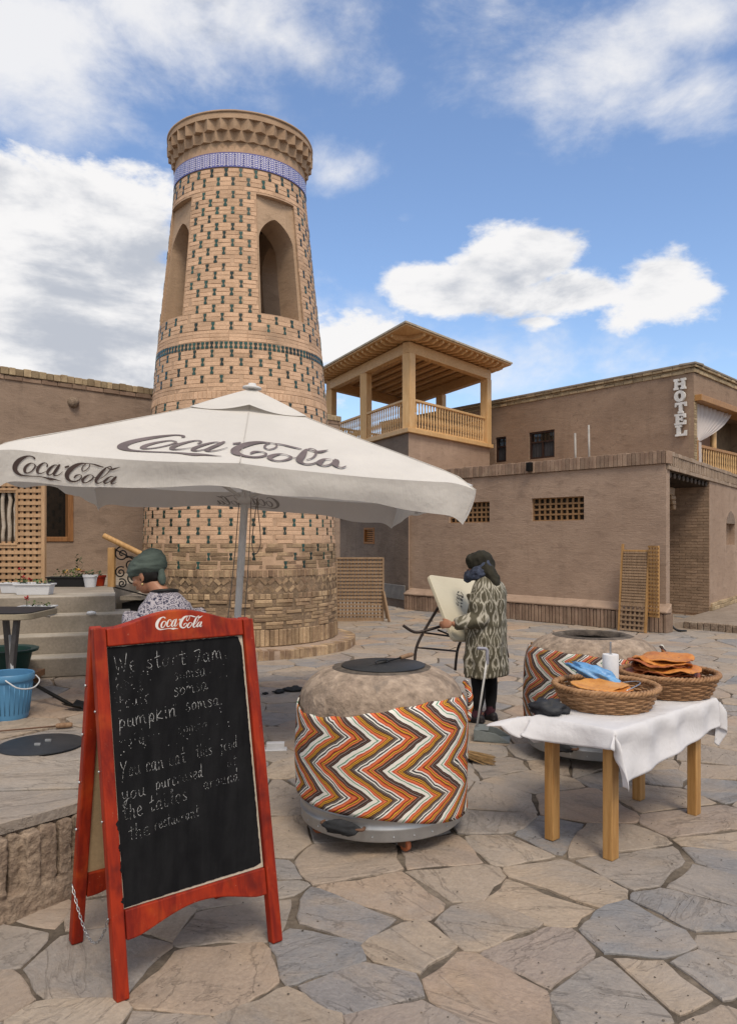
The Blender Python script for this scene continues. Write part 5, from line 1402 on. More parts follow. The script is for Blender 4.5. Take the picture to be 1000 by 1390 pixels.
def build_oven(x, y, rr, label, cloth, lid, ztop, zbot, seed, face, knot):
    o = thing('clay_oven', label, 'oven', (x, y, 0), 0, 'clay bread ovens'); rn = random.Random(seed); c = (x, y, 0)
    prof = [(.50, .52), (.499, .60), (.495, .70), (.483, .775), (.462, .815), (.432, .85), (.392, .878), (.345, .90), (.30, .914)]
    k = rr/.504
    d = MB(); d.lathe([(r*k, z) for r, z in crom(prof, 3)], 120, c, jit=.016, seed=seed); d.build('clay_dome', MT['ovenclay'], o, smooth=True)
    d = MB(); d.lathe([(.301*k, .9135), (.27*k, .922), (.25*k, .924), (.232*k, .915), (.225*k, .88)], 72, c, jit=.010, seed=seed); d.build('mouth_rim', MT['soot'], o, smooth=True)
    d = MB(); d.lathe([(.227*k, .885), (.30*k, .6), (.40*k, .3), (.0, .25)], 40, c); d.build('fire_chamber', MT['ovenin'], o, smooth=True)
    # metal pan with two ribs
    pan = [(.0, .075), (.44, .075), (.478, .078), (.485, .085), (.485, .135), (.492, .142), (.492, .150), (.485, .157), (.487, .19), (.494, .197), (.494, .206), (.487, .213), (.488, .30), (.47, .31)]
    d = MB(); d.lathe([(r*k, z) for r, z in pan], 96, c); pn = d.build('steel_pan', MT['steel'], o, smooth=True, split=50)
    rv = MB()
    for i in range(26):
        a = 2*PI*i/26; rv.ball((x+.486*k*cos(a), y+.486*k*sin(a), .108), .005, 6, 4)
    rv.build('rivets', MT['steel'], pn)
    # the cloth wrapped round, sagging and gathered
    def cl(a, b):
        th = 2*PI*a; zt = ztop(th); zb = zbot(th); z = zb+(zt-zb)*b
        r = (.507+.008*sin(PI*b)+.010*mnoise.noise(V((cos(th)*3, sin(th)*3, z*3+seed)))+.005*mnoise.noise(V((cos(th)*8, sin(th)*8, z*2+seed))))
        if z > .70: r -= .55*(z-.70)**1.4
        r = max(r, .512 if z < .7 else r)+.004*sin(PI*b)
        fold = .006*max(0, 1-abs(b-.03)/.06)
        return V((x+(r+fold)*k*cos(th), y+(r+fold)*k*sin(th), z))
    d = MB(); d.grid(cl, 160, 26, lambda a, b: (2*PI*a*.5*k, b*(ztop(2*PI*a)-zbot(2*PI*a))+zbot(2*PI*a))); d.build('striped_cloth', cloth, o, smooth=True, merge=True, solid=.006)
    # a twisted end of the cloth at one side
    a = knot; e = V((x+.515*k*cos(a), y+.515*k*sin(a), .72)); t = V((-sin(a), cos(a), 0)); u = V((cos(a), sin(a), 0)); kn = MB()
    kn.tube(crom([tuple(e-UP*.10+u*.005), tuple(e+u*.02), tuple(e+u*.01+UP*.07), tuple(e-u*.015+UP*.13)], 5), [.016+.003*sin(i*1.9) for i in range(15)]+[.006], 9)
    ko = kn.build('cloth_knot', cloth, o, smooth=True); uvpos(ko)
    for i in range(4):
        a = face+i*PI/2; p = V((x+.40*k*cos(a), y+.40*k*sin(a), 0)); sw = rn.uniform(0, PI); ax = V((cos(sw), sin(sw), 0)); ay = V((-sin(sw), cos(sw), 0))
        f = MB(); f.fbox(p, ax, ay, UP, (-.022, -.016), (-.022, .03), (.028, .072)); f.fbox(p, ax, ay, UP, (.016, .022), (-.022, .03), (.028, .072)); f.fbox(p, ax, ay, UP, (-.03, .03), (-.03, .034), (.0725, .0765))
        cst = f.build('castor', MT['rust'], o)
        w = MB(); m = 20; rp = [(.012, -.0135), (.030, -.0135), (.033, -.009), (.033, .009), (.030, .0135), (.012, .0135)]
        vs = [p-ay*.005+UP*.0335+ay*(r*cos(2*PI*j/m))+UP*(r*sin(2*PI*j/m))+ax*h for r, h in rp for j in range(m)]
        w.add(vs, [(i2*m+j, i2*m+(j+1) % m, (i2+1)*m+(j+1) % m, (i2+1)*m+j) for i2 in range(5) for j in range(m)]); w.build('wheel', MT['castor'], cst, smooth=True, split=40)
    # handle of the pan wrapped in dark rag
    a = VAoven(x, y)-.42; u = V((cos(a), sin(a), 0)); t = V((-sin(a), cos(a), 0)); hc = V((x, y, .165))+u*(.50*k)
    h = MB(); h.tube(crom([tuple(hc-t*.115), tuple(hc-t*.11+u*.035), tuple(hc+u*.045), tuple(hc+t*.11+u*.035), tuple(hc+t*.115)], 5), .009, 8); ho = h.build('handle', MT['rust'], o, smooth=True)
    h = MB(); lump(h, hc+u*.045, (.10, .032, .034), seed, .35, 22, 14, Matrix((t, u, UP)).transposed()); h.build('rag_wrap', MT['rag'], ho, smooth=True)
    if lid:
        l = MB(); l.lathe([(0, .934), (.236, .932), (.24, .929), (.24, .925), (0, .925)], 64, (x+.01, y-.01, 0)); lo = l.build('iron_plate', MT['lid'], None, smooth=True, split=40)
        tag(lo, 'round black iron lid covering the mouth of the nearer clay oven', 'plate')
        l2 = MB(); l2.tube(crom([(x-.03, y-.03, .934), (x-.03, y-.03, .952), (x+.03, y+.02, .952), (x+.03, y+.02, .934)], 4), .005, 6); l2.build('lid_handle', MT['lid'], lo, smooth=True)
    return o
def VAoven(x, y): return math.atan2(-y, -x)
def amp(th, a, dz): return dz*(.5+.5*cos(th-a))
vo1 = VAoven(.077, 4.44)
build_oven(.075, 4.42, .478, 'domed clay oven wrapped in bright zigzag cloth, its mouth covered by a black lid', MT['zig'], True,
    lambda th: .758+.035*sin(2*(th-vo1)+.4)+.02*cos(th-vo1-2.2)+.004*sin(th*17), lambda th: .195-.055*sin(th-vo1)+.012*sin(3*th), 3, vo1+.33, vo1+1.45)
vo2 = VAoven(1.72, 5.89)
build_oven(1.72, 5.89, .505, 'domed clay oven in faded zigzag cloth behind the bread table, its mouth open and black', MT['zig2'], False,
    lambda th: .795+.015*cos(th-vo2)+.035*sin(th-vo2-.3)*-1+.004*sin(th*15), lambda th: .20+.02*sin(2*th), 8, vo2-.75, vo2+1.7)
def rod(name, label, cat, a, b, r, m1, hl, hr, m2, bend=0):
    a, b = V(a), V(b); d = (b-a); L_ = d.length; d.normalize(); s = MB()
    s.tube([a, a.lerp(b, .5)+UP*bend, b-d*hl], r, 8); o = s.build(name, m1, None, smooth=True); tag(o, label, cat)
    h = MB(); h.tube([b-d*hl*1.02, b-d*hl*.9, b-d*hl*.5, b-d*.01, b], [hr*.8, hr, hr*1.08, hr, hr*.7], 10); h.build('handle', m2, o, smooth=True); return o
MT['handlew'] = wood('worn_wood_handle', (.27, .17, .10), (.18, .10, .055), .7)
rod('iron_poker', 'thin black poker with a wooden handle resting across the oven lid', 'poker', px(497, 906, 4.32), px(560, 888, 4.62), .005, MT['iron'], .11, .013, MT['handlew'])
# ------------------------------------------------------------------ bread table
TA_ = V((1.25, 3.96, 0)); TE = V((.737, .674, 0)).normalized(); TN = V((-TE.y, TE.x, 0))
TL, TWd, TZt = .952, .355, .675
MT['tablew'] = wood('oiled_table_wood', (.50, .285, .105), (.37, .19, .06), .5)
MT['tablew2'] = wood('oiled_table_apron', (.50, .29, .11), (.38, .20, .065), .5, 'x')
def build_table():
    t = thing('bread_table', 'small wooden table with square legs under a white cloth, carrying bread baskets', 'table', tuple(TA_))
    for (a, b) in ((0, 0), (TL, 0), (TL, TWd), (0, TWd)):
        m = MB(); m.fbox(TA_+TE*a+TN*b, TE, TN, UP, (-.034, .034), (-.028, .028), (0, TZt-.03)); m.build('leg', MT['tablew'], t, bevel=.005)
    for (o, d, n, L, s) in ((TA_, TE, TN, TL, 1), (TA_+TN*TWd, TE, TN, TL, -1), (TA_, TN, TE, TWd, 1), (TA_+TE*TL, TN, TE, TWd, -1)):
        w = .035 if d is TE else .029
        m = MB(); m.fbox(o, d, n, UP, (w, L-w), (-.024 if s > 0 else -.006, .006 if s > 0 else .024), (TZt-.10, TZt-.031)); m.build('apron', MT['tablew2'], t, bevel=.003)
    m = MB(); m.fbox(TA_, TE, TN, UP, (-.06, TL+.17), (-.055, TWd+.055), (TZt-.029, TZt)); m.build('tabletop', MT['tablew2'], t, bevel=.004)
    # cloth: lies on the top, hangs over the sides in folds, corners dropping to points
    cx, cy = TL/2+.055, TWd/2; hx, hy = TL/2+.119, TWd/2+.059
    rot = R(5)
    def cl(a, b):
        p = (2*a-1)*(.5*1.52); q = (2*b-1)*(.5*.90)
        x = p*cos(rot)-q*sin(rot)+.055; y = p*sin(rot)+q*cos(rot)
        qx, qy = max(-hx, min(hx, x)), max(-hy, min(hy, y)); dx, dy = x-qx, y-qy; d = math.hypot(dx, dy)
        z = TZt+.006+.0045*mnoise.noise(V((x*9, y*9, 2)))
        X, Y = qx, qy
        if d > 1e-5:
            nx, ny = dx/d, dy/d; ang = math.atan2(ny, nx)
            w = sin(x*19+1.3)*.6+sin(y*23+.5)*.5+mnoise.noise(V((x*6, y*6, 5)))
            flare = .10*d+.016*w*min(1, d/.08)
            if x < -hx: k_ = min(1, max(0, (y+.02)/(hy+.10))); flare += 1.0*d*k_*k_*(3-2*k_)     # lifted by the breeze at the left end
            if abs(dx) > .01 and abs(dy) > .01: flare += .04*sin(ang*6)*min(1, d/.1)
            X += nx*(flare+.008*min(1, d/.02)); Y += ny*(flare+.008*min(1, d/.02)); 
            zz = math.sqrt(max(0, d*d-(flare*.8)**2)) if flare > 0 else d
            zz = max(zz, d*.30)
            z -= zz
        return TA_+TE*(cx+X)+TN*(cy+Y)+UP*z
    m = MB(); m.grid(cl, 150, 92); o = m.build('tablecloth', MT['whitecloth'], None, smooth=True, solid=.003)
    tag(o, 'thin white cloth draped over the bread table with hanging corners', 'tablecloth')
MT['whitecloth'] = fabric('white_cotton', (.72, .71, .73), .15)
build_table()
MT['wicker'] = mat('wicker', (.50, .285, .145), (.32, .17, .078), rough=.6, scale=22, bump=.4, bscale=120, fine=.2, spec=.3, island=.3)
MT['wicker2'] = mat('dark_wicker', (.45, .245, .12), (.28, .145, .066), rough=.6, scale=22, bump=.4, bscale=120, fine=.2, spec=.3, island=.3)
def build_basket(x, y, z, R0, R1, H, label, mt, seed):
    b = thing('wicker_basket', label, 'basket', (x, y, z), 0, 'wicker bread baskets'); rn = random.Random(seed)
    ns = 30; w = MB(); rows = 9; c = V((x, y, z))
    def rad(t): return R0+(R1-R0)*(t**.8)
    for r in range(rows):
        t = (r+.5)/rows; zz = H*t*.93; rr = rad(t); n = ns*4
        w.tube([c+V(((rr+.0055*sin(ns/2*2*PI*k/n+PI*(r % 2)))*cos(2*PI*k/n), (rr+.0055*sin(ns/2*2*PI*k/n+PI*(r % 2)))*sin(2*PI*k/n), zz+.0012*sin(k*1.7+r))) for k in range(n)], .0072, 6, closed=True)
    w.build('woven_side', mt, b, smooth=True)
    s = MB()
    for k in range(ns):
        a = 2*PI*k/ns; s.tube([c+V((rad(t)*cos(a), rad(t)*sin(a), H*t*.95)) for t in (0, .25, .5, .75, 1)], .0045, 5)
    s.build('stakes', mt, b, smooth=True)
    rm = MB(); n = 120
    for ph in (0, 1, 2):
        rm.tube([c+V(((R1+.013*cos(24*2*PI*k/n+ph*2*PI/3))*cos(2*PI*k/n), (R1+.013*cos(24*2*PI*k/n+ph*2*PI/3))*sin(2*PI*k/n), H+.010*sin(24*2*PI*k/n+ph*2*PI/3))) for k in range(n)], .0095, 6, closed=True)
    rm.build('braided_rim', mt, b, smooth=True)
    f = MB(); rr = .02
    while rr < R0+.004:
        n = max(24, int(rr*400)); f.tube([c+V((rr*cos(2*PI*k/n), rr*sin(2*PI*k/n), .012+.005*sin(10*2*PI*k/n+PI*(int(rr/.012) % 2)))) for k in range(n)], .0064, 5, closed=True); rr += .0125
    f.build('woven_floor', mt, b, smooth=True); return b
B1 = (1.375, 4.45, TZt+.008); B2 = (1.88, 4.81, TZt+.010)
build_basket(*B1, .235, .288, .120, 'round wicker basket nearer the camera, holding one flatbread and a blue bag', MT['wicker'], 1)
build_basket(*B2, .235, .288, .130, 'round wicker basket at the far end of the table, piled with flatbreads', MT['wicker2'], 2)
def breadm(name, a, b, c):
    m, N, L, P = newmat(name); tc = N.new('ShaderNodeTexCoord'); v = tc.outputs['Object']
    n1 = noisen(N, L, v, 11, 5, .6); n2 = noisen(N, L, v, 48, 4, .6)
    col = mixn(N, L, rng(N, L, n1, .4, .66, smooth=True), a, b); col = mixn(N, L, rng(N, L, n2, .6, .72), col, c)
    L.new(col, P.inputs['Base Color']); P.inputs['Roughness'].default_value = .45; P.inputs['Specular IOR Level'].default_value = .35
    L.new(bumpn(N, L, n2, .5, .006), P.inputs['Normal']); return m
MT['bread1'] = breadm('golden_flatbread', (.60, .28, .07), (.47, .19, .04), (.26, .09, .03))
MT['bread2'] = breadm('browned_flatbread', (.36, .105, .030), (.22, .055, .018), (.10, .028, .014))
MT['bread3'] = breadm('orange_flatbread', (.56, .22, .045), (.42, .14, .03), (.16, .05, .02))
def flatbread(c, r, label, m, seed, th=.012, tilt=(0, 0), wav=.012, ell=1.0, rotz=0, group='flatbreads on the table'):
    rn = random.Random(seed); b = MB(); n = 56; M = Matrix.Rotation(rotz, 3, 'Z') @ Matrix.Rotation(tilt[0], 3, 'X') @ Matrix.Rotation(tilt[1], 3, 'Y')
    prof = [(0, 1), (.3, 1.0), (.6, .95), (.85, 1.0), (.96, .8), (1.0, .35), (.97, -.1), (.8, -.2), (.4, -.2), (0, -.2)]
    vs = []
    for (q, h) in prof:
        for k in range(n):
            a = 2*PI*k/n; rr = r*q*(1+.035*mnoise.noise(V((cos(a)*2+seed, sin(a)*2, 0)))); x, y = rr*cos(a), rr*sin(a)*ell
            z = th*h+wav*mnoise.noise(V((x*7+seed, y*7, seed*1.7)))+.4*wav*mnoise.noise(V((x*20, y*20, seed)))*q
            vs.append(V(c)+M @ V((x, y, z)))
    fs = [(i*n+k, i*n+(k+1) % n, (i+1)*n+(k+1) % n, (i+1)*n+k) for i in range(len(prof)-1) for k in range(n)]
    b.add(vs, fs); o = b.build('flatbread', m, None, smooth=True, merge=True); tag(o, label, 'bread', group); return o
x, y, z = B2
lbl = ['dark browned flatbread at the very bottom of the pile in the far basket', 'browned flatbread second from the bottom of the far pile', 'browned flatbread third from the bottom of the far pile, sticking out left', 'reddish flatbread in the middle of the pile in the far basket', 'reddish flatbread just above the middle of the far pile', 'orange flatbread third from the top of the far pile', 'orange flatbread just under the top one of the far pile', 'bright orange flatbread lying on top of the pile in the far basket']
for i, (dx, dy, rr, m, tl) in enumerate(((-.03, .0, .195, 'bread2', (.02, -.06)), (.02, .02, .19, 'bread2', (-.04, .03)), (-.07, .0, .195, 'bread2', (.05, .06)), (-.03, .02, .20, 'bread2', (-.03, -.05)), (.0, -.02, .19, 'bread3', (.04, .05)), (-.06, .01, .19, 'bread2', (-.02, .06)), (-.03, .03, .195, 'bread3', (.04, -.02)), (-.02, .02, .18, 'bread3', (.03, .05)))):
    flatbread((x+dx, y+dy, z+.098+.0175*i), rr, lbl[i], MT[m], i+3, .009, tl, .030, .93, i*1.3)
x, y, z = B1
flatbread((x-.055, y-.05, z+.098), .180, 'golden flatbread lowest in the nearer basket', MT['bread1'], 21, .012, (.10, -.03), .024, .66, .05)
flatbread((x-.035, y-.055, z+.113), .175, 'golden flatbread lying between two others in the nearer basket', MT['bread3'], 27, .008, (.12, -.02), .022, .62, -.08)
flatbread((x-.050, y-.045, z+.127), .172, 'thin golden flatbread on top of the others in the nearer basket beside a blue bag', MT['bread1'], 24, .008, (.14, .02), .024, .60, .12)
wi = MB(); wi.tube(crom([(x+.08, y-.12, z+.11), (x+.18, y-.05, z+.135), (x+.20, y+.06, z+.13), (x+.12, y+.12, z+.11)], 6), .004, 6); tag(wi.build('wire_loop', MT['chain'], None, smooth=True), 'bent grey wire lying in the nearer wicker basket', 'wire')
MT['bluebag'] = mat('blue_plastic', (.09, .25, .52), (.16, .36, .62), rough=.35, scale=14, bump=.5, bscale=30, bdist=.01, spec=.5)
bb = MB(); Mz = Matrix.Rotation(R(-28), 3, 'Z') @ Matrix.Rotation(R(20), 3, 'Y'); lump(bb, (x-.03, y+.09, z+.165), (.155, .055, .040), 5, .55, 40, 24, Mz)
tag(bb.build('plastic_bag', MT['bluebag'], None, smooth=True), 'crumpled bright blue plastic bag lying across the nearer basket', 'bag')
MT['paper'] = mat('white_paper', (.72, .71, .72), rough=.9, scale=4, var=.04, bump=.15, bscale=60, fine=.04)
pr = thing('paper_roll', 'upright white paper roll on a thin metal spike behind the nearer basket', 'roll', (1.47, 4.66, TZt+.008))
m = MB(); m.lathe([(.012, .012), (.046, .012), (.048, .018), (.048, .262), (.046, .268), (.012, .268), (.012, .012)], 32, (1.47, 4.66, TZt+.008)); m.build('paper', MT['paper'], pr, smooth=True, split=40)
m = MB(); m.lathe([(0, 0), (.07, 0), (.07, .010), (.007, .012), (.006, .34), (.0, .345)], 20, (1.47, 4.66, TZt+.008)); m.build('spike', MT['chain'], pr, smooth=True, split=40)
MT['blackcloth'] = mat('black_nylon', (.022, .023, .028), (.03, .032, .038), rough=.6, bump=.4, bscale=25, spec=.3)
m = MB(); lump(m, px(742, 962, 4.27)+UP*.008, (.105, .075, .046), 9, .5, 26, 16, Matrix.Rotation(R(-20), 3, 'Z')); tag(m.build('pouch', MT['blackcloth'], None, smooth=True), 'soft black pouch lying at the left end of the bread table', 'pouch')

# ------------------------------------------------------------------ steps, landing, pots
SE = unit(.95, .31); SN = V((SE.y, -SE.x, 0)); SR = V((-2.59, 7.85, 0))
MT['tread'] = mat('sunlit_worn_tread', (.46, .41, .345), (.36, .315, .255), rough=.9, scale=3, bump=.4, bscale=45, fine=.12, spec=.15)  # paler than the risers: wear plus sunlight on the tops, put into the colour
def build_steps():
    s = thing('concrete_steps', 'four worn concrete steps rising to a landing before the house wall', 'steps', tuple(SR))
    for k in range(4):
        z1 = 1.07-.1625*k; z0 = z1-.1625; a = MB(); right = (0, .15, .22, .28)[k]
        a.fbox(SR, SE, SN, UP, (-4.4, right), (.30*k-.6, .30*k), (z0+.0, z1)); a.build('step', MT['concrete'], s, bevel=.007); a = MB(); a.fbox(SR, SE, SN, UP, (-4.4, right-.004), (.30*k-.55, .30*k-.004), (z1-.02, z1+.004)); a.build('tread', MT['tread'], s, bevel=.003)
    lm = MB(); P_ = [SR-SE*4.4-SN*.02, SR-SN*.02, V((-2.85, 8.6, 0)), V((-3.17, 9.5, 0)), V((-3.1, 13.9, 0)), V((-8.5, 9.5, 0))]
    lm.prism([(p.x, p.y) for p in P_], V((1,0,0)), V((0,1,0)), V((0,0,0)), UP, -.01, 1.068); lm.build('landing', MT['concrete'], s)
    # side flight going down to the right behind the landing, dark beneath
    for k in range(5):
        q = MB(); q.fbox(V((-3.06, 9.45, 0)), V((1,0,0)), V((0,1,0)), UP, (.24*k, .24*k+.26), (0, 1.0), (.90-.17*k, .95-.17*k)); q.build('side_step', MT['concrete'], s)
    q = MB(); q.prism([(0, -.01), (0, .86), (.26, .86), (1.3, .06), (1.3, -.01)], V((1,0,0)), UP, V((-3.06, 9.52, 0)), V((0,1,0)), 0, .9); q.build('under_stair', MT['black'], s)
build_steps()
def build_rail():
    p0, p1 = px(141, 727, 9.42), px(192, 752, 9.42)
    h = thing('stair_handrail', 'wooden stair handrail over curling black ironwork beside the round tower', 'railing', (p0.x, 9.42, 1.07))
    m = MB(); p2 = p0+(p1-p0)*1.15; m.tube([p0, p2], .034, 12); m.build('handrail', MT['lattice2'], h, smooth=True, split=50)
    m = MB(); a = px(152, 740, 9.42); m.fbox(V((a.x, 9.42, 0)), V((1,0,0)), V((0,1,0)), UP, (-.04, .04), (-.04, .04), (1.06, a.z-.03)); m.build('newel_post', MT['lattice2'], h, bevel=.008)
    for (u, v, r, s) in ((166, 752, .10, 1), (178, 766, .10, -1), (164, 777, .075, 1), (181, 786, .08, 1), (166, 792, .06, -1), (192, 776, .07, 1), (200, 790, .08, -1)):
        c = px(u, v, 9.42); m = MB(); pts = []
        for k in range(26):
            a = k*.42; rr = r*(1-k/28); pts.append(c+V((s*rr*cos(a+1), 0, rr*sin(a+1))))
        m.tube(pts, .009, 6); m.build('iron_scroll', MT['iron'], h, smooth=True)
    m = MB()
    for (u0, v0, u1, v1) in ((155, 745, 220, 780), (156, 797, 225, 815)): m.tube([px(u0, v0, 9.42), px(u1, v1, 9.42)], .009, 6)
    m.build('iron_bar', MT['iron'], h)
build_rail()
def slats(mb, O, ex, ez, en, w, h, pitch, bar, holes=None, d=.016):
    nx, nz_ = int(round(w/pitch)), int(round(h/pitch)); px_, pz = w/nx, h/nz_
    def cut(x, z): return holes and holes[0] < x < holes[1] and holes[2] < z < holes[3]
    for k in range(nx+1):
        x = k*px_; segs = [(0, h)]
        if holes and holes[0]+.01 < x < holes[1]-.01: segs = [(0, holes[2]), (holes[3], h)]
        for a, b in segs: mb.fbox(O, ex, en, ez, (x-bar/2, x+bar/2), (0, d), (a-bar/2, b+bar/2))
    for k in range(nz_+1):
        z = k*pz; segs = [(0, w)]
        if holes and holes[2]+.01 < z < holes[3]-.01: segs = [(0, holes[0]), (holes[1], w)]
        for a, b in segs: mb.fbox(O, ex, en, ez, (a-bar/2+.002, b+bar/2-.002), (d+.001, 2*d), (z-bar/2, z+bar/2))
def build_screens():
    # door screen on the landing
    O = V((-5.25, 9.60, 1.07)); ex = V((1, .03, 0)).normalized(); en = V((ex.y, -ex.x, 0))
    t = thing('door_screen', 'tall lattice screen on the landing with pale crooked saplings in its open middle', 'screen', tuple(O))
    m = MB(); slats(m, O+UP*.03, ex, UP, en, 1.13, 1.62, .0755, .044, (.15, .85, .50, 1.16)); m.build('lattice', MT['lattice'], t)
    m = MB()
    for (a, b, c, d) in ((-.03, 0-.0225, 0, 1.7), (1.155, 1.20, 0, 1.7), (.14, .86, .475, .50), (.14, .86, 1.16, 1.19), (.84, .866, .5, 1.16)): m.fbox(O, ex, en, UP, (a, b), (-.02, .045), (c+.03, d+.03))
    m.build('frame', MT['lattice'], t, bevel=.004)
    rn = random.Random(3)
    for k in range(9):
        x = .18+k*.08; pm = MB(); pm.tube([O+ex*(x+.025*mnoise.noise(V((k*2.7, q*.9, 0))))+UP*(.52+.67*q/6)-en*.02 for q in range(7)], [.022+.004*rn.random() for q in range(7)], 8); pm.build('sapling', MT['sapling'], t, smooth=True)
    m = MB(); m.fbox(O, ex, en, UP, (-.02, 1.15), (-.09, -.07), (.02, 1.72)); m.build('backing', MT['clay_dark'], t)
    # weathered screen standing to the right of the tower
    P_ = px(519, 843, 15.46); P_.z = 0; O = P_-V((1.17, .0, 0)); ex = V((1, .01, 0)).normalized(); en = V((ex.y, -ex.x, 0))
    t = thing('lattice_screen', 'weathered brown lattice screen standing on the ground just right of the tower', 'screen', tuple(O), 0, 'loose lattice screens')
    m = MB(); slats(m, O+UP*.05, ex, UP, en, 1.15, 1.21, .072, .038, None, .018); m.build('lattice', MT['oldwood'], t)
    m = MB()
    for (a, b, c, d) in ((-.05, -.02, 0, 1.28), (1.17, 1.20, 0, 1.28), (-.02, 1.17, 1.255, 1.285), (-.02, 1.17, .0, .03)): m.fbox(O, ex, en, UP, (a, b), (-.02, .045), (c, d))
    m.build('frame', MT['oldwood'], t)
    for pa, pb in ((O+ex*1.17+UP*.62-en*.03, O+ex*1.27-en*.45), (O+ex*.1+UP*.62-en*.03, O+ex*.05-en*.45), (O+ex*1.185+UP*.60+en*.06, O+ex*1.30+en*.22+UP*.01)): m = MB(); m.beam(pa, pb, .035, .05); m.build('prop', MT['oldwood'], t)
    # leaning on the low house
    WO = PO-N2*.06; t0 = onwall(WO, D2, 848); t1 = onwall(WO, D2, 884)
    O = WO+D2*(t0+.10)+N2*.34; ln = (UP*1.50-N2*.14).normalized(); en = D2.cross(ln); en = -en if en.dot(N2) < 0 else en
    t = thing('lattice_screen', 'golden lattice screen leaning on the low house, close grid above and open squares below', 'screen', tuple(O), 0, 'loose lattice screens')
    w = .43; m = MB(); slats(m, O+UP*.03, D2, ln, en, w, .44, .085, .034, None, .014); m.build('lower_lattice', MT['oldwood'], t)
    m = MB(); slats(m, O+ln*.50, D2, ln, en, w, .92, .05, .032, None, .014); m.build('upper_lattice', MT['oldwood'], t)
    m = MB()
    for a, h in ((-.055, 1.57), (w+.02, 1.47)): m.fbox(O, D2, en, ln, (a, a+.035), (-.01, .03), (0, h))
    m.fbox(O, D2, en, ln, (-.02, w+.02), (-.008, .028), (1.43, 1.465)); m.build('frame', MT['lattice2'], t)
    O2 = O+D2*(w+.07)+N2*-.10+UP*.30; ex2 = (D2*.9+N2*.3).normalized(); en2 = V((ex2.y, -ex2.x, 0))
    if en2.dot(N2) < 0: en2 = -en2
    t = thing('lattice_screen', 'narrow orange lattice strip standing on the plinth beside a wider leaning screen', 'screen', tuple(O2), 0, 'loose lattice screens')
    m = MB(); slats(m, O2, ex2, UP, en2, .20, 1.22, .068, .034, None, .02); m.build('lattice', MT['lattice2'], t)
MT['sapling'] = mat('peeled_sapling', (.50, .44, .37), (.36, .30, .24), rough=.8, scale=9, bump=.4)
build_screens()
MT['pipeg'] = mat('dusty_white_pipe', (.42, .39, .36), rough=.6, bump=.1)
hz = MB(); a = px(893, 833, 13.75); b = px(917, 857, 13.6)
hz.tube(crom([tuple(a), tuple(a+V((.10, 0, .0))), tuple(a+V((.17, -.05, -.14))), tuple(b+V((0, 0, .03))), tuple(b+V((.2, .05, .0)))], 6), .02, 8); tag(hz.build('hose', MT['black'], None, smooth=True), 'black hose dropping off the plinth beside the leaning lattice screens', 'hose')
hz = MB(); hz.tube(crom([tuple(a+V((-.05, -.02, 0))), tuple(a+V((.05, -.04, -.03))), tuple(a+V((.14, -.09, -.18))), tuple(a+V((.16, -.1, -.30)))], 6), .016, 8); tag(hz.build('hose', MT['steel'], None, smooth=True), 'short grey hose hanging off the plinth beside the leaning lattice screens', 'hose')
for (u, va, vb, lab) in ((781, 588, 617, 'shorter thin white pipe standing above the low house roof'), (799.5, 577, 616, 'taller thin white pipe standing above the low house roof')):
    m = MB(); a, b = px(u, vb, 16.3), px(u-1, va, 16.3); a.z = 3.0; m.tube([a, b], .022, 8); tag(m.build('vent_pipe', MT['paper'] if 0 else MT['pipeg'], None, smooth=True), lab, 'pipe', 'white roof pipes')

# pots and planters
MT['whiteplast'] = mat('white_plastic', (.60, .61, .64), rough=.5, var=.05, bump=.05, fine=.05)
MT['soil'] = mat('soil', (.06, .042, .03), rough=1, bump=.8, bscale=40)
MT['leaf'] = mat('leaf', (.075, .115, .035), (.11, .14, .05), rough=.6, scale=20, bump=0, island=.5)
MT['leafd'] = mat('dark_leaf', (.035, .07, .022), (.05, .085, .03), rough=.6, scale=20, bump=0, island=.5)
MT['petalr'] = mat('red_petal', (.36, .018, .02), rough=.6, bump=0, island=.3); MT['petaly'] = mat('yellow_petal', (.60, .34, .03), rough=.6, bump=0, island=.3)
def leaves(mb, c, ext, n, rn, size):
    for k in range(n):
        p = V(c)+V((rn.uniform(-1, 1)*ext[0], rn.uniform(-1, 1)*ext[1], rn.uniform(0, 1)**1.3*ext[2])); a = rn.uniform(0, 2*PI); e = rn.uniform(-.3, 1.0); s = size*rn.uniform(.6, 1.3)
        d = V((cos(a)*cos(e), sin(a)*cos(e), sin(e))); w = d.cross(UP).normalized()*s*.35
        mb.add([p, p+d*s*.5+w, p+d*s, p+d*s*.5-w+UP*.1*s], [(0, 1, 2, 3)])
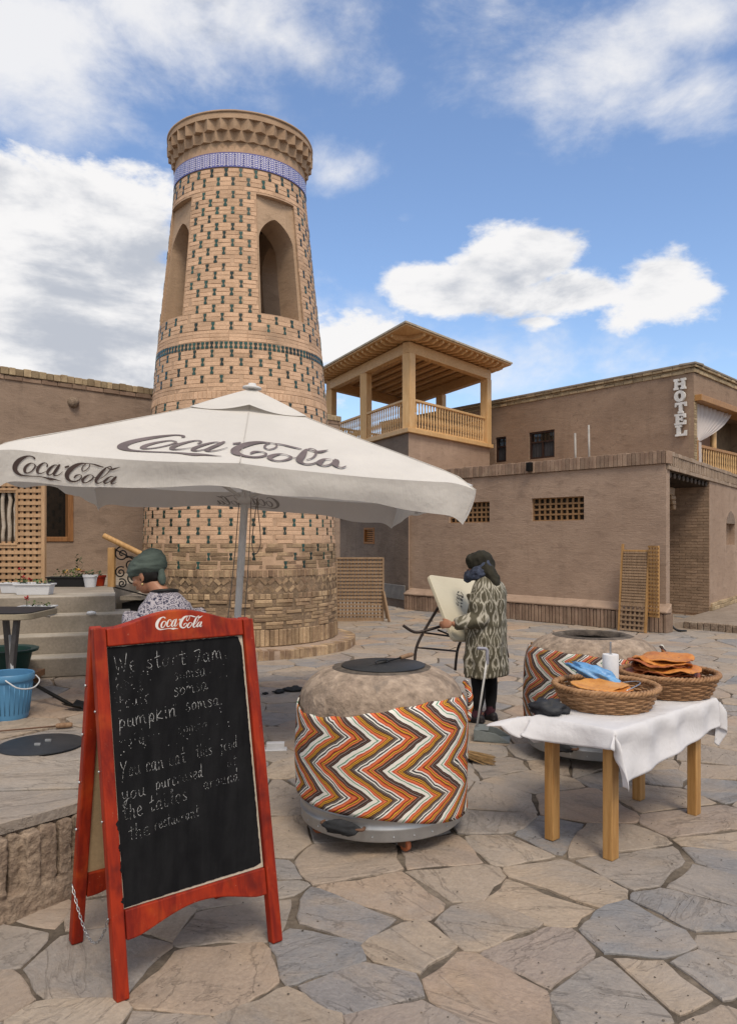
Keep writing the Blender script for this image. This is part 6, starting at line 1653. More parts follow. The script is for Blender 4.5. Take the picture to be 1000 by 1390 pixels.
def trough(x, y, z, L, Wd_, H, label, mt, rn, rot, flow, pl=(.07, 60)):
    t = thing('flower_trough', label, 'planter', (x, y, z), 0, 'flower troughs'); c = V((x, y, z)); ex = V((cos(rot), sin(rot), 0)); ey = V((-sin(rot), cos(rot), 0)); m = MB()
    def ring(f, h, g=0): return [c+ex*(sx*(L/2*f+g))+ey*(sy*(Wd_/2*f+g))+UP*h for sx, sy in ((-1,-1),(1,-1),(1,1),(-1,1))]
    rs = [ring(.86, 0), ring(.97, H*.86), ring(.97, H*.86, .012), ring(.97, H, .014), ring(.97, H, -.004), ring(.95, H*.75, -.008)]
    vs = sum(rs, []); fs = [(0, 1, 2, 3)]+[(i*4+k, i*4+(k+1) % 4, (i+1)*4+(k+1) % 4, (i+1)*4+k) for i in range(5) for k in range(4)]; m.add(vs, fs); m.build('trough', mt, t, bevel=.004)
    q = MB(); q.add(ring(.95, H*.82, -.008), [(0, 1, 2, 3)]); q.build('soil', MT['soil'], t)
    l = MB()
    for k in range(10): leaves(l, c+ex*(L*.42*rn.uniform(-1, 1))+UP*H*.8, (.05, Wd_*.3, pl[0]), pl[1]//10, rn, .035)
    lo = l.build('leaves', MT['leaf'], t)
    for (dx, hh, mt2) in flow:
        f = MB(); p = c+ex*dx+UP*(H+hh); f.tube([c+ex*dx+UP*H*.8, p], .003, 4); b = MB(); leaves(b, p-UP*.01, (.018, .018, .025), 16, rn, .028); f.build('stem', MT['leafd'], t); b.build('blossom', mt2, t)
rn = random.Random(17)
a = px(29, 812, 7.65); trough(a.x, 7.97, 1.075, .37, .16, .115, 'white flower trough at the edge of the top step before the lattice screen', MT['whiteplast'], rn, .05, [(-.12, .06, MT['petalr']), (-.05, .03, MT['petalr']), (-.15, .14, MT['petalr'])], (.05, 70))
a = px(50, 836, 7.40); trough(a.x, 7.42, .912, .32, .15, .095, 'white flower trough standing on the second step, half behind the table', MT['whiteplast'], rn, .05, [(-.10, .06, MT['petalr'])], (.05, 40))
a = px(92, 797, 9.35); trough(a.x, 9.42, 1.07, .52, .16, .12, 'long black flower trough on the landing under the window', MT['black'], rn, .0, [(.10, .08, MT['petaly']), (.16, .06, MT['petalr']), (-.05, .05, MT['petaly'])], (.10, 130))
a = px(20, 797, 8.2); trough(a.x, 8.30, 1.07, .36, .15, .11, 'white flower trough half hidden behind another on the landing', MT['whiteplast'], rn, .0, [(.05, .05, MT['petalr'])], (.05, 40))
def pot(u, v, Y, z, r, h, label, mt, plant, hp):
    p = px(u, v, Y); t = thing('flower_pot', label, 'pot', (p.x, Y, z), 0, 'flower pots on the landing'); m = MB()
    m.lathe([(0, 0), (r*.72, 0), (r*.97, h*.82), (r*1.06, h*.82), (r*1.08, h), (r*.95, h), (r*.92, h*.8), (0, h*.8)], 28, (p.x, Y, z)); m.build('pot', mt, t, smooth=True, split=40)
    l = MB(); leaves(l, (p.x, Y, z+h*.8), (r*.8, r*.8, hp), plant, rn, .045); l.build('leaves', MT['leafd'], t)
pot(123, 796, 9.30, 1.07, .085, .15, 'white plastic flower pot with a low plant beside the black trough', MT['whiteplast'], 30, .07)
pot(135, 796, 9.55, 1.07, .08, .13, 'dark red flower pot beside the white pot on the landing', MT['redpot'] if 'redpot' in MT else MT['red'], 20, .05)
pot(108, 796, 9.70, 1.07, .07, .12, 'small black pot with a tall thin leafy plant behind the black trough', MT['black'], 60, .30)
rk = MB(); lump(rk, px(124, 835, 7.5)+UP*.02, (.05, .03, .02), 4, .3); tag(rk.build('soap_bar', MT['whiteplast'], None, smooth=True), 'small pale block lying on the second concrete step', 'soap')

# ------------------------------------------------------------------ things on the terrace
def build_sidetable():
    c = px(62, 829, 5.9); z1 = c.z; t = thing('trestle_table', 'folding table with a pale top and grey metal legs before the steps', 'table', (c.x-.5, 5.9, TZ))
    m = MB(); n = 10; x1 = c.x; y0, y1 = 5.62, 6.2; pts = [(-4.6, y0), ]
    for k in range(n+1): pts.append((x1-.09+.09*sin(PI/2*k/n), y0+.09-.09*cos(PI/2*k/n)))
    for k in range(n+1): pts.append((x1-.09+.09*cos(PI/2*k/n), y1-.09+.09*sin(PI/2*k/n)))
    pts.append((-4.6, y1)); m.prism(pts, V((1,0,0)), V((0,1,0)), V((0,0,0)), UP, z1-.045, z1); m.build('table_top', MT['palepl'], t, bevel=.006)
    m = MB(); m.prism([(p[0]-.02, p[1]) for p in pts], V((1,0,0)), V((0,1,0)), V((0,0,0)), UP, z1+.001, z1+.006); m.build('top_mat', MT['black'], t)
    for (a, b) in ((px(24, 836, 5.75), px(12, 940, 5.75)), (px(8, 836, 6.05), px(17, 935, 6.05))):
        b.z = TZ+.002; m = MB(); m.beam(a, b, .055, .035); m.build('leg', MT['greymetal'], t, bevel=.004)
    m = MB(); m.beam(px(14, 862, 5.80), px(17.5, 922, 5.70), .02, .02); m.build('strut', MT['steel'], t)
MT['palepl'] = mat('pale_board', (.42, .36, .26), (.37, .31, .22), rough=.6, scale=4, bump=.1)
MT['greymetal'] = mat('grey_painted_metal', (.10, .095, .095), (.07, .065, .065), rough=.5, bump=.1)
build_sidetable()
MT['blueplast'] = mat('blue_plastic_pail', (.085, .245, .43), (.075, .215, .38), rough=.42, scale=2, bump=.05, bscale=30, fine=.03, spec=.45)
def build_bucket():
    x, y = px(13, 0, 5.28).x, 5.28; t = thing('plastic_bucket', 'light blue plastic bucket with a wire handle on the terrace', 'bucket', (x, y, TZ)); c = (x, y, TZ); m = MB()
    n = 96; prof = [(0, .004), (.112, .004), (.118, .0), (.124, .02), (.150, .262), (.158, .262), (.163, .270), (.163, .305), (.158, .312), (.150, .308), (.148, .26), (.120, .03), (0, .03)]
    m.lathe(prof, n, c)
    m2 = MB(); 
    for i, v in enumerate(m.v):
        k = i % n; j = i//n
        if j in (3, 4) and 0: pass
    m.build('pail', MT['blueplast'], t, smooth=True, split=45)
    rb_ = MB()
    for k in range(28):
        a = 2*PI*k/28; rb_.tube([(x+.1265*cos(a), y+.1265*sin(a), TZ+.04), (x+.1485*cos(a), y+.1485*sin(a), TZ+.245)], .0035, 5)
    rb_.build('pail_ribs', MT['blueplast'], t, smooth=True)
    h = MB(); h.tube(crom([(x+.05, y-.160, TZ+.285), (x+.08, y-.172, TZ+.27), (x+.125, y-.155, TZ+.235), (x+.165, y-.10, TZ+.218), (x+.19, y-.03, TZ+.22), (x+.188, y+.05, TZ+.25), (x+.155, y+.06, TZ+.285)], 6), .005, 6); h.build('handle', MT['whiteplast'], t, smooth=True)
build_bucket()
def build_terrace_things():
    x, y = px(10, 0, 6.45).x, 6.45; c = (x, y, TZ+.115); m = MB(); m.lathe([(0, .0), (.16, .0), (.20, .17), (.245, .175), (.25, .195), (.235, .20), (.19, .19), (.15, .02), (0, .02)], 40, c)
    tag(m.build('washing_basin', MT['greenpl'], None, smooth=True, split=45), 'dark green plastic basin on a low wooden stool under the table', 'basin')
    t = thing('low_stool', 'low brown wooden stool carrying the dark green basin', 'stool', (x, y, TZ)); m = MB(); m.box((x, y, TZ+.087), (.5, .34, .055)); m.build('seat', MT['framew'], t, bevel=.006)
    for sx in (-.2, .2):
        for sy in (-.12, .12): m = MB(); m.box((x+sx, y+sy, TZ+.029), (.05, .05, .058)); m.build('leg', MT['framew'], t, bevel=.004)
    p = V((px(57, 0, 4.57).x, 4.57, TZ)); m = MB(); m.lathe([(0, .014), (.236, .013), (.244, .010), (.245, .006), (0, .006)], 64, tuple(p)); d = m.build('iron_plate', MT['lid'], None, smooth=True, split=40); tag(d, 'round dark iron plate lying flat on the terrace paving', 'plate')
    m = MB(); m.box(p+V((-.005, -.045, .02)), (.035, .012, .012)); m.box(p+V((.02, .045, .02)), (.035, .012, .012)); m.build('rivet_pair', MT['steel'], d)
    a = px(-40, 999, 4.8); b = px(99, 989, 5.0); a.z = TZ+.012; b.z = TZ+.02; rod('skewer_rod', 'long thin rod with a short wooden handle lying beside the round iron plate', 'rod', a, b, .005, MT['rust'], .10, .017, MT['handlew'])
    a = px(38, 924, 5.75); b = px(97, 953, 5.55); b.z = TZ+.03; t = thing('coal_shovel', 'black iron shovel leaning from the table down onto the terrace', 'shovel', tuple(b)); m = MB(); m.tube([a, b], .014, 8); m.build('shaft', MT['iron'], t, smooth=True)
    d = (b-a); d.z = 0; d.normalize(); s = V((-d.y, d.x, 0)); m = MB(); m.grid(lambda u, v: b-d*.02+d*(.16*v)+s*((u-.5)*.14*(1-.35*v*v))+UP*(-.018+.03*(2*u-1)**2+.012*(1-v)), 8, 8); m.build('blade', MT['iron'], t, smooth=True, solid=.004)
    w = px(370, 1004, 5.6); w.z = 0
    m = MB(); m.fbox(V((-.72, 6.02, 0)), V((1,.1,0)).normalized(), V((-.1,1,0)).normalized(), UP, (-.08, .06), (-.03, .03), (.003, .055)); m.fbox(V((-.72, 6.02, 0)), V((1,.1,0)).normalized(), V((-.1,1,0)).normalized(), UP, (-.12, .08), (-.05, .05), (-.004, .006)); m.build('foam_block', MT['whiteplast'], None, bevel=.004); tag(bpy.data.objects['foam_block'], 'small white block lying on the paving right of the chalkboard', 'block')
    for i, (u, v, rx, ry, rz, lab) in enumerate(((397, 938, .10, .06, .035, 'crumpled black rag lying on the paving behind the nearer oven'), (378, 941, .05, .04, .022, 'smaller black rag scrap lying left of the crumpled rag'), (360, 943, .03, .02, .012, 'tiny dark scrap on the paving, leftmost of the rags'))):
        Y = 1716/(v-HZ); p = px(u, v, Y); p.z = .015; m = MB(); lump(m, p, (rx, ry, rz), i+30, .6, 24, 14); tag(m.build('rag', MT['rag'], None, smooth=True), lab, 'rag', 'black rags on the ground')
MT['greenpl'] = mat('dark_green_plastic', (.012, .05, .04), rough=.45, bump=.05)
build_terrace_things()
# dustpan and broom
def build_dustpan():
    a = px(655, 1000, 6.33); a.z = 0; t = thing('dustpan', 'grey long handled dustpan standing on the paving by the woman', 'dustpan', tuple(a)); ex = V((.97, -.22, 0)).normalized(); ey = V((-ex.y, ex.x, 0)); m = MB()
    w, d, h = .20, .17, .10
    o = a-ex*.06
    # open wedge: back wall, two sides sloping down, floor
    vs = [o-ey*w/2, o+ey*w/2, o+ex*.28+ey*w*.6, o+ex*.28-ey*w*.6]; m.prism([(0, -w/2), (0, w/2), (.28, w*.58), (.28, -w*.58)], ex, ey, o, UP, .004, .010)
    m.prism([(0, .0105), (.28, .0105), (.17, .075), (0, h)], ex, UP, o-ey*w/2, ey, -.006, .0); m.prism([(0, .0105), (.28, .0105), (.17, .075), (0, h)], ex, UP, o+ey*w/2, ey, .0, .006)
    m.fbox(o, ex, ey, UP, (-.006, .0), (-w/2-.006, w/2+.006), (.004, h)); m.fbox(o, ex, ey, UP, (.0005, .11), (-w/2+.0005, w/2-.0005), (h-.006, h)); m.build('pan', MT['greypl'], t, bevel=.003)
    p0 = o+ex*.01+UP*(h-.01); p1 = px(661, 892, 6.36); p2 = px(660, 882, 6.36); p3 = px(648, 880, 6.33); m = MB(); m.tube([p0, p0.lerp(p1, .5), p1], .009, 8); m.build('shaft', MT['polew'], t, smooth=True)
    m = MB(); m.tube(crom([tuple(p1-UP*.06), tuple(p1), tuple(p2), tuple(p2.lerp(p3, .5)+UP*.004), tuple(p3)], 5), .014, 10); m.build('grip', MT['lilac'], t, smooth=True)
MT['greypl'] = mat('grey_plastic', (.21, .235, .235), rough=.5, bump=.05, var=.08); MT['lilac'] = mat('pale_grey_plastic', (.34, .34, .40), rough=.45, bump=.05, var=.08)
build_dustpan()
def build_broom():
    a = V((.60, 5.78, .045)); b = V((.93, 5.72, .03)); t = thing('straw_broom', 'straw broom lying on the paving behind the nearer oven', 'broom', tuple(a)); rn = random.Random(6); d = (b-a).normalized(); s = V((-d.y, d.x, 0)); m = MB()
    for k in range(170):
        e = rn.uniform(-1, 1); f = rn.uniform(-1, 1); L = rn.uniform(.75, 1.05); p = a+s*(.02*e)+UP*(.015*f); q = a+d*(.34*L)+s*(.13*e-.03)+UP*(-.02+.03*f*.6-.012); q.z = max(.006, q.z); mid = p.lerp(q, .5)+UP*.012
        m.tube([p, mid, q], [.003, .0028, .0012], 4)
    m.build('bristles', MT['straw'], t); m = MB(); m.tube([a-d*.02, a+d*.05], .032, 12); m.build('binding', MT['cord'], t, smooth=True); m = MB(); m.tube([a-d*.5+UP*.0-V((0,0,.02)), a], .016, 8); m.build('handle', MT['handlew'], t, smooth=True)
MT['straw'] = mat('broom_straw', (.30, .19, .085), (.18, .11, .05), rough=.8, scale=20, bump=0, island=.4)
build_broom()

# grit, crumbs and straw bits lying on the paving
def build_grit():
    rn = random.Random(77); m = MB()
    for k in range(900):
        Y = 2.2+7*rn.random()**1.6; X = rn.uniform(-.55, .6)*Y; r = rn.uniform(.0012, .0045)*(1+.06*Y)
        if X < -1.0-.2*(Y-3.8) and Y < 7.2: continue
        c = V((X, Y, .004)); h = r*rn.uniform(.3, .8); a = rn.uniform(0, 6)
        vs = [c+V((r*cos(a+j*2*PI/5)*rn.uniform(.6, 1.4), r*sin(a+j*2*PI/5)*rn.uniform(.6, 1.4), 0)) for j in range(5)]+[c+V((0, 0, h))]
        m.add(vs, [(j, (j+1) % 5, 5) for j in range(5)])
    for k in range(160):
        Y = 2.4+6*rn.random()**1.5; X = rn.uniform(-.2, .6)*Y; a = rn.uniform(0, PI); L_ = rn.uniform(.01, .04); d = V((cos(a), sin(a), 0))*L_
        m.tube([V((X, Y, .006)), V((X, Y, .009))+d], .0009, 3)
    o = m.build('grit', MT['gritm']); o['kind'] = 'stuff'
MT['gritm'] = mat('grit', (.16, .13, .10), (.06, .05, .04), rough=1, bump=0, island=.5)
build_grit()
# ------------------------------------------------------------------ people
def blob(mb, name, m, parent, voxel=.010, smooth=6, fac=.5):
    o = mb.build(name, m, parent, smooth=True)
    r = o.modifiers.new('remesh', 'REMESH'); r.mode = 'VOXEL'; r.voxel_size = voxel; r.use_smooth_shade = True
    if smooth:
        s = o.modifiers.new('smooth', 'SMOOTH'); s.factor = fac; s.iterations = smooth
    bake(o); o.data.name = name
    if not o.data.materials: o.data.materials.append(m)
    smooth_mesh(o.data); return o
def crease(o, amp, sx, sz, seed=0, amp2=0):      # soft folds pressed into cloth
    nn = [v.normal.copy() for v in o.data.vertices]
    for v, nv in zip(o.data.vertices, nn):
        c = v.co; n = mnoise.noise(V((c.x*sx+seed, c.y*sx, c.z*sz)))
        q = 1-abs(mnoise.noise(V((c.x*sx*.7+seed*2, c.y*sx*.7, c.z*sz*1.3))))*2.2
        v.co = c+nv*(amp*n+amp2*max(0, q))
    o.data.update()
def limb(mb, pts, n=14, k=5):           # pts: (x,y,z,r) joints
    P = crom(pts, k); mb.tube([p[:3] for p in P], [p[3] for p in P], n)
def loft(mb, rings, n=40, cap=True):     # rings: centre, ex, ey, (rx, ry), squareness
    vs = []
    for (c, ex, ey, rx, ry, fn) in rings:
        for k in range(n):
            a = 2*PI*k/n; w = fn(a) if fn else 1
            vs.append(V(c)+ex*(rx*cos(a)*w)+ey*(ry*sin(a)*w))
    m = len(rings); fs = [(i*n+k, i*n+(k+1) % n, (i+1)*n+(k+1) % n, (i+1)*n+k) for i in range(m-1) for k in range(n)]
    if cap: fs += [tuple(range(n-1, -1, -1)), tuple((m-1)*n+k for k in range(n))]
    mb.add(vs, fs)
def hand(mb, w, d, nrm, side, curl=.5, s=1.0):
    # w wrist, d pointing along the hand, nrm out of the back of the hand, side towards the thumb
    d = V(d).normalized(); side = (V(side)-d*V(side).dot(d)).normalized(); nrm = side.cross(d)*(1 if V(nrm).dot(side.cross(d)) > 0 else -1)
    w = V(w); M = Matrix((d, side, nrm)).transposed()
    mb.ball(w+d*.045*s, (.050*s, .040*s, .016*s), 16, 10, M)
    for i, (o, L, r) in enumerate(((.030, .072, .0088), (.010, .080, .0092), (-.011, .074, .0088), (-.030, .058, .0078))):
        p = w+d*(.080*s-.004*abs(i-1)*s)+side*o*s; ang = .12; pts = [tuple(p-d*.03*s)+(r*s*1.05,), tuple(p)+(r*s,)]; c = p
        for j, f in enumerate((.45, .32, .23)):
            ang += curl*(.55+.25*j+.06*i); c = c+(d*cos(ang)-nrm*sin(ang))*(L*f*s); pts.append(tuple(c)+(r*s*(.96-.1*j),))
        mb.tube([q[:3] for q in pts], [q[3] for q in pts], 8)
    p = w+d*.022*s+side*.030*s; c = p; pts = [tuple(w+d*.015*s+side*.012*s)+(.015*s,), tuple(p)+(.012*s,)]; ang = .75
    for j, L in enumerate((.034, .026, .02)):
        ang -= .22; c = c+(d*cos(ang)+side*sin(ang)-nrm*curl*.45)*(L*s); pts.append(tuple(c)+(.0105*s-.001*j,))
    mb.tube([q[:3] for q in pts], [q[3] for q in pts], 8)
def head(mb, c, f, u, s=1.0):            # c centre of the skull, f face direction, u up
    f = V(f).normalized(); u = (V(u)-f*V(u).dot(f)).normalized(); r = f.cross(u); M = Matrix((f, r, u)).transposed()
    q = lambda a, b, d: V(c)+f*a*s+r*b*s+u*d*s
    mb.ball(q(-.005, 0, .028), (.098*s, .076*s, .092*s), 24, 16, M); mb.ball(q(.030, 0, -.035), (.062*s, .058*s, .082*s), 20, 14, M)
    mb.ball(q(.045, 0, -.083), (.034*s, .034*s, .026*s), 14, 10, M)                       # chin
    limb(mb, [tuple(q(.085, 0, .015))+(.010*s,), tuple(q(.098, 0, -.006))+(.011*s,), tuple(q(.108, 0, -.024))+(.014*s,), tuple(q(.092, 0, -.034))+(.012*s,)], 10)   # nose
    mb.ball(q(.092, 0, -.056), (.012*s, .024*s, .007*s), 12, 8, M); mb.ball(q(.090, 0, -.067), (.012*s, .021*s, .008*s), 12, 8, M)   # lips
    for e in (-1, 1):
        mb.ball(q(.062, e*.040, -.022), (.026*s, .024*s, .024*s), 12, 8, M); mb.ball(q(.079, e*.030, .024), (.016*s, .026*s, .009*s), 12, 8, M)   # cheek, brow
        mb.ball(q(.078, e*.031, .006), (.013*s, .016*s, .009*s), 10, 6, M)                 # eyelid
        mb.ball(q(-.008, e*.076, -.008), (.018*s, .008*s, .031*s), 12, 8, M); mb.ball(q(.0, e*.077, -.034), (.009*s, .006*s, .010*s), 8, 6, M)   # ear
    return q
def skinm():
    m, N, L, P = newmat('skin'); tc = N.new('ShaderNodeTexCoord'); n1 = noisen(N, L, tc.outputs['Object'], 14, 4, .6)
    c = mixn(N, L, n1, (.30, .135, .075), (.38, .18, .105)); L.new(c, P.inputs['Base Color']); P.inputs['Roughness'].default_value = .5
    P.inputs['Subsurface Weight'].default_value = .1; P.inputs['Subsurface Radius'].default_value = (.01, .004, .002); return m
MT['skin'] = skinm()
def ikatm():
    m, N, L, P = newmat('ikat_cloth'); tc = N.new('ShaderNodeTexCoord'); sp = N.new('ShaderNodeSeparateXYZ'); L.new(tc.outputs['UV'], sp.inputs[0])
    n = noisen(N, L, tc.outputs['UV'], 26, 4, .6, (2.2, .55, 1)); n2 = noisen(N, L, tc.outputs['UV'], 7, 3, .5)
    x = mth(N, L, 'PINGPONG', mth(N, L, 'ADD', sp.outputs[0], mth(N, L, 'MULTIPLY', mth(N, L, 'SUBTRACT', n2, .5), .03)), .070)
    z = mth(N, L, 'ADD', sp.outputs[1], mth(N, L, 'MULTIPLY', mth(N, L, 'SUBTRACT', n, .5), .10))
    a = mth(N, L, 'SINE', mth(N, L, 'MULTIPLY', z, 2*PI/.20)); b = mth(N, L, 'SINE', mth(N, L, 'ADD', mth(N, L, 'MULTIPLY', x, 82.0), mth(N, L, 'MULTIPLY', a, 1.9)))
    c2 = mth(N, L, 'SINE', mth(N, L, 'ADD', mth(N, L, 'MULTIPLY', z, 2*PI/.42), mth(N, L, 'MULTIPLY', x, 60.0)))
    v = mth(N, L, 'ADD', mth(N, L, 'MULTIPLY', b, .6), mth(N, L, 'ADD', mth(N, L, 'MULTIPLY', c2, .45), mth(N, L, 'MULTIPLY', mth(N, L, 'SUBTRACT', n, .5), 1.2)))
    c = ramp(N, L, rng(N, L, v, -1, 1), [(.38, (.085, .075, .05)), (.45, (.14, .125, .09)), (.53, (.37, .345, .28)), (.66, (.42, .39, .325)), (.80, (.11, .10, .07))])
    L.new(c, P.inputs['Base Color']); P.inputs['Roughness'].default_value = .75; P.inputs['Specular IOR Level'].default_value = .25
    w = noisen(N, L, tc.outputs['Object'], 16, 4, .6); L.new(bumpn(N, L, w, .5, .012), P.inputs['Normal']); return m
MT['ikat'] = ikatm()
MT['olive'] = mat('dark_olive_scarf', (.035, .032, .022), (.02, .018, .013), rough=.9, scale=9, bump=.5, bscale=24, bdist=.01)
MT['navy'] = mat('navy_scarf', (.06, .075, .12), (.025, .03, .05), rough=.85, scale=26, bump=.5, bscale=30, bdist=.008)
MT['blacktr'] = mat('black_trousers', (.008, .008, .010), rough=.9, bump=.3, bscale=20, bdist=.01)
MT['shoe'] = mat('dark_shoe', (.02, .017, .02), rough=.6, bump=.2); MT['sock'] = mat('plum_sock', (.085, .03, .045), rough=.9, bump=.2)
MT['bagbrown'] = mat('dark_brown_bag', (.03, .017, .013), rough=.6, bump=.3)
MT['boardw'] = mat('cream_table_top', (.62, .57, .44), (.57, .515, .39), rough=.55, scale=2, bump=.04, fine=.03)
MT['browntube'] = mat('brown_painted_tube', (.065, .05, .045), rough=.45, metal=.3, bump=.05)
def uvwrap(o, cx, cy, fac):               # cylindrical cloth coordinates about a vertical axis
    me = o.data; ul = me.uv_layers.new(name='UVMap')
    for p in me.polygons:
        for li in p.loop_indices:
            v = me.vertices[me.loops[li].vertex_index].co; a = math.atan2(v.y-cy, v.x-cx)+PI*.75
            if a > PI: a -= 2*PI
            ul.data[li].uv = (a*fac, v.z)
def build_woman():
    B0 = V((1.055, 6.93, 0)); W_ = thing('person', 'woman in a grey and cream patterned coat and dark headscarf carrying a folding table', 'person', tuple(B0))
    f = V((-.72, .69, 0)).normalized(); r = V((f.y, -f.x, 0)); l = -r                       # facing away to the left
    P = lambda a, b, z: B0+f*a+r*b+UP*z
    bd = MB()
    hc = P(.055, -.005, 1.415); hf = (f*.86-UP*.30+l*.62); q = head(bd, hc, hf, UP, .98)
    limb(bd, [tuple(P(-.02, 0, 1.20))+(.065,), tuple(P(.01, 0, 1.30))+(.052,), tuple(hc-UP*.05)+(.052,)])
    loft(bd, [(P(0, 0, .66), r, f, .155, .11, None), (P(0, 0, .78), r, f, .165, .125, None), (P(-.01, 0, .92), r, f, .145, .115, None), (P(-.025, 0, 1.08), r, f, .160, .12, None), (P(-.03, 0, 1.18), r, f, .155, .10, None), (P(-.02, 0, 1.245), r, f, .08, .06, None)], 24)
    ls, le, lw = P(-.02, -.175, 1.165), V((.985, 6.74, .945)), V((.735, 6.72, .905))
    rs, re, rw = P(-.02, .175, 1.165), P(.16, .24, .93), P(.34, .05, .90)
    for a, b, c in ((ls, le, lw), (rs, re, rw)):
        limb(bd, [tuple(a)+(.052,), tuple(a.lerp(b, .5))+(.046,), tuple(b)+(.038,), tuple(b.lerp(c, .5))+(.033,), tuple(c)+(.024,)])
    hand(bd, lw+V((-.005, 0, 0)), V((-.80, .25, -.08)), V((0, -1, .2)), V((.1, .2, 1)), .55, .92)
    hand(bd, rw, (f*.8+l*.5), UP*.3+r, UP, .6, .92)
    for s in (-1, 1):
        k = P(.03 if s < 0 else .0, s*.085, .0)
        limb(bd, [tuple(P(0, s*.085, .70))+(.07,), tuple(P(.012, s*.09, .40))+(.046,), tuple(P(.002, s*.095, .22))+(.036,), tuple(k+UP*.08)+(.030,), tuple(k+UP*.05)+(.035,)])
        limb(bd, [tuple(k+UP*.045-f*.03)+(.032,), tuple(k+UP*.035+f*.06)+(.030,), tuple(k+UP*.028+f*.14)+(.024,)])
    blob(bd, 'body', MT['skin'], W_, .0072, 4)
    # trousers, socks, shoes
    t = MB()
    for s in (-1, 1):
        k = P(.03 if s < 0 else .0, s*.085, 0); limb(t, [tuple(P(0, s*.085, .66))+(.10,), tuple(P(.012, s*.09, .42))+(.072,), tuple(P(.002, s*.095, .24))+(.058,), tuple(k+UP*.13)+(.047,), tuple(k+UP*.10)+(.046,)])
    t.ball(P(0, 0, .68), (.16, .13, .10)); crease(blob(t, 'trousers', MT['blacktr'], W_, .012, 3), .004, 14, 14, 2)
    for s in (-1, 1):
        k = P(.03 if s < 0 else .0, s*.085, 0); fd = (f+r*s*.15).normalized(); sk = MB(); limb(sk, [tuple(k+UP*.13)+(.046,), tuple(k+UP*.09)+(.043,), tuple(k+UP*.06+fd*.02)+(.043,)]); sk.build('sock', MT['sock'], W_, smooth=True)
        sh = MB(); rr = V((fd.y, -fd.x, 0)); M = Matrix((fd, rr, UP)).transposed()
        sh.ball(k+fd*.02+UP*.040, (.075, .042, .036), 18, 12, M); sh.ball(k+fd*.10+UP*.032, (.075, .044, .030), 18, 12, M); sh.ball(k-fd*.03+UP*.042, (.045, .038, .04), 16, 10, M); sh.fbox(k, fd, rr, UP, (-.07, .165), (-.034, .034), (.004, .024))
        so_ = blob(sh, 'shoe', MT['shoe'], W_, .008, 5)
        st = MB(); st.tube([k+fd*(.055+.01*cos(a))+rr*(.047*cos(a))+UP*(.030+.046*max(0, sin(a))) for a in [PI*j/12 for j in range(13)]], .006, 6); st.build('shoe_strap', MT['sock'], W_, smooth=True)
    # the coat: padded, flaring to the hem, with sleeves
    ct = MB()
    def fold(z):
        g = max(0, min(1, (1.0-z)/.5)); return lambda a: 1+g*(.030*sin(a*7+1)+.02*sin(a*11+z*3)+.02*sin(a*3+2))
    R_ = [(.425, .235, .170, .0), (.43, .238, .174, .0), (.55, .232, .170, 0), (.70, .222, .166, -.002), (.85, .205, .160, -.008), (.98, .195, .155, -.016), (1.10, .195, .150, -.032), (1.18, .182, .138, -.038), (1.24, .150, .118, -.034), (1.285, .105, .095, -.016), (1.315, .078, .078, .0), (1.325, .07, .07, .004)]
    loft(ct, [(P(o, .01*(1.2-z), z), r, f, rx, ry, fold(z)) for z, rx, ry, o in R_], 64)
    for a, b, c, e in ((ls, le, lw, .93), (rs, re, rw, .95)):
        cc = b.lerp(c, e-.02); limb(ct, [tuple(a+UP*.01)+(.085,), tuple(a.lerp(b, .35))+(.078,), tuple(a.lerp(b, .7))+(.072,), tuple(b)+(.070,), tuple(b.lerp(c, .35))+(.064,), tuple(b.lerp(c, .7))+(.056,), tuple(cc)+(.050,)], 16)
    o = blob(ct, 'coat', MT['ikat'], W_, .0100, 4); crease(o, .012, 11, 5, 3, .010); uvwrap(o, 0, 0, .24)
    # sleeve and seam piping, slit pocket line
    pts = []
    for k in range(15):
        a = PI*.06+PI*.9*k/14; pts.append(ls+UP*.012+(-f*cos(a)*.088+UP*sin(a)*.082)+l*(-.006))
    # head scarf, wound neck scarf, hanging tail
    q = lambda a, b, d: hc+hf.normalized()*a+hf.normalized().cross(UP).normalized()*b+(UP-hf.normalized()*UP.dot(hf.normalized())).normalized()*d
    hfn = hf.normalized(); hu = (UP-hfn*UP.dot(hfn)).normalized(); hr = hfn.cross(hu); MM = Matrix((hfn, hr, hu)).transposed()
    sc = MB(); sc.ball(q(-.010, 0, .034), (.110, .089, .094), 26, 18, MM); sc.ball(q(-.045, 0, -.01), (.085, .085, .09), 22, 14, MM); sc.ball(q(.035, 0, .062), (.075, .078, .055), 20, 12, MM)
    limb(sc, [tuple(hc-f*.05-UP*.03)+(.078,), tuple(hc-f*.115-UP*.09)+(.066,), tuple(hc-f*.165-UP*.16)+(.048,), tuple(hc-f*.20+r*.02-UP*.215)+(.022,)], 14)
    crease(blob(sc, 'headscarf', MT['olive'], W_, .008, 3), .007, 24, 9, 1, .010)
    nk = MB()
    for (dz, rr, tb, tilt) in ((-.060, .090, .034, .30), (-.090, .102, .040, .16), (-.120, .108, .034, .08)):
        pts = [hc+hfn*(rr*cos(a)*1.02+.008)+hr*(rr*.92*sin(a))+UP*(dz+.035-tilt*.10*cos(a)+.004*sin(5*a)) for a in [2*PI*j/26 for j in range(26)]]
        nk.tube(pts, [tb*(.85+.2*sin(j*1.3)) for j in range(26)], 10, closed=True)
    crease(blob(nk, 'neck_scarf', MT['navy'], W_, .008, 2), .006, 22, 26, 5, .006)
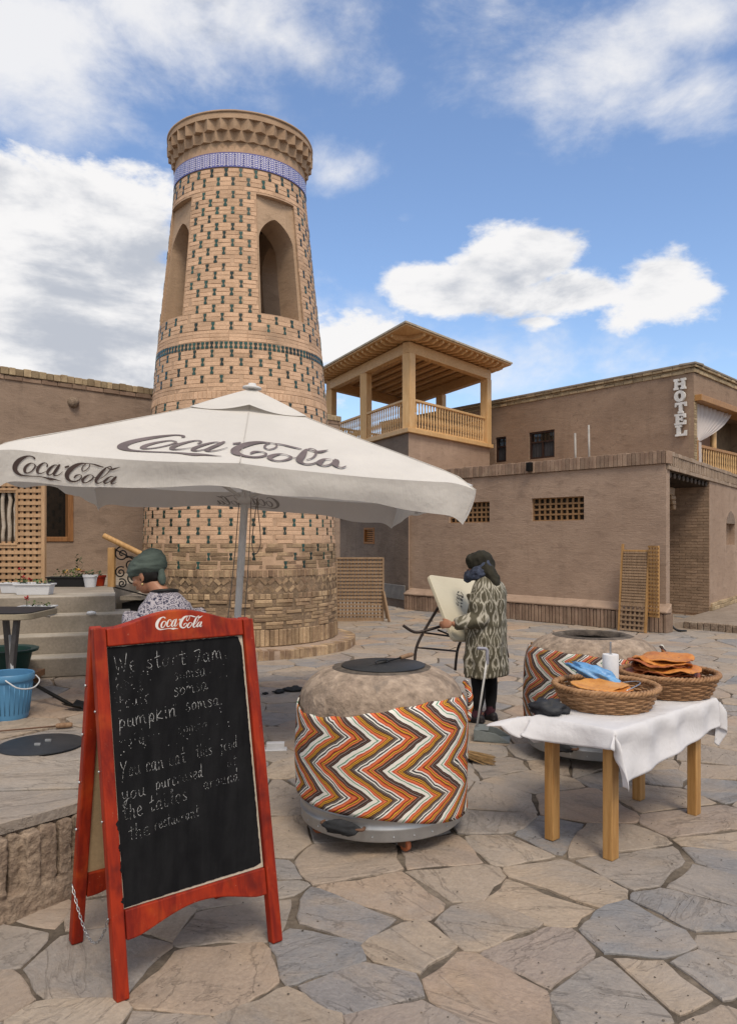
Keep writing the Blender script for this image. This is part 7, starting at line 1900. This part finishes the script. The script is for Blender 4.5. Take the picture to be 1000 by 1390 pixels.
    # the table she carries: cream top tilted on edge, brown tube legs
    TLc = V((.546, 7.10, 1.318)); ex = V((.48, .50, -.045)).normalized(); ey = V((.2, -.30, -.56)).normalized(); ex = (ex-ey*ex.dot(ey)).normalized(); en = ex.cross(ey)
    if en.y > 0: en = -en
    T = thing('folding_table', 'cream folding table with brown tube legs tilted on edge in the hands of a woman', 'table', tuple(TLc))
    w, h, rc = .78, .675, .045; pts = []
    for (cx, cy, a0) in ((rc, rc, PI), (w-rc, rc, 1.5*PI), (w-rc, h-rc, 0), (rc, h-rc, .5*PI)):
        for k in range(6): pts.append((cx+rc*cos(a0+PI/2*k/5), cy+rc*sin(a0+PI/2*k/5)))
    m = MB(); m.prism(pts, ex, ey, TLc, en, -.022, .012); tp_ = m.build('table_top', MT['boardw'], T, bevel=.005)
    # two lines of dark scribbled lettering near the middle of the top
    rn = random.Random(12); sb = MB(); sd = (ex*.55-ey*.83).normalized(); sn = sd.cross(en)
    c0 = TLc+ex*.27+ey*.32
    for li, (oy, n_) in enumerate(((-.022, 5), (.022, 5))):
        for k in range(n_):
            b = c0+sd*(k*.040+li*.012)+sn*oy; P2 = []
            for j in range(6): P2.append((rn.uniform(0, .034), rn.uniform(-.022, .022), .006))
            ribbon(sb, P2, lambda x, y, l_: b+sd*x+sn*y+en*(.0128+.00015*(k+li*6)), 0, 5, 0)
    sb.build('dark_lettering', MT['ink'], tp_)
    def tubes(name, Ys, pts, rad=.0135): 
        m = MB(); m.tube(crom([tuple(px(u, v, y)) for (u, v), y in zip(pts, Ys)], 4), rad, 8); m.build(name, MT['browntube'], T, smooth=True)
    tubes('leg', [7.14, 7.12, 7.10, 7.08], [(606, 806), (575.7, 856), (565, 879), (562.5, 900)])
    tubes('leg', [7.5, 7.45, 7.42], [(627, 866), (620.5, 883), (617.5, 910)])
    tubes('bar', [7.08, 7.1, 7.12, 7.14], [(547, 849), (562, 858), (577, 856), (606, 848)]); tubes('bar', [7.10, 7.43], [(566.5, 879), (620, 884)], .009); tubes('bar', [7.12, 7.40], [(577, 859), (617, 864.5)], .009); tubes('bar', [7.25, 7.38], [(594, 855), (613, 863)], .009)
    # dark shoulder bag at her far hip
    Bg = thing('shoulder_bag', 'dark brown bag hanging at the hip of the woman in the patterned coat', 'bag', tuple(P(.0, .25, .66)))
    m = MB(); c = P(.03, .235, .70); loft(m, [(c-UP*.14, f, r, .12, .05, None), (c-UP*.13, f, r, .125, .055, None), (c, f, r, .09, .045, None), (c+UP*.10, f, r, .05, .03, None), (c+UP*.13, f, r, .02, .015, None)], 20); m.build('pouch', MT['bagbrown'], Bg, smooth=True)
MT['ink'] = mat('dark_ink', (.02, .02, .03), rough=.8, bump=0, fine=0)
build_woman()
def blousem():
    m, N, L, P = newmat('patterned_blouse'); tc = N.new('ShaderNodeTexCoord'); vec = tc.outputs['Object']
    vo = N.new('ShaderNodeTexVoronoi'); vo.feature = 'DISTANCE_TO_EDGE'; vo.inputs['Scale'].default_value = 34; dn = noisen(N, L, vec, 18, 3, .6)
    ad = N.new('ShaderNodeVectorMath'); ad.operation = 'ADD'; L.new(vec, ad.inputs[0]); sc = N.new('ShaderNodeVectorMath'); sc.operation = 'SCALE'; nt = N.new('ShaderNodeTexNoise'); nt.inputs['Scale'].default_value = 14; L.new(vec, nt.inputs['Vector']); L.new(nt.outputs['Color'], sc.inputs[0]); sc.inputs['Scale'].default_value = .09; L.new(sc.outputs[0], ad.inputs[1]); L.new(ad.outputs[0], vo.inputs['Vector'])
    c = ramp(N, L, vo.outputs['Distance'], [(.0, (.36, .33, .36)), (.10, (.32, .30, .34)), (.16, (.03, .03, .06)), (.24, (.025, .025, .05)), (.30, (.36, .33, .38)), (.40, (.30, .28, .33)), (.48, (.05, .05, .08))])
    L.new(c, P.inputs['Base Color']); P.inputs['Roughness'].default_value = .9; w = noisen(N, L, vec, 10, 4, .6); L.new(bumpn(N, L, w, .5, .015), P.inputs['Normal']); return m
MT['blouse'] = blousem()
MT['teal'] = mat('grey_green_scarf', (.105, .135, .118), (.07, .095, .083), rough=.9, scale=5, bump=.5, bscale=9, bdist=.012, bstretch=(1, 1, 3), fine=.12)
MT['hair'] = mat('black_hair', (.010, .008, .007), rough=.5, bump=.3, bscale=60); MT['skirt'] = mat('dark_skirt', (.03, .03, .04), rough=.9, bump=.3)
MT['gold'] = mat('gold_earring', (.75, .58, .28), rough=.25, metal=1, bump=0, fine=0)
def build_cook():
    B0 = V((-1.355, 5.06, 0)); W_ = thing('person', 'woman in a grey green head wrap and black and white blouse behind the chalkboard', 'person', tuple(B0))
    f = V((-.52, .85, 0)).normalized(); r = V((f.y, -f.x, 0)); l = -r
    P = lambda a, b, z: B0+f*a+r*b+UP*z
    hc = px(199.5, 781, 5.10); hf = V((-.94, .26, -.36)).normalized(); hu = (UP-hf*UP.dot(hf)).normalized(); hr = hf.cross(hu); MM = Matrix((hf, hr, hu)).transposed()
    bd = MB(); q = head(bd, hc, hf, UP, 1.0)
    limb(bd, [tuple(P(-.05, 0, 1.19))+(.075,), tuple(P(-.01, 0, 1.27))+(.058,), tuple(hc-hf*.035-UP*.05)+(.052,)])
    loft(bd, [(P(0, 0, .70), r, f, .16, .12, None), (P(0, 0, .85), r, f, .15, .12, None), (P(-.03, 0, 1.02), r, f, .165, .125, None), (P(-.06, 0, 1.14), r, f, .16, .11, None), (P(-.06, 0, 1.21), r, f, .09, .07, None)], 24)
    arms = []
    for s in (-1, 1):
        a, b, c = P(-.06, s*.175, 1.13), P(.02, s*.225, .87), P(.27, s*.13, .85); arms.append((a, b, c))
        limb(bd, [tuple(a)+(.055,), tuple(a.lerp(b, .5))+(.048,), tuple(b)+(.040,), tuple(b.lerp(c, .5))+(.034,), tuple(c)+(.025,)]); hand(bd, c, f*.9-UP*.35, UP, -r*s, .4, .92)
        limb(bd, [tuple(P(0, s*.085, .74))+(.09,), tuple(P(.02, s*.09, .42))+(.06,), tuple(P(0, s*.09, .22))+(.052,), tuple(P(-.01, s*.09, .06))+(.036,)]); limb(bd, [tuple(P(-.03, s*.09, .04))+(.034,), tuple(P(.06, s*.095, .034))+(.03,), tuple(P(.15, s*.10, .026))+(.022,)])
    blob(bd, 'body', MT['skin'], W_, .0065, 4)
    bl = MB()
    loft(bl, [(P(0, 0, .60), r, f, .215, .175, None), (P(0, 0, .61), r, f, .215, .175, None), (P(0, 0, .78), r, f, .205, .165, None), (P(-.02, 0, .95), r, f, .20, .165, None), (P(-.055, 0, 1.08), r, f, .205, .160, None), (P(-.075, 0, 1.17), r, f, .195, .142, None), (P(-.07, 0, 1.235), r, f, .155, .115, None), (P(-.05, 0, 1.285), r, f, .105, .088, None), (P(-.04, 0, 1.30), r, f, .08, .07, None)], 40)
    for a, b, c in arms: limb(bl, [tuple(a+UP*.03)+(.092,), tuple(a.lerp(b, .5))+(.080,), tuple(b)+(.070,), tuple(b.lerp(c, .5))+(.060,), tuple(b.lerp(c, .62))+(.058,)], 16)
    crease(blob(bl, 'blouse', MT['blouse'], W_, .010, 5), .010, 12, 7, 9, .008)
    cl = MB(); cl.tube([P(-.03+.074*cos(a), .082*sin(a), 1.305-.014*cos(a)) for a in [2*PI*j/24 for j in range(24)]], .012, 8, closed=True); cl.build('collar', MT['black'], W_, smooth=True)
    sk = MB(); loft(sk, [(P(0, 0, .18), r, f, .24, .2, lambda a: 1+.05*sin(a*9)), (P(0, 0, .4), r, f, .21, .175, lambda a: 1+.03*sin(a*9)), (P(0, 0, .63), r, f, .18, .15, None)], 48); sk.build('skirt', MT['skirt'], W_, smooth=True)
    for s in (-1, 1):
        sh = MB(); M = Matrix((f, r, UP)).transposed(); k = P(0, s*.09, 0); sh.ball(k+f*.02+UP*.04, (.075, .044, .036), 16, 10, M); sh.ball(k+f*.10+UP*.032, (.075, .045, .03), 16, 10, M); sh.fbox(k, f, r, UP, (-.05, .165), (-.034, .034), (.004, .024)); blob(sh, 'shoe', MT['shoe'], W_, .008, 4)
    qq = lambda a, b, d: hc+hf*a+hr*b+hu*d
    hm = MB(); hm.ball(qq(-.028, 0, .0), (.085, .081, .075), 20, 14, MM); hm.ball(qq(-.060, 0, -.035), (.045, .06, .04), 16, 10, MM)
    for s in (-1, 1): hm.ball(qq(.052, s*.055, .034), (.035, .022, .014), 12, 8, MM)
    blob(hm, 'hair', MT['hair'], W_, .008, 3)
    # head wrap: smooth over the crown, fuller at the back, knotted with a hanging end
    sc = MB(); sc.ball(qq(-.012, 0, .062), (.120, .098, .080), 26, 18, MM); sc.ball(qq(-.060, 0, .066), (.104, .100, .092), 24, 16, MM); sc.ball(qq(.045, 0, .055), (.068, .080, .042), 20, 12, MM)
    for k in range(3):
        pts = [qq(-.012+(.112+.004*k)*cos(a), (.088+.004*k)*sin(a), .030+.012*k+.006*sin(3*a+k)) for a in [2*PI*j/30 for j in range(30)]]; sc.tube(pts, .011, 8, closed=True)
    crease(blob(sc, 'head_wrap', MT['teal'], W_, .007, 2), .004, 12, 30, 4, .006)
    tl = MB(); limb(tl, [tuple(qq(-.105, -.01, .02))+(.034,), tuple(qq(-.118, -.015, -.02))+(.022,), tuple(qq(-.112, -.02, -.055)-UP*.01)+(.028,), tuple(qq(-.115, -.025, -.085)-UP*.02)+(.014,)], 10); blob(tl, 'wrap_tail', MT['teal'], W_, .007, 3)
    e = MB(); c = qq(.0, -.0825, -.055); 
    for s in (-1, 1): c = qq(.0, s*.085, -.058); e.ball(c, .008, 10, 8)
    e.build('earring', MT['gold'], W_, smooth=True)
    br = MB()
    for s in (-1, 1): br.tube([qq(.096-.03*t, s*(.016+.04*t), .030+.008*sin(PI*t)) for t in (0, .25, .5, .75, 1)], [.003, .004, .004, .0035, .002], 6)
    br.build('eyebrows', MT['hair'], W_, smooth=True)
build_cook()
